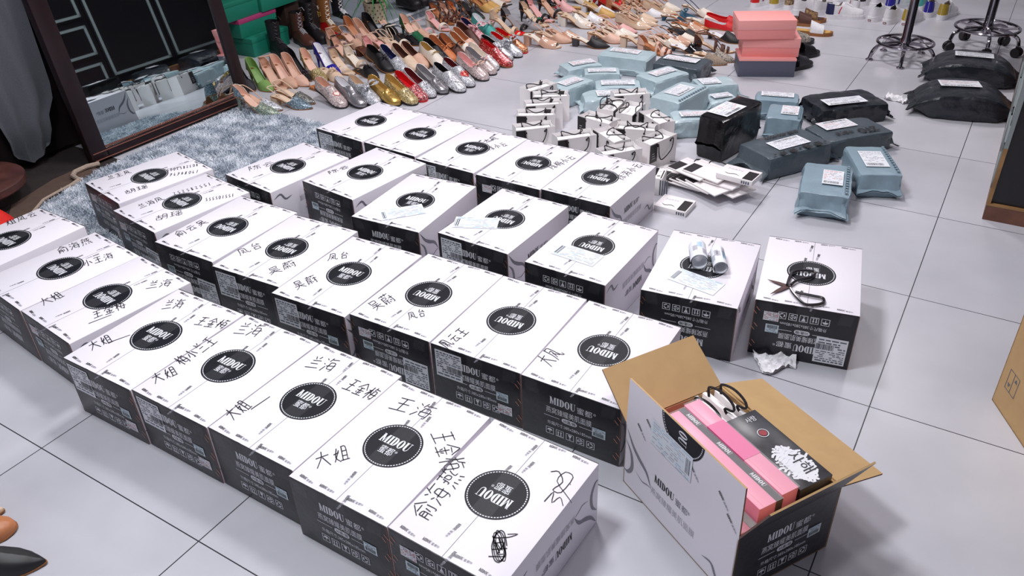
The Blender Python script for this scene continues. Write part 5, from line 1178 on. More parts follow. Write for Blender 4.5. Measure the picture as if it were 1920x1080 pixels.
def strip_print(s):
    def f(mb, w, l, h):
        z = h + .0045
        for k in range(12):
            y = -l * .44 + k * l * .078
            mb.box(s * w * .36, s * w * .36 + .012, y, y + l * .05, z, z + .0002, M_PFADE)
            mb.box(s * w * .36 + .003, s * w * .36 + .009, y + l * .01, y + l * .04, z + .0002, z + .0004, M_PSLATE)
    return f
def zto_print(mb, w, l, h):
    z = Vector((0, 0, h + .005))
    text(mb, 'ZTO', z + Vector((-w * .16, -l * .18, 0)), Y, -X, .062, M_PSTRIP, width=.095, bold=.03)
    text(mb, '中通快递', z + Vector((-w * .16, l * .18, 0)), Y, -X, .034, M_PSTRIP, width=.085, bold=.02)
def yto_print(mb, w, l, h):
    z = Vector((0, 0, h + .005))
    text(mb, '• 圆 通 • 速 递 •', z + Vector((-w * .34, 0, 0)), Y, -X, .036, M_PSTRIP, width=l * .85, bold=.03)
    text(mb, '全国 400-9500', z + Vector((w * .38, -l * .1, 0)), Y, -X, .026, M_PSTRIP, width=l * .55, bold=.03)

for (_l, _k, _x, _y, _rz, _w, _ln, _h, _m, _lab, _pil, _cr, _fin, _pr) in PARCELS:
    parcel('courier_parcel', _l, _x, _y, _rz, _w, _ln, _h, _k,
           {'g': M_PGREY, 's': M_PSLATE, 'd': M_PDARK, 'b': M_PBLACK, 't': M_PTAPE}[_m], _lab, _pil, _cr, _fin,
           prints={'strip': strip_print(1), 'stripl': strip_print(-1), 'zto': zto_print, 'yto': yto_print}.get(_pr))

# ------------------------------------------------------------------ white gift bags
GW, GD, GH = .176, .080, .128
M_BAGIN = mat('white_bag_lining', (242, 238, 238), 0.5)
M_BAGBLK = mat('black_bag_panel', (30, 26, 30), 0.35)

def gift_bag_mesh(seed):
    r = random.Random(seed); mb = MB()
    w, d, h, t = GW / 2, GD / 2, GH, .0014
    bulge = r.uniform(-.004, .006)
    def ring(z, ins, k):
        pts = []
        n = 6
        for i in range(n): pts.append((-w + 2 * w * i / n, -d))
        for i in range(n): pts.append((w, -d + 2 * d * i / n))
        for i in range(n): pts.append((w - 2 * w * i / n, d))
        for i in range(n): pts.append((-w, d - 2 * d * i / n))
        out = []
        for x, y in pts:
            fx = 1 - ins / w; fy = 1 - ins / d
            side = (1 - (y / d) ** 2) if abs(abs(x) - w) < 1e-6 else 0
            front = (1 - (x / w) ** 2) if abs(abs(y) - d) < 1e-6 else 0
            sx = -math.copysign(.007 * k * side, x) if side else 0
            sy = math.copysign(bulge * k * front, y) if front else 0
            out.append((x * fx + sx, y * fy + sy, z))
        return out
    zs = [0, h * .3, h * .6, h * .85, h]
    mb.grid([ring(z, 0, z / h) for z in zs], M_BAGW, close_u=True)
    mb.grid([ring(z, t, z / h) for z in [h, h * .72]], M_BAGIN, close_u=True)
    mb.grid([ring(z, t + .0006, z / h) for z in [h * .72, h * .5, .004]], M_BAGIN, close_u=True)
    mb.grid([ring(h, 0, 1), ring(h, t, 1)], M_BAGW, close_u=True)
    mb.add(ring(.004, t, 0), [tuple(range(24))], M_BAGIN)
    mb.add(ring(0, 0, 0), [tuple(range(24))], M_BAGW)
    # the stiffening card laid inside near the top
    mb.add([(-w + .006, -d + .005, h * .84), (w - .008, -d + .006, h * .86), (w - .008, d - .006, h * .84), (-w + .006, d - .004, h * .86)], [(0, 1, 2, 3)], M_BAGIN)
    # black panel with fine lettering on both broad faces
    for s in (-1, 1):
        y = s * (d + .0012 + abs(bulge))
        x0 = -w + .001 if s < 0 else w - .045 - .001
        mb.box(x0, x0 + .045, min(s * d, y), max(s * d, y), .045, h - .004, M_BAGBLK)
        for k in range(3):
            mb.quad((x0 + .012, y + s * .0004, .06 + .011 * k), (x0 + .034 - .004 * k, y + s * .0004, .06 + .011 * k), (x0 + .034 - .004 * k, y + s * .0004, .063 + .011 * k), (x0 + .012, y + s * .0004, .063 + .011 * k), M_LGREY)
    return mb

def cord(mb, s, mode, r):
    """a cord handle through two eyelets of one broad face"""
    w, d, h = GW / 2, GD / 2, GH
    y = s * d
    a = Vector((-.042, y, h - .016)); b = Vector((.042, y, h - .016))
    if mode == 0:      # lying across the opening
        q = -s * r.uniform(.3, .9) * GD
        mid = [Vector((-.045, y - s * .002, h + .004)), Vector((-.03 + r.uniform(-.01, .01), y + q * .5, h + .006)), Vector((.0, y + q, h + .002)), Vector((.03 + r.uniform(-.01, .01), y + q * .6, h + .005)), Vector((.045, y - s * .002, h + .004))]
    elif mode == 1:    # hanging down outside
        z = h - r.uniform(.055, .085)
        mid = [Vector((-.048, y + s * .012, h - .006)), Vector((-.038, y + s * .011, z + .025)), Vector((r.uniform(-.02, .02), y + s * .009, z)), Vector((.04, y + s * .011, z + .03)), Vector((.048, y + s * .012, h - .004))]
    else:              # standing loop
        mid = [Vector((-.044, y, h + .02)), Vector((-.025, y + r.uniform(-.01, .01), h + .028)), Vector((.012, y + r.uniform(-.015, .015), h + .026)), Vector((.044, y, h + .018))]
    pts = [a] + mid + [b]
    fine = []
    P = [pts[0]] + pts + [pts[-1]]
    for i in range(1, len(P) - 2):
        for k in range(5):
            t = k / 5
            fine.append(0.5 * ((2 * P[i]) + (P[i + 1] - P[i - 1]) * t + (2 * P[i - 1] - 5 * P[i] + 4 * P[i + 1] - P[i + 2]) * t * t + (3 * P[i] - P[i - 1] - 3 * P[i + 1] + P[i + 2]) * t ** 3))
    fine.append(b)
    mb.tube(fine, .0024, M_CORD, 6)
    for p in (a, b):
        mb.tube([p + Vector((0, s * .004, 0)), p - Vector((0, s * .004, 0))], .0045, M_CORD, 6)

for _i, (_label, _x, _y, _rz) in enumerate(GIFT_BAGS):
    _t = thing('gift_bag', _label, 'bag', (_x, _y, 0), _rz, 'white gift bags standing open on the floor')
    gift_bag_mesh(_i).build('bag_body', _t, smooth=True, angle=25)
    _r = random.Random(_i + 50)
    for _s, _m in {6: ((-1, 0), (1, 2)), 7: ((-1, 2), (1, 0))}.get(_i, ((-1, 1), (1, 0)) if _i % 5 else ((-1, 0), (1, 0))):
        _b = MB(); cord(_b, _s, _m, _r)
        if _i == 6: cord(_b, _s, 0, _r)
        _b.build('cord_handle', _t)

# flat bags fanned on the floor
for _i, (_label, _x, _y, _z, _rz, _tilt, _roll) in enumerate(FLAT_BAGS):
    _t = thing('flat_gift_bag', _label, 'bag', (_x, _y, _z), _rz, 'flat gift bags fanned in a pile')
    _t.rotation_euler = (_tilt, _roll, _rz)
    _b = MB(); _b.bevel_box(-GW / 2, GW / 2, -GH / 2, GH / 2, 0, .006, .0012, M_BAGW)
    _b.quad((-GW / 2 + .002, -GH / 2 + .004, .0064), (-GW / 2 + .047, -GH / 2 + .004, .0064), (-GW / 2 + .047, GH / 2 - .05, .0064), (-GW / 2 + .002, GH / 2 - .05, .0064), M_BAGBLK)
    _b.ribbon([(-GW / 2 + .01, GH / 2 - .02, .0064), (GW / 2 - .01, GH / 2 - .02, .0064)], Z, .0008, M_LGREY)
    _b.build('bag_body', _t)
    _b = MB()
    _b.tube([(-.04, GH / 2 - .014, .006), (-.045, GH / 2 + .006, .008), (-.02, GH / 2 + .022, .009), (.02, GH / 2 + .02, .008), (.045, GH / 2 + .004, .008), (.04, GH / 2 - .014, .006)], .0026, M_CORD, 6)
    _b.build('cord_handle', _t)

# small white boxes with black end blocks beside the pile
for _label, _x, _y, _z, _rz, _w, _l, _h in SMALL_BOXES:
    _t = thing('small_white_box', _label, 'box', (_x, _y, _z), _rz, 'small white boxes by the fanned bags')
    _b = MB(); _b.bevel_box(-_w / 2, _w / 2, -_l / 2, _l / 2, 0, _h, .0012, M_BAGW)
    _b.quad((_w / 2 - _w * .30, -_l / 2 + .004, _h + .0004), (_w / 2 - .004, -_l / 2 + .004, _h + .0004), (_w / 2 - .004, _l / 2 - .02, _h + .0004), (_w / 2 - _w * .30, _l / 2 - .02, _h + .0004), M_BAGBLK)
    text(_b, 'NAN', Vector((-_w * .15, _l * .12, _h + .0004)), X, Y, .018, M_LGREY, width=_w * .4)
    taper_curve(_b, [Vector((-_w * .35, -_l * .2, _h + .0005)), Vector((-_w * .22, -_l * .3, _h + .0005)), Vector((-_w * .05, -_l * .22, _h + .0005)), Vector((_w * .1, -_l * .32, _h + .0005))], .005, Z, M_INK)
    for _k in range(4):
        _b.quad((_w * .2 + _k * .009, -_l / 2 - .0004, .004), (_w * .2 + _k * .009 + .006, -_l / 2 - .0004, .004), (_w * .2 + _k * .009 + .006, -_l / 2 - .0004, _h - .006), (_w * .2 + _k * .009, -_l / 2 - .0004, _h - .006), M_LINE)
    _b.build('box_shell', _t)

# ------------------------------------------------------------------ shoes
def smat(k):
    """shoe materials by short key"""
    T = {'nude': (216, 172, 148), 'beige': (226, 198, 172), 'cream': (238, 226, 212), 'blush': (230, 186, 166), 'tan': (190, 120, 78),
         'brown': (84, 46, 36), 'black': (24, 21, 25), 'white': (238, 236, 240), 'red': (214, 18, 26), 'blue': (34, 26, 150), 'green': (26, 96, 62),
         'olive': (128, 164, 92), 'teal': (30, 84, 112), 'gold': (196, 158, 88), 'mustard': (178, 150, 44), 'navy': (32, 36, 84), 'plum': (112, 74, 92),
         'orange': (214, 126, 76), 'grey': (150, 146, 150), 'ochre': (214, 168, 96), 'wine': (110, 26, 34), 'pink': (236, 178, 176), 'lilac': (190, 170, 200),
         'teal2': (70, 168, 160), 'darkgrey': (62, 60, 66), 'camel': (150, 96, 52)}
    if k in MATS.get('_s', {}): pass
    nm = 'shoe_' + k
    if nm in MATS: return MATS[nm]
    if k.startswith('g_'):      # glitter
        G = {'silver': ((222, 222, 230), 260, (255, 255, 255)), 'blue': ((120, 142, 158), 320, (214, 232, 240)), 'gold': ((206, 180, 120), 280, (255, 246, 214)), 'pink': ((230, 206, 204), 300, (255, 240, 236)),
             'red': ((206, 40, 44), 260, (255, 180, 160)), 'grey': ((120, 122, 124), 300, (220, 214, 190)), 'white': ((236, 234, 240), 240, (255, 255, 255)), 'orange': ((214, 120, 66), 240, (255, 230, 190)), 'green': ((140, 160, 150), 300, (236, 230, 190)), 'redwhite': ((216, 96, 100), 180, (250, 246, 246))}
        c, sc, c2 = G[k[2:]]
        return mat(nm, c, 0.32, metal=0.22, glitter=sc, rgb2=c2)
    if k.startswith('p_'):      # patent
        return mat(nm, T[k[2:]], 0.16, coat=0.8)
    if k.startswith('m_'):      # metallic leather
        return mat(nm, T[k[2:]], 0.25, metal=0.7, bump=0.2, bump_scale=40)
    if k == 'tweed': return mat(nm, (232, 222, 226), 0.8, noise_amt=.5, noise_scale=170, rgb2=(200, 60, 70))
    if k == 'leopard': return mat(nm, (168, 128, 84), 0.7, noise_amt=.5, noise_scale=70, rgb2=(40, 26, 20))
    if k == 'check': return mat(nm, (214, 204, 190), 0.7, noise_amt=.5, noise_scale=200, rgb2=(50, 44, 48))
    if k == 'dots': return mat(nm, (26, 22, 26), 0.6, noise_amt=.5, noise_scale=160, rgb2=(26, 22, 26))
    if k == 'straw': return mat(nm, (178, 160, 140), 0.8, noise_amt=.5, noise_scale=240, rgb2=(120, 104, 90))
    if k == 'plaid': return mat(nm, (196, 166, 130), 0.7, noise_amt=.5, noise_scale=90, rgb2=(60, 40, 36))
    if k == 'clear': return mat(nm, (236, 226, 224), 0.06, alpha=0.3)
    if k == 'chrome': return mat(nm, (200, 196, 200), 0.15, metal=1)
    if k == 'pearl': return mat(nm, (240, 234, 226), 0.2, coat=.6)
    return mat(nm, T[k], 0.5, noise_amt=0.10, noise_scale=60)

def lerp_tab(tab, t):
    if t <= tab[0][0]: return tab[0][1]
    for (a, va), (b, vb) in zip(tab, tab[1:]):
        if t <= b:
            u = (t - a) / (b - a); u = u * u * (3 - 2 * u) * .5 + u * .5
            return va + (vb - va) * u
    return tab[-1][1]

SL = .245
WID = {'p': [(0, 0), (.006, .009), (.02, .0155), (.05, .0215), (.1, .0262), (.2, .0278), (.35, .0265), (.5, .0300), (.64, .0375), (.72, .0375), (.82, .0305), (.9, .0205), (.96, .0105), (.99, .0045), (1, 0)],
       'r': [(0, 0), (.006, .009), (.02, .0155), (.05, .0222), (.1, .0275), (.2, .0295), (.35, .0285), (.5, .0325), (.64, .0395), (.75, .0410), (.85, .0375), (.92, .0300), (.965, .0205), (.99, .0115), (1, 0)]}
STN = [0, .006, .018, .04, .075, .12, .17, .22, .28, .34, .40, .45, .49, .53, .57, .60, .63, .66, .70, .75, .80, .85, .89, .925, .955, .978, .992, 1]

class Last:
    """the foot form of one kind of shoe: outline, sole line and instep height"""
    def __init__(s, toe='p', heel=.06, plat=.004, big=1.0, high=1.0):
        s.toe, s.heel, s.plat, s.big, s.high = toe, heel, plat, big, high
    def hw(s, t): return lerp_tab(WID[s.toe], t) * s.big
    def zs(s, t):
        u = min(1, max(0, (t - .14) / .54)); u = u * u * (3 - 2 * u)
        return s.plat + s.heel * (1 - u) + .004 * max(0, (t - .86) / .14) ** 2
    def A(s, t):
        tb = [(0, .084), (.3, .074), (.5, .062), (.62, .050), (.72, .041), (.84, .030 if s.toe == 'p' else .034), (.93, .018 if s.toe == 'p' else .028), (.975, .011 if s.toe == 'p' else .020), (1, .006)]
        return lerp_tab(tb, t) * s.high
    def pt(s, t, k, sgn, inset=0.0):
        """point of the upper at fraction k of the arch height"""
        w = max(0.0, s.hw(t) - inset * 1.2); A = s.A(t) - inset
        k = min(1, k)
        y = w * max(0.0, 1 - k ** 2.3) ** (1 / 2.1)
        return Vector((t * SL, sgn * y, s.zs(t) + A * k))
    def top(s, t, y, lift=.001):
        w = s.hw(t)
        q = min(1, abs(y) / max(w, 1e-5))
        k = max(0.0, 1 - q ** 2.1) ** (1 / 2.3)
        return Vector((t * SL, y, s.zs(t) + s.A(t) * k + lift))

def upper(mb, la, hs, t0, t1, mo, mi, mr, wall=.0022):
    """skin of the shoe from station t0 to t1; hs(t) = height of the top line, above the arch = closed"""
    ts = sorted(set([t for t in STN if t0 <= t <= t1] + [t0, t1]))
    n = 7
    for sgn in (-1, 1):
        out, inn = [], []
        for t in ts:
            kf = min(1.0, max(.02, hs(t) / la.A(t)))
            out.append([la.pt(t, kf * (j / n) ** .8, sgn) for j in range(n + 1)])
            inn.append([la.pt(t, kf * (j / n) ** .8, sgn, wall) for j in range(n + 1)])
        if sgn > 0: mb.grid(out, mo); mb.grid([r[::-1] for r in inn], mi)
        else: mb.grid([r[::-1] for r in out], mo); mb.grid(inn, mi)
        edge_o = [r[-1] for r in out]; edge_i = [r[-1] for r in inn]
        rim = []
        for t, a, b_ in zip(ts, edge_o, edge_i):
            if hs(t) < la.A(t) * .999: rim.append((a, b_))
        if len(rim) > 1: mb.grid([[a for a, b_ in rim], [b_ for a, b_ in rim]], mr)
        if t0 > 0: mb.grid([out[0], inn[0]], mr)
        if t1 < 1: mb.grid([out[-1], inn[-1]], mr)

def sole_mesh(la, m, th=None, out=1.03, rim=None):
    mb = MB(); th = th or .0035
    rings = []
    for t in STN:
        w = max(.0004, la.hw(t) * out); z = la.zs(t) + .0004
        zb = max(0.0, la.zs(t) - th) if la.heel > .02 or t < .8 else max(0.0, la.zs(t) - la.plat)
        if la.heel <= .02: zb = 0.0 if t < .9 else .0
        x = t * SL * 1.0 + (t - .5) * SL * (out - 1) * .6
        rings.append([Vector((x, -w, zb)), Vector((x, w, zb)), Vector((x, w, z)), Vector((x, -w, z))])
    mb.loft(rings, m)
    return mb

def insole_mesh(la, m, t0=.015, t1=.97, f=.9, tag_m=None, lift=.0012):
    mb = MB()
    ts = [t for t in STN if t0 <= t <= t1]
    mb.grid([[Vector((t * SL, la.hw(t) * f * k / 3, la.zs(t) + lift + .0012 * (abs(k) / 3) ** 2)) for k in range(-3, 4)] for t in ts], m)
    if tag_m:
        q = lambda t, y: Vector((t * SL, y, la.zs(t) + lift + .0016))
        mb.add([q(.13, -.008), q(.19, -.008), q(.19, .008), q(.13, .008)], [(0, 1, 2, 3)], tag_m)
    return mb

def heel_mesh(la, kind, m):
    mb = MB(); h = la.zs(.05) - .002
    if kind == 's':      # stiletto
        R = []
        for k in range(7):
            u = k / 6; e = (1 - u) ** 2.2
            rx, ry = .0045 + .020 * e, .0045 + .0175 * e
            cx = .012 + .016 * e; z = h * (1 - u)
            if k == 0: z = h
            R.append([Vector((cx + rx * cos(2 * pi * j / 10), ry * sin(2 * pi * j / 10), z + (.003 * (1 - j % 5 / 5) if k == 0 else 0))) for j in range(10)])
        mb.loft(R[::-1], m)
    elif kind == 'b':    # block
        R = []
        for k in range(5):
            u = k / 4
            rx, ry = .022 - .003 * u, .0255 - .003 * u
            ring = []
            for j in range(16):
                a = 2 * pi * j / 16
                cx, sy = cos(a), sin(a)
                q = (abs(cx) ** 5 + abs(sy) ** 5) ** .2
                ring.append(Vector((.026 + rx * cx / q, ry * sy / q, h * (1 - u) + .002 * (u == 0))))
            R.append(ring)
        mb.loft(R[::-1], m)
    else:                # low kitten / flat
        R = []
        for k in range(5):
            u = k / 4; e = (1 - u) ** 1.6
            rx, ry = .011 + .016 * e, .011 + .014 * e
            R.append([Vector((.020 + .008 * e + rx * cos(2 * pi * j / 12), ry * sin(2 * pi * j / 12), h * (1 - u))) for j in range(12)])
        mb.loft(R[::-1], m)
    return mb

def bow_mesh(la, t, m, s=1.0):
    mb = MB(); c = la.top(t, 0, .004)
    for sg in (-1, 1):
        pts = []
        for j in range(13):
            a = 2 * pi * j / 12
            pts.append(c + Vector((.009 * s * sin(a), sg * (.004 + .017 * s * (1 - cos(a)) * .8), .006 * s + .010 * s * sin(a * .5) - .004)))
        rows = [[p + Vector((d * (.4 + .6 * abs(p.y - c.y) / .03), 0, d * .3)) for p in pts] for d in (-.006 * s, 0, .006 * s)]
        mb.grid(rows, m)
    mb.lathe([(0.0005, -.006 * s), (.005 * s, -.003 * s), (.006 * s, 0), (.005 * s, .003 * s), (.0005, .006 * s)], m, 10, Matrix.Translation(c + Vector((0, 0, .004))) @ Matrix.Rotation(pi / 2, 4, 'Y'))
    return mb

def gems_mesh(la, m, n=16, t0=.66, t1=.86, seed=1):
    mb = MB(); r = random.Random(seed)
    for i in range(n):
        t = r.uniform(t0, t1); y = r.uniform(-.7, .7) * la.hw(t)
        c = la.top(t, y, .0015); q = r.uniform(.0025, .0045)
        v = [c + Vector((q, 0, 0)), c + Vector((0, q, 0)), c - Vector((q, 0, 0)), c - Vector((0, q, 0)), c + Vector((0, 0, q)), c - Vector((0, 0, q))]
        mb.add(v, [(0, 1, 4), (1, 2, 4), (2, 3, 4), (3, 0, 4), (1, 0, 5), (2, 1, 5), (3, 2, 5), (0, 3, 5)], m)
    return mb

def heart_mesh(la, t, m, mr, s=.020):
    mb = MB()
    def ring(k):
        out = []
        for j in range(28):
            a = 2 * pi * j / 28
            hx = 16 * sin(a) ** 3 / 17; hy = (13 * cos(a) - 5 * cos(2 * a) - 2 * cos(3 * a) - cos(4 * a)) / 17
            tt = t - hy * s * k / SL; y = hx * s * k
            out.append(la.top(tt, max(-la.hw(tt) * .98, min(la.hw(tt) * .98, y)), .002))
        return out
    mb.grid([ring(1.0), ring(.82)], mr, close_u=True)
    mb.grid([ring(.82), ring(.5), ring(.2), ring(.02)], m, close_u=True)
    return mb

def strap_loop(mb, la, t, h, r, m, back=.0, drop=.3):
    """a strap from the sides of the vamp round behind the heel"""
    pts = []
    y0 = la.hw(t)
    zh = la.zs(.03) + h
    for sg in (-1, 1):
        seq = []
        for k in range(7):
            u = k / 6
            x = t * SL * (1 - u) + (.012 - back) * u
            y = sg * (y0 * .98 * (1 - u) + .026 * u + .006 * sin(pi * u))
            z = (la.zs(t) + .012) * (1 - u) ** 1.2 + (zh) * (1 - (1 - u) ** 1.2)
            seq.append(Vector((x, y, z)))
        pts.append(seq)
    arc = [Vector((.012 - back - .024 * sin(pi * k / 6), -.026 * cos(pi * k / 6), zh)) for k in range(1, 6)]
    mb.tube(pts[0] + arc + pts[1][::-1], r, m, 6)

def ankle_loop(mb, la, h, r, m, rx=.036, ry=.030, x=.045):
    z = la.zs(.05) + h
    mb.tube([Vector((x + rx * cos(2 * pi * k / 18), ry * sin(2 * pi * k / 18), z + .010 * cos(2 * pi * k / 18))) for k in range(18)], r, m, 6, closed=True)

def band(mb, la, t0, t1, m, high=1.0, th=.002):
    ts = [t0 + (t1 - t0) * k / 3 for k in range(4)]
    rows = []
    for t in ts:
        A = la.A(t) * high
        rows.append([Vector((t * SL, la.hw(t) * 1.03 * cos(a), la.zs(t) + A * max(0, sin(a)) ** .75)) for a in [pi * j / 12 for j in range(13)]])
    inn = [[p + Vector((0, -p.y * .05, -th)) for p in r] for r in rows]
    mb.grid(rows, m); mb.grid([r[::-1] for r in inn], m)
    for a, b_ in ((rows[0], inn[0]), (rows[-1], inn[-1])): mb.grid([a, b_], m)

HS_PUMP = [(0, .056), (.08, .053), (.2, .040), (.32, .028), (.45, .022), (.55, .022), (.62, .030), (.665, .08), (1, .1)]
HS_FLAT = [(0, .050), (.08, .048), (.2, .040), (.35, .033), (.5, .030), (.57, .034), (.62, .08), (1, .1)]
HS_LOAF = [(0, .052), (.1, .050), (.25, .044), (.36, .043), (.44, .052), (.48, .09), (1, .1)]
HS_VAMP = [(.36, .002), (.44, .010), (.52, .024), (.575, .044), (.60, .09), (1, .1)]
HS_MULE = [(.40, .002), (.47, .018), (.52, .040), (.545, .09), (1, .1)]
HS_SNK = [(0, .066), (.08, .064), (.2, .056), (.3, .054), (.38, .064), (.42, .10), (1, .1)]
def tabf(t): return lambda x: lerp_tab(t, x)

_SHOE = {}
def shoe(label, cat_kind, x, y, z, rz, pitch, spec, group):
    """spec: kind, upper key, insole key, heel kind+height, toe, ornament"""
    t = thing({'boot': 'boot', 'sneaker': 'sneaker', 'sandal': 'sandal', 'slide': 'slide'}.get(spec['k'], {'pump': 'pump', 'flat': 'flat_shoe', 'loafer': 'loafer', 'mule': 'mule', 'sling': 'slingback_shoe', 'dorsay': 'court_shoe'}.get(spec['k'], 'shoe')), label, cat_kind, (0, 0, 0), rz, group)
    # (x, y) is where the toe tip rests
    t.location = (x - SL * cos(rz) * cos(pitch), y - SL * sin(rz) * cos(pitch), z + SL * sin(pitch))
    t.rotation_euler = (0, pitch, rz)
    key = repr(sorted(spec.items()))
    if key not in _SHOE: _SHOE[key] = shoe_meshes(spec)
    done = _SHOE[key]
    for i, (nm, d) in enumerate(done):
        if isinstance(d, MB):
            o = d.build(nm, t, smooth=True, angle=42); done[i] = (nm, o.data)
        else:
            link(nm, d, t)
    return t

def shoe_meshes(s):
    k = s['k']; up = smat(s['u']); ins = smat(s.get('i', 'nude')); so = smat(s.get('s', 'camel' if k not in ('sneaker', 'boot') else 'white'))
    hk, hh = s.get('h', ('f', .008)); toe = s.get('t', 'p'); P = []
    lin = smat(s.get('l', s.get('i', 'nude'))); rimm = smat(s.get('r', s['u']))
    tagm = smat('camel') if s.get('tag', 1) else None
    if k in ('sneaker', 'boot'):
        la = Last('r', .010, .022, 1.0, 1.18)
    elif k == 'slide':
        la = Last('r', .006, .018, 1.08, 1.0)
    else:
        la = Last(toe, hh, .0045, 1.0, 1.0)
    b = MB()
    if k == 'pump': upper(b, la, tabf(HS_PUMP), 0, 1, up, lin, rimm)
    elif k == 'flat': upper(b, la, tabf(HS_FLAT), 0, 1, up, lin, rimm)
    elif k == 'loafer': upper(b, la, tabf(HS_LOAF), 0, 1, up, lin, rimm)
    elif k == 'sling' : upper(b, la, tabf(HS_VAMP), .40, 1, up, lin, rimm)
    elif k == 'mule': upper(b, la, tabf(HS_MULE), .42, 1, up, lin, rimm)
    elif k == 'peep': upper(b, la, tabf(HS_MULE), .46, .90, up, lin, rimm)
    elif k == 'dorsay':
        upper(b, la, tabf(HS_VAMP), .42, 1, up, lin, rimm)
        b2 = MB(); upper(b2, la, tabf([(0, .058), (.08, .054), (.16, .040), (.26, .012), (.3, .003)]), 0, .29, smat(s.get('c', s['u'])), lin, rimm); P.append(('heel_counter', b2))
    elif k == 'sandal':
        band(b, la, .66, .74, up, .95)
        if s.get('x'): band(b, la, .50, .55, up, .95); band(b, la, .80, .85, up, .95)
    elif k == 'slide':
        band(b, la, .46, .78, up, 1.05, .004)
    elif k in ('sneaker', 'boot'):
        upper(b, la, tabf(HS_SNK), 0, 1, up, lin, rimm, .005)
    if k == 'boot':
        sh = s.get('shaft', .14)
        for ins_, m in ((0, up), (.004, lin)):
            rows = []
            for q in range(6):
                u = q / 5; zz = la.zs(.1) + .045 + (sh - .0) * u
                rows.append([Vector((.052 + .006 * u + (.050 - ins_ + .004 * u) * cos(2 * pi * j / 20), (.033 + .008 * u - ins_) * sin(2 * pi * j / 20), zz + .012 * cos(2 * pi * j / 20) * (1 - u))) for j in range(20)])
            b.grid(rows, m, close_u=True)
    P.append(('slide_strap' if k == 'slide' else 'toe_strap' if k == 'sandal' else 'upper', b))
    if s.get('lowers'):      # a contrasting skin over the lower part
        b2 = MB()
        for sgn in (-1, 1):
            b2.grid([[la.pt(t, .75 * j / 4, sgn) + Vector((0, sgn * .0012, .0004)) for j in range(5)] for t in STN], smat(s['lowers']))
        P.append(('foxing', b2))
    # sole, insole, heel
    if k in ('sneaker', 'boot', 'slide'):
        P.append(('outsole', sole_mesh(la, so, .022, 1.07)))
        if k != 'boot': P.append(('insole', insole_mesh(la, ins, f=.86, lift=.002)))
    else:
        P.append(('outsole', sole_mesh(la, so)))
        P.append(('insole', insole_mesh(la, ins, f=.90, tag_m=tagm)))
        if hh > .015: P.append(('heel', heel_mesh(la, hk, smat(s.get('hm', s['u'])))))
    st = smat(s.get('st', s['u']))
    if k == 'sling':
        b = MB(); strap_loop(b, la, .46, s.get('sh', .045), .0026, st); P.append(('heel_strap', b))
    if s.get('ank'):
        b = MB(); ankle_loop(b, la, s['ank'], .0026, st); P.append(('ankle_strap', b))
    if k == 'sandal':
        b2 = MB(); upper(b2, la, tabf([(0, .05), (.08, .046), (.16, .03), (.24, .003)]), 0, .22, up, lin, rimm); P.append(('heel_counter', b2))
        b = MB(); ankle_loop(b, la, .062, .003, st); P.append(('ankle_strap', b))
        if s.get('x'):
            for sg in (-1, 1):
                b = MB(); b.tube([la.pt(.70, .2, sg), Vector((.11, sg * .012, la.zs(.4) + .058)), Vector((.085, -sg * .016, la.zs(.3) + .062)), Vector((.05, -sg * .030, la.zs(.1) + .055))], .003, st, 6); P.append(('cross_strap', b))
    if s.get('vstrap'):
        b = MB()
        for sg in (-1, 1): b.tube([la.top(.60, 0, .002), Vector((.12, sg * .018, la.zs(.45) + .048)), Vector((.06, sg * .034, la.zs(.2) + .060))], .003, st, 6)
        P.append(('instep_strap', b))
    o = s.get('o')
    if o == 'bow': P.append(('bow', bow_mesh(la, .64 if k != 'mule' else .66, smat(s.get('oc', s['u'])), 1.2)))
    if o == 'bigbow': P.append(('bow', bow_mesh(la, .60, smat(s.get('oc', s['u'])), 1.9)))
    if o == 'gems': P.append(('gem_trim', gems_mesh(la, smat(s.get('oc', 'chrome')))))
    if o == 'heart': P.append(('heart_patch', heart_mesh(la, .70, smat(s.get('oc', 'red')), smat(s.get('oc2', s.get('oc', 'red'))))))
    if o == 'bighearts': P.append(('heart_patch', heart_mesh(la, .70, smat(s.get('oc', 'g_red')), smat(s.get('oc', 'g_red')), .030)))
    if o == 'chain':
        b = MB()
        for q in range(6):
            a = la.top(.56, -.022 + .0088 * q, .004)
            b.tube([a + Vector((.004 * cos(2 * pi * j / 8), .006 * sin(2 * pi * j / 8), .001 * (q % 2))) for j in range(8)], .0014, smat('m_gold'), 5, closed=True)
        P.append(('metal_chain', b))
    if o == 'buckle':
        b = MB(); c = la.top(.62, 0, .003)
        b.tube([c + Vector((.009 * sx, .014 * sy, 0)) for sx, sy in ((-1, -1), (1, -1), (1, 1), (-1, 1))], .0025, smat(s.get('oc', 'chrome')), 5, closed=True)
        P.append(('buckle', b))
    if k in ('sneaker', 'boot'):
        lc = smat(s.get('lace', 'white'))
        if o != 'slip':
            b = MB()
            n = 5
            for q in range(n):
                t0 = .44 + .20 * q / n; t1 = t0 + .05
                for sg in (-1, 1):
                    b.tube([la.top(t0, sg * .016, .002), la.top((t0 + t1) / 2, 0, .005), la.top(t1, -sg * .016, .002)], .0024, lc, 5)
            if k == 'boot':
                for q in range(5):
                    zz = la.zs(.1) + .06 + .13 * q / 5 * s.get('shaft', .14) / .14; xx = .105 + .006 * q / 5
                    for sg in (-1, 1):
                        b.tube([Vector((xx - .006, -sg * .014, zz)), Vector((xx + .003, 0, zz + .010)), Vector((xx - .006, sg * .014, zz + .02))], .0026, lc, 5)
                b.tube([Vector((.10, .01, la.zs(.1) + .19)), Vector((.125, .02, la.zs(.1) + .20)), Vector((.13, .03, la.zs(.1) + .18))], .0026, lc, 5)
            P.append(('laces', b))
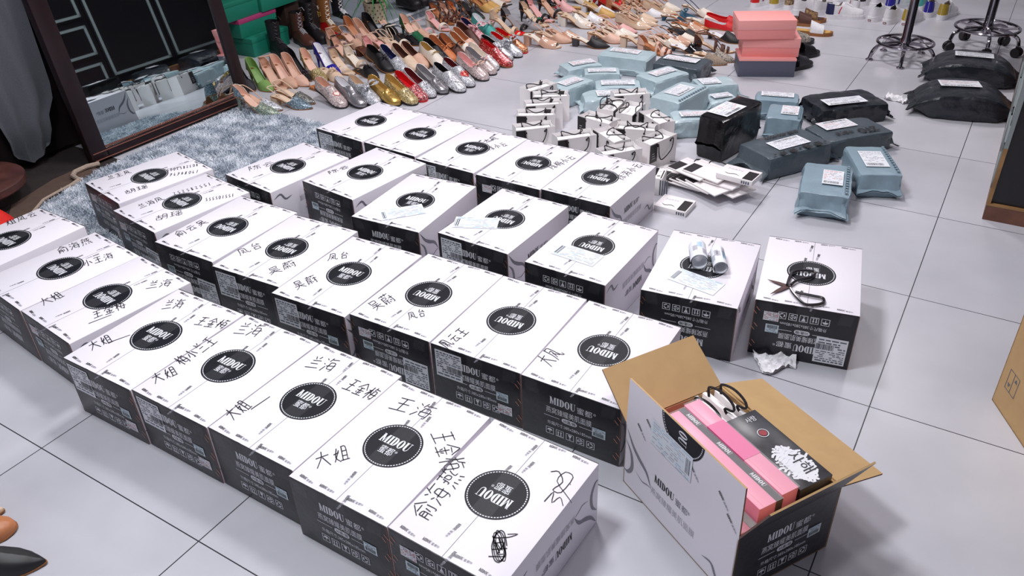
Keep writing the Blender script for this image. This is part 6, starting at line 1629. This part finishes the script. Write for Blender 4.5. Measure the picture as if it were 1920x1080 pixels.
        if s.get('stripe'):
            b = MB()
            for q, cc in enumerate(s['stripe']):
                for sg in (-1, 1):
                    b.ribbon([la.pt(.30 + .03 * q, .08, sg) + Vector((0, sg * .0012, 0)), la.pt(.32 + .03 * q, .35, sg) + Vector((0, sg * .0014, 0)), la.pt(.36 + .03 * q, .6, sg) + Vector((0, sg * .0014, .001))], Vector((0, sg, .1)).normalized(), .006, smat(cc))
            P.append(('side_stripe', b))
        if s.get('toec'):
            b = MB()
            for sgn in (-1, 1):
                b.grid([[la.pt(t, j / 5, sgn) + Vector((.0008, sgn * .0008, .0010)) for j in range(6)] for t in STN if t >= .66], smat(s['toec']))
            P.append(('toe_cap', b))
        if s.get('heelc'):
            b = MB()
            for sgn in (-1, 1):
                b.grid([[la.pt(t, .7 * j / 5, sgn) + Vector((-.0010, sgn * .0012, .0004)) for j in range(6)] for t in STN if t <= .2], smat(s['heelc']))
            P.append(('heel_patch', b))
        if s.get('tab'):
            b = MB(); b.box(-.0075, -.0062, -.011, .011, .007, .018, smat('wine')); b.box(-.0080, -.0075, -.008, .008, .011, .014, smat('white')); P.append(('heel_tab', b))
        if s.get('badge'):
            b = MB(); yb = -.0405
            for q in range(3):
                z0 = la.zs(.1) + .085 + .010 * q
                b.tube([(.035, yb + .003, z0 + .012), (.055, yb - .001, z0), (.075, yb + .003, z0 + .012)], .0028, smat('ochre'), 5)
            for q in range(5):
                a = 2 * pi * q / 5
                b.tube([(.055, yb - .001, la.zs(.1) + .145), (.055 + .013 * cos(a), yb + .001, la.zs(.1) + .145 + .013 * sin(a))], .0024, smat('cream'), 5)
            P.append(('badge', b))
    return P

for _row, _lab, _x, _y, _z, _rz, _pit, _spec, _cat in SHOES:
    shoe(_lab, _cat, _x, _y, _z, _rz, _pit, _spec, _row)

# ------------------------------------------------------------------ leaning mirror
M_FRAME = mat('dark_mahogany', (32, 13, 18), 0.35, noise_amt=.3, noise_scale=20, bump=.1)
M_BEAD = mat('bronze_beading', (150, 96, 84), 0.35, metal=.6)
M_GLASS = mat('mirror_glass', (208, 222, 224), 0.015, metal=1.0)
_md = Vector((.010, .79, 0)).normalized(); _mn = Vector((_md.y, -_md.x, 0)); _ml = .13
_mu = Z * cos(_ml) - _mn * sin(_ml); _mN = _mn * cos(_ml) + Z * sin(_ml)
_mt = thing('leaning_mirror', 'tall mirror in a dark mahogany frame leaning back on its stand', 'mirror', (-2.735, -2.37, 0))
_mt.matrix_world = Matrix(((_md.x, _mu.x, _mN.x, -2.735), (_md.y, _mu.y, _mN.y, -2.37), (_md.z, _mu.z, _mN.z, .012), (0, 0, 0, 1)))
MW0, MW1, MT = -.070, .870, 1.72        # outer left, outer right, top (along the frame)
_b = MB()
for x0, x1, y0, y1 in ((MW0, .012, 0, MT), (.800, MW1, 0, MT), (.012, .800, 0, .044), (.012, .800, MT - .07, MT)):
    _b.bevel_box(x0, x1, y0, y1, -.035, .012, .006, M_FRAME)
_b.build('frame', _mt)
_b = MB(); _b.box(.010, .802, .040, MT - .066, -.004, -.0005, M_GLASS); _b.build('glass', _mt, smooth=False)
_b = MB()
for k in range(90):
    x = .012 + .788 * k / 90
    _b.tube([(x, .046, .006), (x + .006, .052, .006)], .0032, M_BEAD, 5)
for y in (.004, .036):
    _b.tube([(MW0 + .01, y, .013), (MW1 - .01, y, .013)], .003, M_BEAD, 5)
_b.build('bead_moulding', _mt)
# black cupboard it leans on, added to keep the corner behind it dark
M_DARKWOOD = mat('dark_stained_wood', (34, 24, 26), .5, noise_amt=.3, noise_scale=8)
_t = thing('tall_black_cupboard', 'tall black cupboard behind the leaning mirror', 'cupboard', (-3.36, -2.05, 0))
_b = MB(); _b.bevel_box(-.34, .34, -.66, .52, .0, 1.66, .004, M_DARKWOOD); _b.build('cupboard_body', _t)
for y0, y1 in ((-.65, -.07), (-.06, .51)):
    _b = MB(); _b.bevel_box(.341, .352, y0, y1, .02, 1.64, .003, M_DARKWOOD); _b.build('door', _t)
_t = thing('low_dark_cupboard', 'low dark brown cupboard behind the boots and green shoe boxes', 'cupboard', (-3.48, -.52, 0))
_b = MB(); _b.bevel_box(-.2, .10, -.02, .29, 0, .62, .004, mat('dark_brown_wood', (62, 46, 42), .5, noise_amt=.3, noise_scale=10)); _b.build('cupboard_body', _t)
M_MAT = mat('dark_brown_mat', (44, 34, 34), .9, noise_amt=.3, noise_scale=60)
_b = MB(); _b.bevel_box(-.36, .20, -.42, .52, 0, .0018, .0006, M_MAT); _o = _b.build('floor_mat'); _o.location = (-2.80, -2.86, 0); tag(_o, 'dark brown mat on the floor in the left corner', 'mat')  # brown mat, spread so its dark colour stands for floor shadow too
# ------------------------------------------------------------------ shaggy rug
M_PILE = bpy.data.materials.new('grey_blue_shag')
M_PILE.use_nodes = True
_nt = M_PILE.node_tree; _bs = _nt.nodes['Principled BSDF']; _bs.inputs['Roughness'].default_value = .8
_tc = _nt.nodes.new('ShaderNodeTexCoord'); _nz = _nt.nodes.new('ShaderNodeTexNoise'); _nz.inputs['Scale'].default_value = 15; _nz.inputs['Detail'].default_value = 8
_rp = _nt.nodes.new('ShaderNodeValToRGB'); _rp.color_ramp.elements[0].position = .38; _rp.color_ramp.elements[1].position = .62
_rp.color_ramp.elements[0].color = srgb(164, 174, 187); _rp.color_ramp.elements[1].color = srgb(230, 233, 240)
_nt.links.new(_tc.outputs['Object'], _nz.inputs['Vector']); _nt.links.new(_nz.outputs['Fac'], _rp.inputs['Fac']); _nt.links.new(_rp.outputs['Color'], _bs.inputs['Base Color'])
M_RUGBACK = mat('brown_rug_backing', (92, 72, 62), .9, noise_amt=.2)
M_ROPE = mat('beige_edge_cord', (176, 156, 140), .8, bump=.6, bump_scale=200)
RUG = [(-2.66, -2.47), (-2.69, -1.60), (-2.40, -1.575), (-1.86, -1.585), (-1.80, -1.95), (-1.79, -2.95), (-1.90, -3.18), (-2.38, -3.14), (-2.45, -2.93), (-2.56, -2.80)]
_t = thing('shaggy_rug', 'grey-blue shaggy rug in front of the mirror', 'rug', (0, 0, 0))
_b = MB(); _b.add([(x, y, .0025) for x, y in RUG], [tuple(range(len(RUG)))[::-1]], M_PILE); _b.build('rug_base', _t, smooth=False)
def inside(x, y, poly):
    c = False; j = len(poly) - 1
    for i in range(len(poly)):
        if (poly[i][1] > y) != (poly[j][1] > y) and x < (poly[j][0] - poly[i][0]) * (y - poly[i][1]) / (poly[j][1] - poly[i][1]) + poly[i][0]:
            c = not c
        j = i
    return c
def in_carton(x, y):
    for c in CARTONS:
        dx, dy = x - c[1], y - c[2]; a = c[3]
        if abs(dx * cos(a) + dy * sin(a)) < CW / 2 + .006 and abs(-dx * sin(a) + dy * cos(a)) < CL / 2 + .006: return True
    return False
_r = random.Random(5); _vs = []; _fs = []
for _k in range(52000):
    x = _r.uniform(-2.70, -1.78); y = _r.uniform(-3.18, -1.57)
    if not inside(x, y, RUG) or in_carton(x, y): continue
    h = _r.uniform(.010, .022); a = _r.uniform(0, 2 * pi); w = _r.uniform(.0016, .003)
    lx, ly = _r.gauss(0, .007), _r.gauss(0, .007)
    n_ = noise.noise(Vector((x * 7, y * 7, 0))); lx += .010 * n_; ly -= .008 * n_
    o = len(_vs); ca, sa = cos(a) * w, sin(a) * w
    _vs += [(x - ca, y - sa, .002), (x + ca, y + sa, .002), (x + lx * .5 + ca * .8, y + ly * .5 + sa * .8, h * .7), (x + lx * .5 - ca * .8, y + ly * .5 - sa * .8, h * .7), (x + lx * 1.2, y + ly * 1.2, h)]
    _fs += [(o, o + 1, o + 2, o + 3), (o + 3, o + 2, o + 4)]
_b = MB(); _b.add(_vs, _fs, M_PILE); _o = _b.build('pile', _t, smooth=False); _o['kind'] = 'stuff'
_b = MB(); _b.add([(x, y, .004) for x, y in [(-2.66, -2.47), (-2.56, -2.80), (-2.45, -2.93), (-2.52, -2.98), (-2.68, -2.86), (-2.76, -2.62), (-2.77, -2.42)]], [tuple(range(7))], M_RUGBACK)
_b.build('turned_under_edge', _t, smooth=False)
_b = MB(); _pp = [(-2.70, -2.43), (-2.72, -2.48), (-2.715, -2.54), (-2.68, -2.575), (-2.625, -2.585), (-2.60, -2.64), (-2.60, -2.70), (-2.58, -2.78), (-2.50, -2.88), (-2.42, -2.99)]
_b.tube([(x + .004 * sin(i * 2.1), y, .014 + .003 * (i % 2)) for i, (x, y) in enumerate(_pp)], [.011 if i < 5 else .006 for i in range(len(_pp))], M_ROPE, 8); _b.build('edge_cord', _t)
# ------------------------------------------------------------------ dark corner at the left
M_CLOTH = mat('grey_cloth', (88, 90, 97), .85, noise_amt=.15, noise_scale=200)
_t = thing('grey_cloth_drape', 'grey cloth hanging between mirror and picture edge', 'curtain', (-2.90, -2.60, 0))
_b = MB(); _rows = []
for k in range(24):
    z = .03 + 1.5 * k / 23
    w0, w1 = (-.05 - .10 * min(1, k / 9), .10 + .05 * min(1, k / 5) + (.03 if z > .27 else 0))
    _rows.append([(-.012 * sin(j * 1.1 + z * 2) - (.03 if k < 2 else 0), w0 + (w1 - w0) * j / 14 + .0, z + (.05 * abs(j / 14 - .45) * 2 if k == 0 else 0)) for j in range(15)])
_b.grid(_rows, M_CLOTH); _b.grid([[(x - .004, y, z) for x, y, z in r][::-1] for r in _rows], M_CLOTH)
_b.tube([(-.02, -.2, 1.53), (-.02, .25, 1.53)], .012, M_FRAME, 8); _b.tube([(-.02, -.19, 0), (-.02, -.19, 1.53)], .010, M_FRAME, 8)
_b.build('cloth_panel', _t)
M_REDWOOD = mat('reddish_wood', (96, 58, 50), .45, noise_amt=.35, noise_scale=12, rgb2=(66, 36, 34))
_t = thing('side_cabinet', 'black side cabinet in the dark left corner under the plastic bag', 'cabinet', (-3.26, -2.98, 0), .0)
_b = MB(); _b.bevel_box(-.22, .22, -.2, .16, 0, .36, .004, M_DARKWOOD); _b.build('cabinet_body', _t)
_b = MB(); _b.bevel_box(-.24, .24, -.22, .18, .36, .38, .004, M_DARKWOOD); _b.build('cabinet_top', _t)
_t = thing('round_wooden_stool', 'reddish wooden disc top cut by the left picture edge', 'stool', (-2.80, -2.93, 0))
_b = MB(); _b.lathe([(.005, .075), (.20, .075), (.206, .082), (.206, .108), (.198, .114), (.005, .114)], M_REDWOOD, 40); _b.build('seat', _t)
_b = MB(); _b.lathe([(.13, 0), (.12, .075)], M_DARKWOOD, 24); _b.build('base', _t)
M_REDCLOTH = mat('red_cloth', (226, 30, 22), .7, bump=.2)
_b = MB(); _rows = []
for k in range(8):
    u = k / 7; rr = .13 * (1 - u) ** .6 + .002
    _rows.append([(rr * cos(2 * pi * j / 20) * (1 + .12 * sin(j * 1.7 + k)), rr * sin(2 * pi * j / 20) * (1 + .1 * cos(j * 2.3)), .001 + .13 * u + .006 * sin(j * 3)) for j in range(20)])
_rows[0] = [(x, y, .001) for x, y, z in _rows[0]]
_b.loft(_rows, M_REDCLOTH); _o = _b.build('red_cloth_heap'); _o.location = (-2.56, -3.06, 0)
tag(_o, 'bright red cloth heap behind the carton at the left picture edge', 'cloth')
M_FILM = mat('clear_plastic_film', (226, 238, 236), .08, alpha=.38, bump=.8, bump_scale=18)
M_GREENP = mat('green_packet', (40, 150, 112), .4)
_t = thing('clear_plastic_bag', 'clear plastic bag with something green inside, left edge of picture', 'bag', (-3.10, -2.86, .381), .5)
parcel_mesh(.22, .26, .10, 31, .5, .014, M_FILM, .04).build('film', _t)
_b = MB(); _b.bevel_box(-.07, .05, -.08, .06, .014, .06, .006, M_GREENP); _b.build('green_contents', _t)
# ------------------------------------------------------------------ black cabinet at the right
M_CABBLK = mat('black_lacquer', (20, 17, 22), .3)
M_CABGREY = mat('grey_painted_moulding', (132, 140, 142), .5)
M_OAK = mat('golden_oak', (168, 128, 82), .5, noise_amt=.35, noise_scale=10, rgb2=(128, 92, 56))
M_OAKD = mat('brown_oak_plinth', (128, 84, 66), .5, noise_amt=.4, noise_scale=9, rgb2=(92, 56, 44))
_t = thing('display_cabinet', 'black cabinet with grey moulded fronts on an oak plinth, right edge of picture', 'cabinet', (.750, -1.16, 0), .006)
_b = MB(); _b.box(.012, .60, .012, 2.3, .065, 1.2, M_CABBLK); _b.build('cabinet_body', _t, smooth=False)
_b = MB(); _b.box(0, .62, 0, 2.31, 0, .058, M_OAKD); _b.box(0, .62, -.001, 2.31, .058, .066, M_OAK); _b.build('plinth', _t, smooth=False)
_b = MB(); _b.box(-.002, .012, 0, .014, .066, .28, M_OAK); _b.box(-.002, .012, 0, .014, .28, 1.2, M_CABGREY); _b.build('corner_trim', _t, smooth=False)
_b = MB(); _b.bevel_box(-.02, .64, -.02, 2.33, 1.2, 1.225, .004, M_OAK); _b.build('cabinet_top', _t)
def moulded(nm, y0, y1, z0, z1):
    b = MB(); b.box(.004, .012, y0, y1, z0, z1, M_CABBLK); o = b.build(nm, _t, smooth=False)
    b = MB(); w = .022
    for a, c, d, e in ((y0 + .02, y1 - .02, z0 + .02, z0 + .02 + w), (y0 + .02, y1 - .02, z1 - .02 - w, z1 - .02), (y0 + .02, y0 + .02 + w, z0 + .02, z1 - .02), (y1 - .02 - w, y1 - .02, z0 + .02, z1 - .02)):
        b.box(-.004, .004, a, c, d, e, M_CABGREY)
    b.build('moulding', o, smooth=False)
moulded('drawer', .02, .40, .09, .30); moulded('drawer', .42, .88, .09, .30)
moulded('drawer', .02, .88, .33, .62); moulded('drawer', .02, .88, .65, 1.15)
moulded('door', .91, 1.55, .12, .98); moulded('door', 1.58, 2.26, .12, .98)
# ------------------------------------------------------------------ chrome pole stools
M_CHROME = mat('polished_chrome', (176, 170, 178), .12, metal=1.0)
M_RUBBER = mat('black_rubber', (22, 18, 22), .5)
M_VINYL = mat('black_vinyl', (24, 22, 26), .3)
def pole_stool(label, x, y, feet, rr, rz_, seat_z, casters):
    t = thing('pole_stool', label, 'stool', (x, y, 0), 0, 'chrome pole stools')
    zb = .055 if casters else .0
    b = MB(); b.lathe([(.026, rz_ - .02), (.030, rz_ - .01), (.030, rz_ + .03), (.024, rz_ + .04), (.024, .46), (.016, .465), (.016, seat_z)], M_CHROME, 20); b.build('pole', t)
    b = MB(); b.tube([(rr * cos(2 * pi * k / 40), rr * sin(2 * pi * k / 40), rz_ + .012) for k in range(40)], .0085, M_CHROME, 8, closed=True)
    for k in range(5):
        a = 2 * pi * k / 5 + .3; b.tube([(.02 * cos(a), .02 * sin(a), rz_ + .0), (rr * cos(a), rr * sin(a), rz_ + .012)], .007, M_CHROME, 6)
    b.build('foot_ring', t)
    for fx, fy in feet:
        b = MB(); dx, dy = fx - x, fy - y; q = sqrt(dx * dx + dy * dy); ux, uy = dx / q, dy / q
        pts = [(ux * .02, uy * .02, rz_ + .01), (ux * q * .55, uy * q * .55, rz_ + .012), (ux * q * .82, uy * q * .82, rz_ - .004), (ux * q * .95, uy * q * .95, rz_ * .62 + zb * .5), (dx, dy, zb + .008)]
        P_ = [Vector(p) for p in pts]; fine = [P_[0]]
        for i in range(len(P_) - 1):
            for u in (.33, .67, 1): fine.append(P_[i].lerp(P_[i + 1], u))
        fine = [fine[0]] + [(fine[i - 1] + fine[i] * 2 + fine[i + 1]) / 4 for i in range(1, len(fine) - 1)] + [fine[-1]]
        b.tube(fine, .0105, M_CHROME, 8); leg = b.build('leg', t)
        b = MB()
        if casters:
            for s in (-1, 1):
                T = Matrix.Translation((dx + s * .014 * -uy, dy + s * .014 * ux, .027)) @ Matrix.Rotation(atan2(uy, ux), 4, 'Z') @ Matrix.Rotation(pi / 2, 4, 'X')
                b.lathe([(.004, -.009), (.024, -.009), (.027, -.005), (.027, .005), (.024, .009), (.004, .009)], M_RUBBER, 18, T)
            b.box(dx - .012, dx + .012, dy - .012, dy + .012, .03, .058, M_RUBBER); b.build('caster', leg)
        else:
            b.lathe([(.020, 0), (.021, .006), (.012, .012)], M_CHROME, 16, Matrix.Translation((dx, dy, 0))); b.build('foot_glide', leg)
    b = MB(); b.lathe([(.04, seat_z), (.16, seat_z), (.18, seat_z + .02), (.18, seat_z + .06), (.165, seat_z + .08), (.01, seat_z + .085)], M_VINYL, 36); b.build('seat', t)
pole_stool('chrome pole stool on five round feet, left of the other one', .157, .68, [(0, .596), (.178, .513), (.325, .646), (.236, .84), (.038, .803)], .145, .085, .74, False)
pole_stool('chrome pole stool on black casters, beside the cabinet', .522, 1.06, [(.357, .953), (.557, .880), (.700, .985), (.620, 1.205), (.410, 1.225)], .165, .115, .74, True)
# ------------------------------------------------------------------ stacked shoe boxes
M_SALMON = mat('salmon_pink_card_box', (246, 152, 148), .5)
M_SALMONL = mat('salmon_pink_lid', (250, 168, 164), .45)
M_SLATE = mat('slate_card', (88, 90, 108), .5)
def shoe_box(label, x, y, z, rz, w, d, h, side, lidh, group):
    t = thing('shoe_box', label, 'box', (x, y, z), rz, group)
    b = MB(); b.bevel_box(-w / 2 + .002, w / 2 - .002, -d / 2 + .002, d / 2 - .002, 0, h - .004, .0015, side)
    b.disc((-w / 2 + .0015, 0, h * .30), Y, Z, .006, M_CABBLK, 14); b.build('box_base', t)
    b = MB(); b.bevel_box(-w / 2, w / 2, -d / 2, d / 2, h - lidh, h, .0015, M_SALMONL)
    if lidh > .02:
        for k in range(3): b.disc((-.012 + .012 * k, -.02, h + .0004), X, Y, .002, M_SALMON, 8)
    b.build('lid', t)
for _l, _x, _y, _z, _rz, _sd, _lh in PINK_STACK:
    shoe_box(_l, _x, _y, _z, _rz, .30, .20, .0985, M_SLATE if _sd else M_SALMON, _lh, 'stacked shoe boxes by the parcels')
M_JADE = mat('jade_green_card', (22, 122, 100), .5)
M_JADEP = mat('magenta_stripe', (170, 60, 110), .5)
for _k, (_l, _y, _z, _dx) in enumerate([('green shoe box at the bottom of the stack beside the boots', -.78, 0, .03), ('green shoe box with a magenta line, second up in the stack beside the boots', -.80, .112, -.03), ('green shoe box third up, left, in the stack beside the boots', -.93, .224, -.03), ('green shoe box third up, right, in the stack beside the boots', -.60, .224, -.03)]):
    _t = thing('green_shoe_box', _l, 'box', (-3.42 + _dx, _y, _z), pi / 2 + .05, 'green shoe boxes')
    _b = MB(); _b.bevel_box(-.16, .16, -.1, .1, 0, .108, .002, M_JADE); _b.build('box_base', _t)
    _b = MB(); _b.bevel_box(-.162, .162, -.102, .102, .084, .111, .002, M_JADEP if _k == 1 else M_JADE); _b.build('lid', _t)
# ------------------------------------------------------------------ low ledge and potted plant
M_LEDGE = mat('grey_ledge_stone', (150, 158, 168), .5, noise_amt=.1, noise_scale=20)
_b = MB(); _b.box(-3.7, -2.92, -.22, 1.9, 0, .05, M_LEDGE); _b.box(-2.922, -2.914, -.22, 1.9, .036, .0515, mat('pale_ledge_edge', (206, 212, 220), .4)); _o = _b.build('trim_1', smooth=False); _o['kind'] = 'structure'
M_POT = mat('cream_pot', (202, 190, 162), .5)
M_DOT = mat('dark_pot_holes', (86, 74, 62), .8)
M_LEAF = mat('green_leaf', (44, 132, 56), .4, noise_amt=.4, noise_scale=30, rgb2=(22, 84, 40))
_t = thing('potted_spider_plant', 'green spider plant in a dotted cream pot on the ledge', 'plant', (-3.00, -.10, .0505))
_b = MB(); _b.lathe([(.060, 0), (.064, .004), (.078, .125), (.081, .13), (.076, .13), (.070, .11), (.01, .108)], M_POT, 30)
for j in range(14):
    for k in range(5):
        a = 2 * pi * (j + .5 * (k % 2)) / 14; z = .020 + .022 * k; rr = .0655 + .0148 * z / .125 + .0006
        n_ = Vector((cos(a), sin(a), 0))
        _b.disc(n_ * rr + Z * z, Vector((-sin(a), cos(a), 0)), Z, .0048, M_DOT, 8)
_b.build('pot', _t)
_b = MB(); _b.lathe([(.070, .112), (.01, .116)], mat('potting_soil', (52, 40, 34), .9), 20); _b.build('soil', _t)
_r = random.Random(9)
for k in range(26):
    a = 2 * pi * k / 26 + _r.uniform(-.15, .15); ln = _r.uniform(.16, .28); up = _r.uniform(.10, .26); b = MB()
    pts = [Vector((cos(a) * ln * u * (.6 + .4 * u), sin(a) * ln * u * (.6 + .4 * u), .112 + up * sin(pi * u * .62) * 1.0 - .20 * u * u * (up < .18))) for u in [i / 9 for i in range(10)]]
    side = Vector((-sin(a), cos(a), 0)); w = [.016 * (1 - u) ** .6 * min(1, .5 + u * 3) + .0006 for u in [i / 9 for i in range(10)]]
    b.grid([[p - side * ww / 2 + Z * .002, p, p + side * ww / 2 + Z * .002] for p, ww in zip(pts, w)], M_LEAF); b.build('leaf', _t)
# ------------------------------------------------------------------ kraft carton cut by the right picture edge
_t = thing('kraft_carton', 'plain kraft carton with a raised flap, cut by the right picture edge', 'box', (.884, -2.25, 0), -1.08)
_b = MB(); _w, _d, _h = .5, .42, .36; _k = .004
for x0, x1, y0, y1 in ((0, _k, 0, _d), (_w - _k, _w, 0, _d), (0, _w, 0, _k), (0, _w, _d - _k, _d)): _b.box(x0, x1, y0, y1, 0, _h, M_KRAFT)
_b.box(0, _w, 0, _d, 0, _k, M_KRAFT)
_q = lambda x, z: Vector((x, -.0006, z))
for x0, x1, z0, z1 in ((.03, .032, .07, .13), (.078, .080, .07, .13), (.03, .08, .07, .072), (.03, .08, .128, .13), (.054, .056, .07, .13)): _b.quad(_q(x0, z0), _q(x1, z0), _q(x1, z1), _q(x0, z1), M_LINE)
_b.add([_q(.036, .092), _q(.050, .092), _q(.043, .08)], [(0, 1, 2)], M_LINE); _b.add([_q(.060, .11), _q(.074, .11), _q(.067, .122)], [(0, 1, 2)], M_LINE)
_b.build('carton_body', _t, smooth=False)
for (h_, al, ot, sz, an) in ((Vector((0, _d / 2, _h)), Vector((0, -1, 0)), Vector((-1, 0, 0)), .10, .9), (Vector((_w / 2, _d, _h)), Vector((-1, 0, 0)), Vector((0, 1, 0)), .10, .6), (Vector((_w, _d / 2, _h)), Vector((0, 1, 0)), Vector((1, 0, 0)), .1, 1.2)):
    ln = (_d if abs(al.y) > .5 else _w) / 2; up = Z * cos(an) + ot * sin(an); n_ = ot * cos(an) - Z * sin(an); _b = MB()
    v = [h_ + al * u + up * s + n_ * k for k in (0, -.004) for u, s in ((-ln, 0), (ln, 0), (ln - .01, sz), (-ln + .01, sz))]
    _b.add(v, [(0, 1, 2, 3), (7, 6, 5, 4), (0, 4, 5, 1), (1, 5, 6, 2), (2, 6, 7, 3), (3, 7, 4, 0)], M_KRAFT); _b.build('flap', _t, smooth=False)
# ------------------------------------------------------------------ scissors, label rolls, tissues
M_STEEL = mat('worn_steel_blade', (116, 92, 90), .35, metal=.9, noise_amt=.3, noise_scale=40)
M_BLKMET = mat('black_coated_handle', (34, 30, 34), .35, coat=.3)
_sx, _sy = SCISSORS['pivot']; _sz = CH + .0035
_t = thing('scissors', 'black loop-handled scissors lying open on a carton lid', 'scissors', (_sx, _sy, _sz))
for k, tip in enumerate(SCISSORS['tips']):
    v = Vector((tip[0] - _sx, tip[1] - _sy, 0)); n_ = Vector((-v.y, v.x, 0)).normalized() * (1 if k == 0 else -1); z = .0015 * k; b = MB()
    pts = [v * -.10 + n_ * .007, v * -.10 - n_ * .006, v * .5 - n_ * .0055, v, v * .6 + n_ * .006, v * .1 + n_ * .010]
    b.add([p + Z * z for p in pts] + [p + Z * (z + .0014) for p in pts], [(5, 4, 3, 2, 1, 0), (6, 7, 8, 9, 10, 11)] + [(i, (i + 1) % 6, 6 + (i + 1) % 6, 6 + i) for i in range(6)], M_STEEL)
    b.build('blade', _t, smooth=False)
for k, lp in enumerate(SCISSORS['loops']):
    P_ = [Vector((x - _sx, y - _sy, .002)) for x, y in lp]; P_ = [P_[0]] + P_ + [P_[-1]]; fine = []
    for i in range(1, len(P_) - 2):
        for q in range(5):
            u = q / 5
            fine.append(0.5 * ((2 * P_[i]) + (P_[i + 1] - P_[i - 1]) * u + (2 * P_[i - 1] - 5 * P_[i] + 4 * P_[i + 1] - P_[i + 2]) * u * u + (3 * P_[i] - P_[i - 1] - 3 * P_[i + 1] + P_[i + 2]) * u ** 3))
    fine.append(P_[-1])
    b = MB(); b.tube([p + Z * (.002 + .001 * k) for p in fine], .0042, M_BLKMET, 7); b.build('handle_loop', _t)
_b = MB(); _b.lathe([(.001, .004), (.005, .004), (.005, .0055), (.002, .0062)], M_CHROME, 14); _b.build('pivot_screw', _t)

for _l, (x0, y0), (x1, y1), rr, dz in LABEL_ROLLS:
    v = Vector((x1 - x0, y1 - y0, 0)); ln = v.length; a = atan2(v.y, v.x); r = random.Random(int(ln * 1e4))
    b = MB(); _N = 54
    sp_ = [(rr * (1 - .0042 * k) * cos(2 * pi * k / 22 - 1.2), rr * (1 - .0042 * k) * sin(2 * pi * k / 22 - 1.2)) for k in range(_N)]
    b.grid([[(u * ln, y, z + rr) for y, z in sp_] for u in (0, .33, .67, 1)], M_PAPER)
    for j in range(10):
        k0 = r.randint(2, 18); u0 = r.uniform(.08, .6)
        for k in (k0, k0 + 1):
            p, q = sp_[k], sp_[k + 1]; f = 1.012
            b.quad((u0 * ln, p[0] * f, p[1] * f + rr), ((u0 + .3) * ln, p[0] * f, p[1] * f + rr), ((u0 + .3) * ln, q[0] * f, q[1] * f + rr), (u0 * ln, q[0] * f, q[1] * f + rr), M_LGREY if j % 3 else M_PALEBL)
    o = b.build('label_roll'); o.location = (x0, y0, CH + .0035); o.rotation_euler = (0, 0, a)
    tag(o, _l, 'paper roll', 'label rolls on the carton lid')

M_TISSUE = mat('white_tissue', (236, 234, 238), .8)
for _l, x, y, w, l, a, sd in TISSUES:
    b = MB(); n = 14; rows = []
    for i in range(n + 1):
        row = []
        for j in range(n + 1):
            u, v = -.5 + i / n, -.5 + j / n
            z = .012 + .016 * noise.noise(Vector((u * 5 + sd, v * 5, sd))) + .018 * max(0, .35 - abs(v)) + .010 * noise.noise(Vector((u * 12, v * 12 + sd, 1)))
            row.append((u * l * (1 + .2 * v), v * w * (1 - .5 * u) + .012 * sin(u * 6), max(.001, z)))
        rows.append(row)
    b.grid(rows, M_TISSUE); b.grid([[(p[0], p[1], .0006 + (p[2] - .001) * .45) for p in r][::-1] for r in rows], M_TISSUE)
    o = b.build('crumpled_tissue', angle=20); o.location = (x, y, 0); o.rotation_euler = (0, 0, a); tag(o, _l, 'tissue')
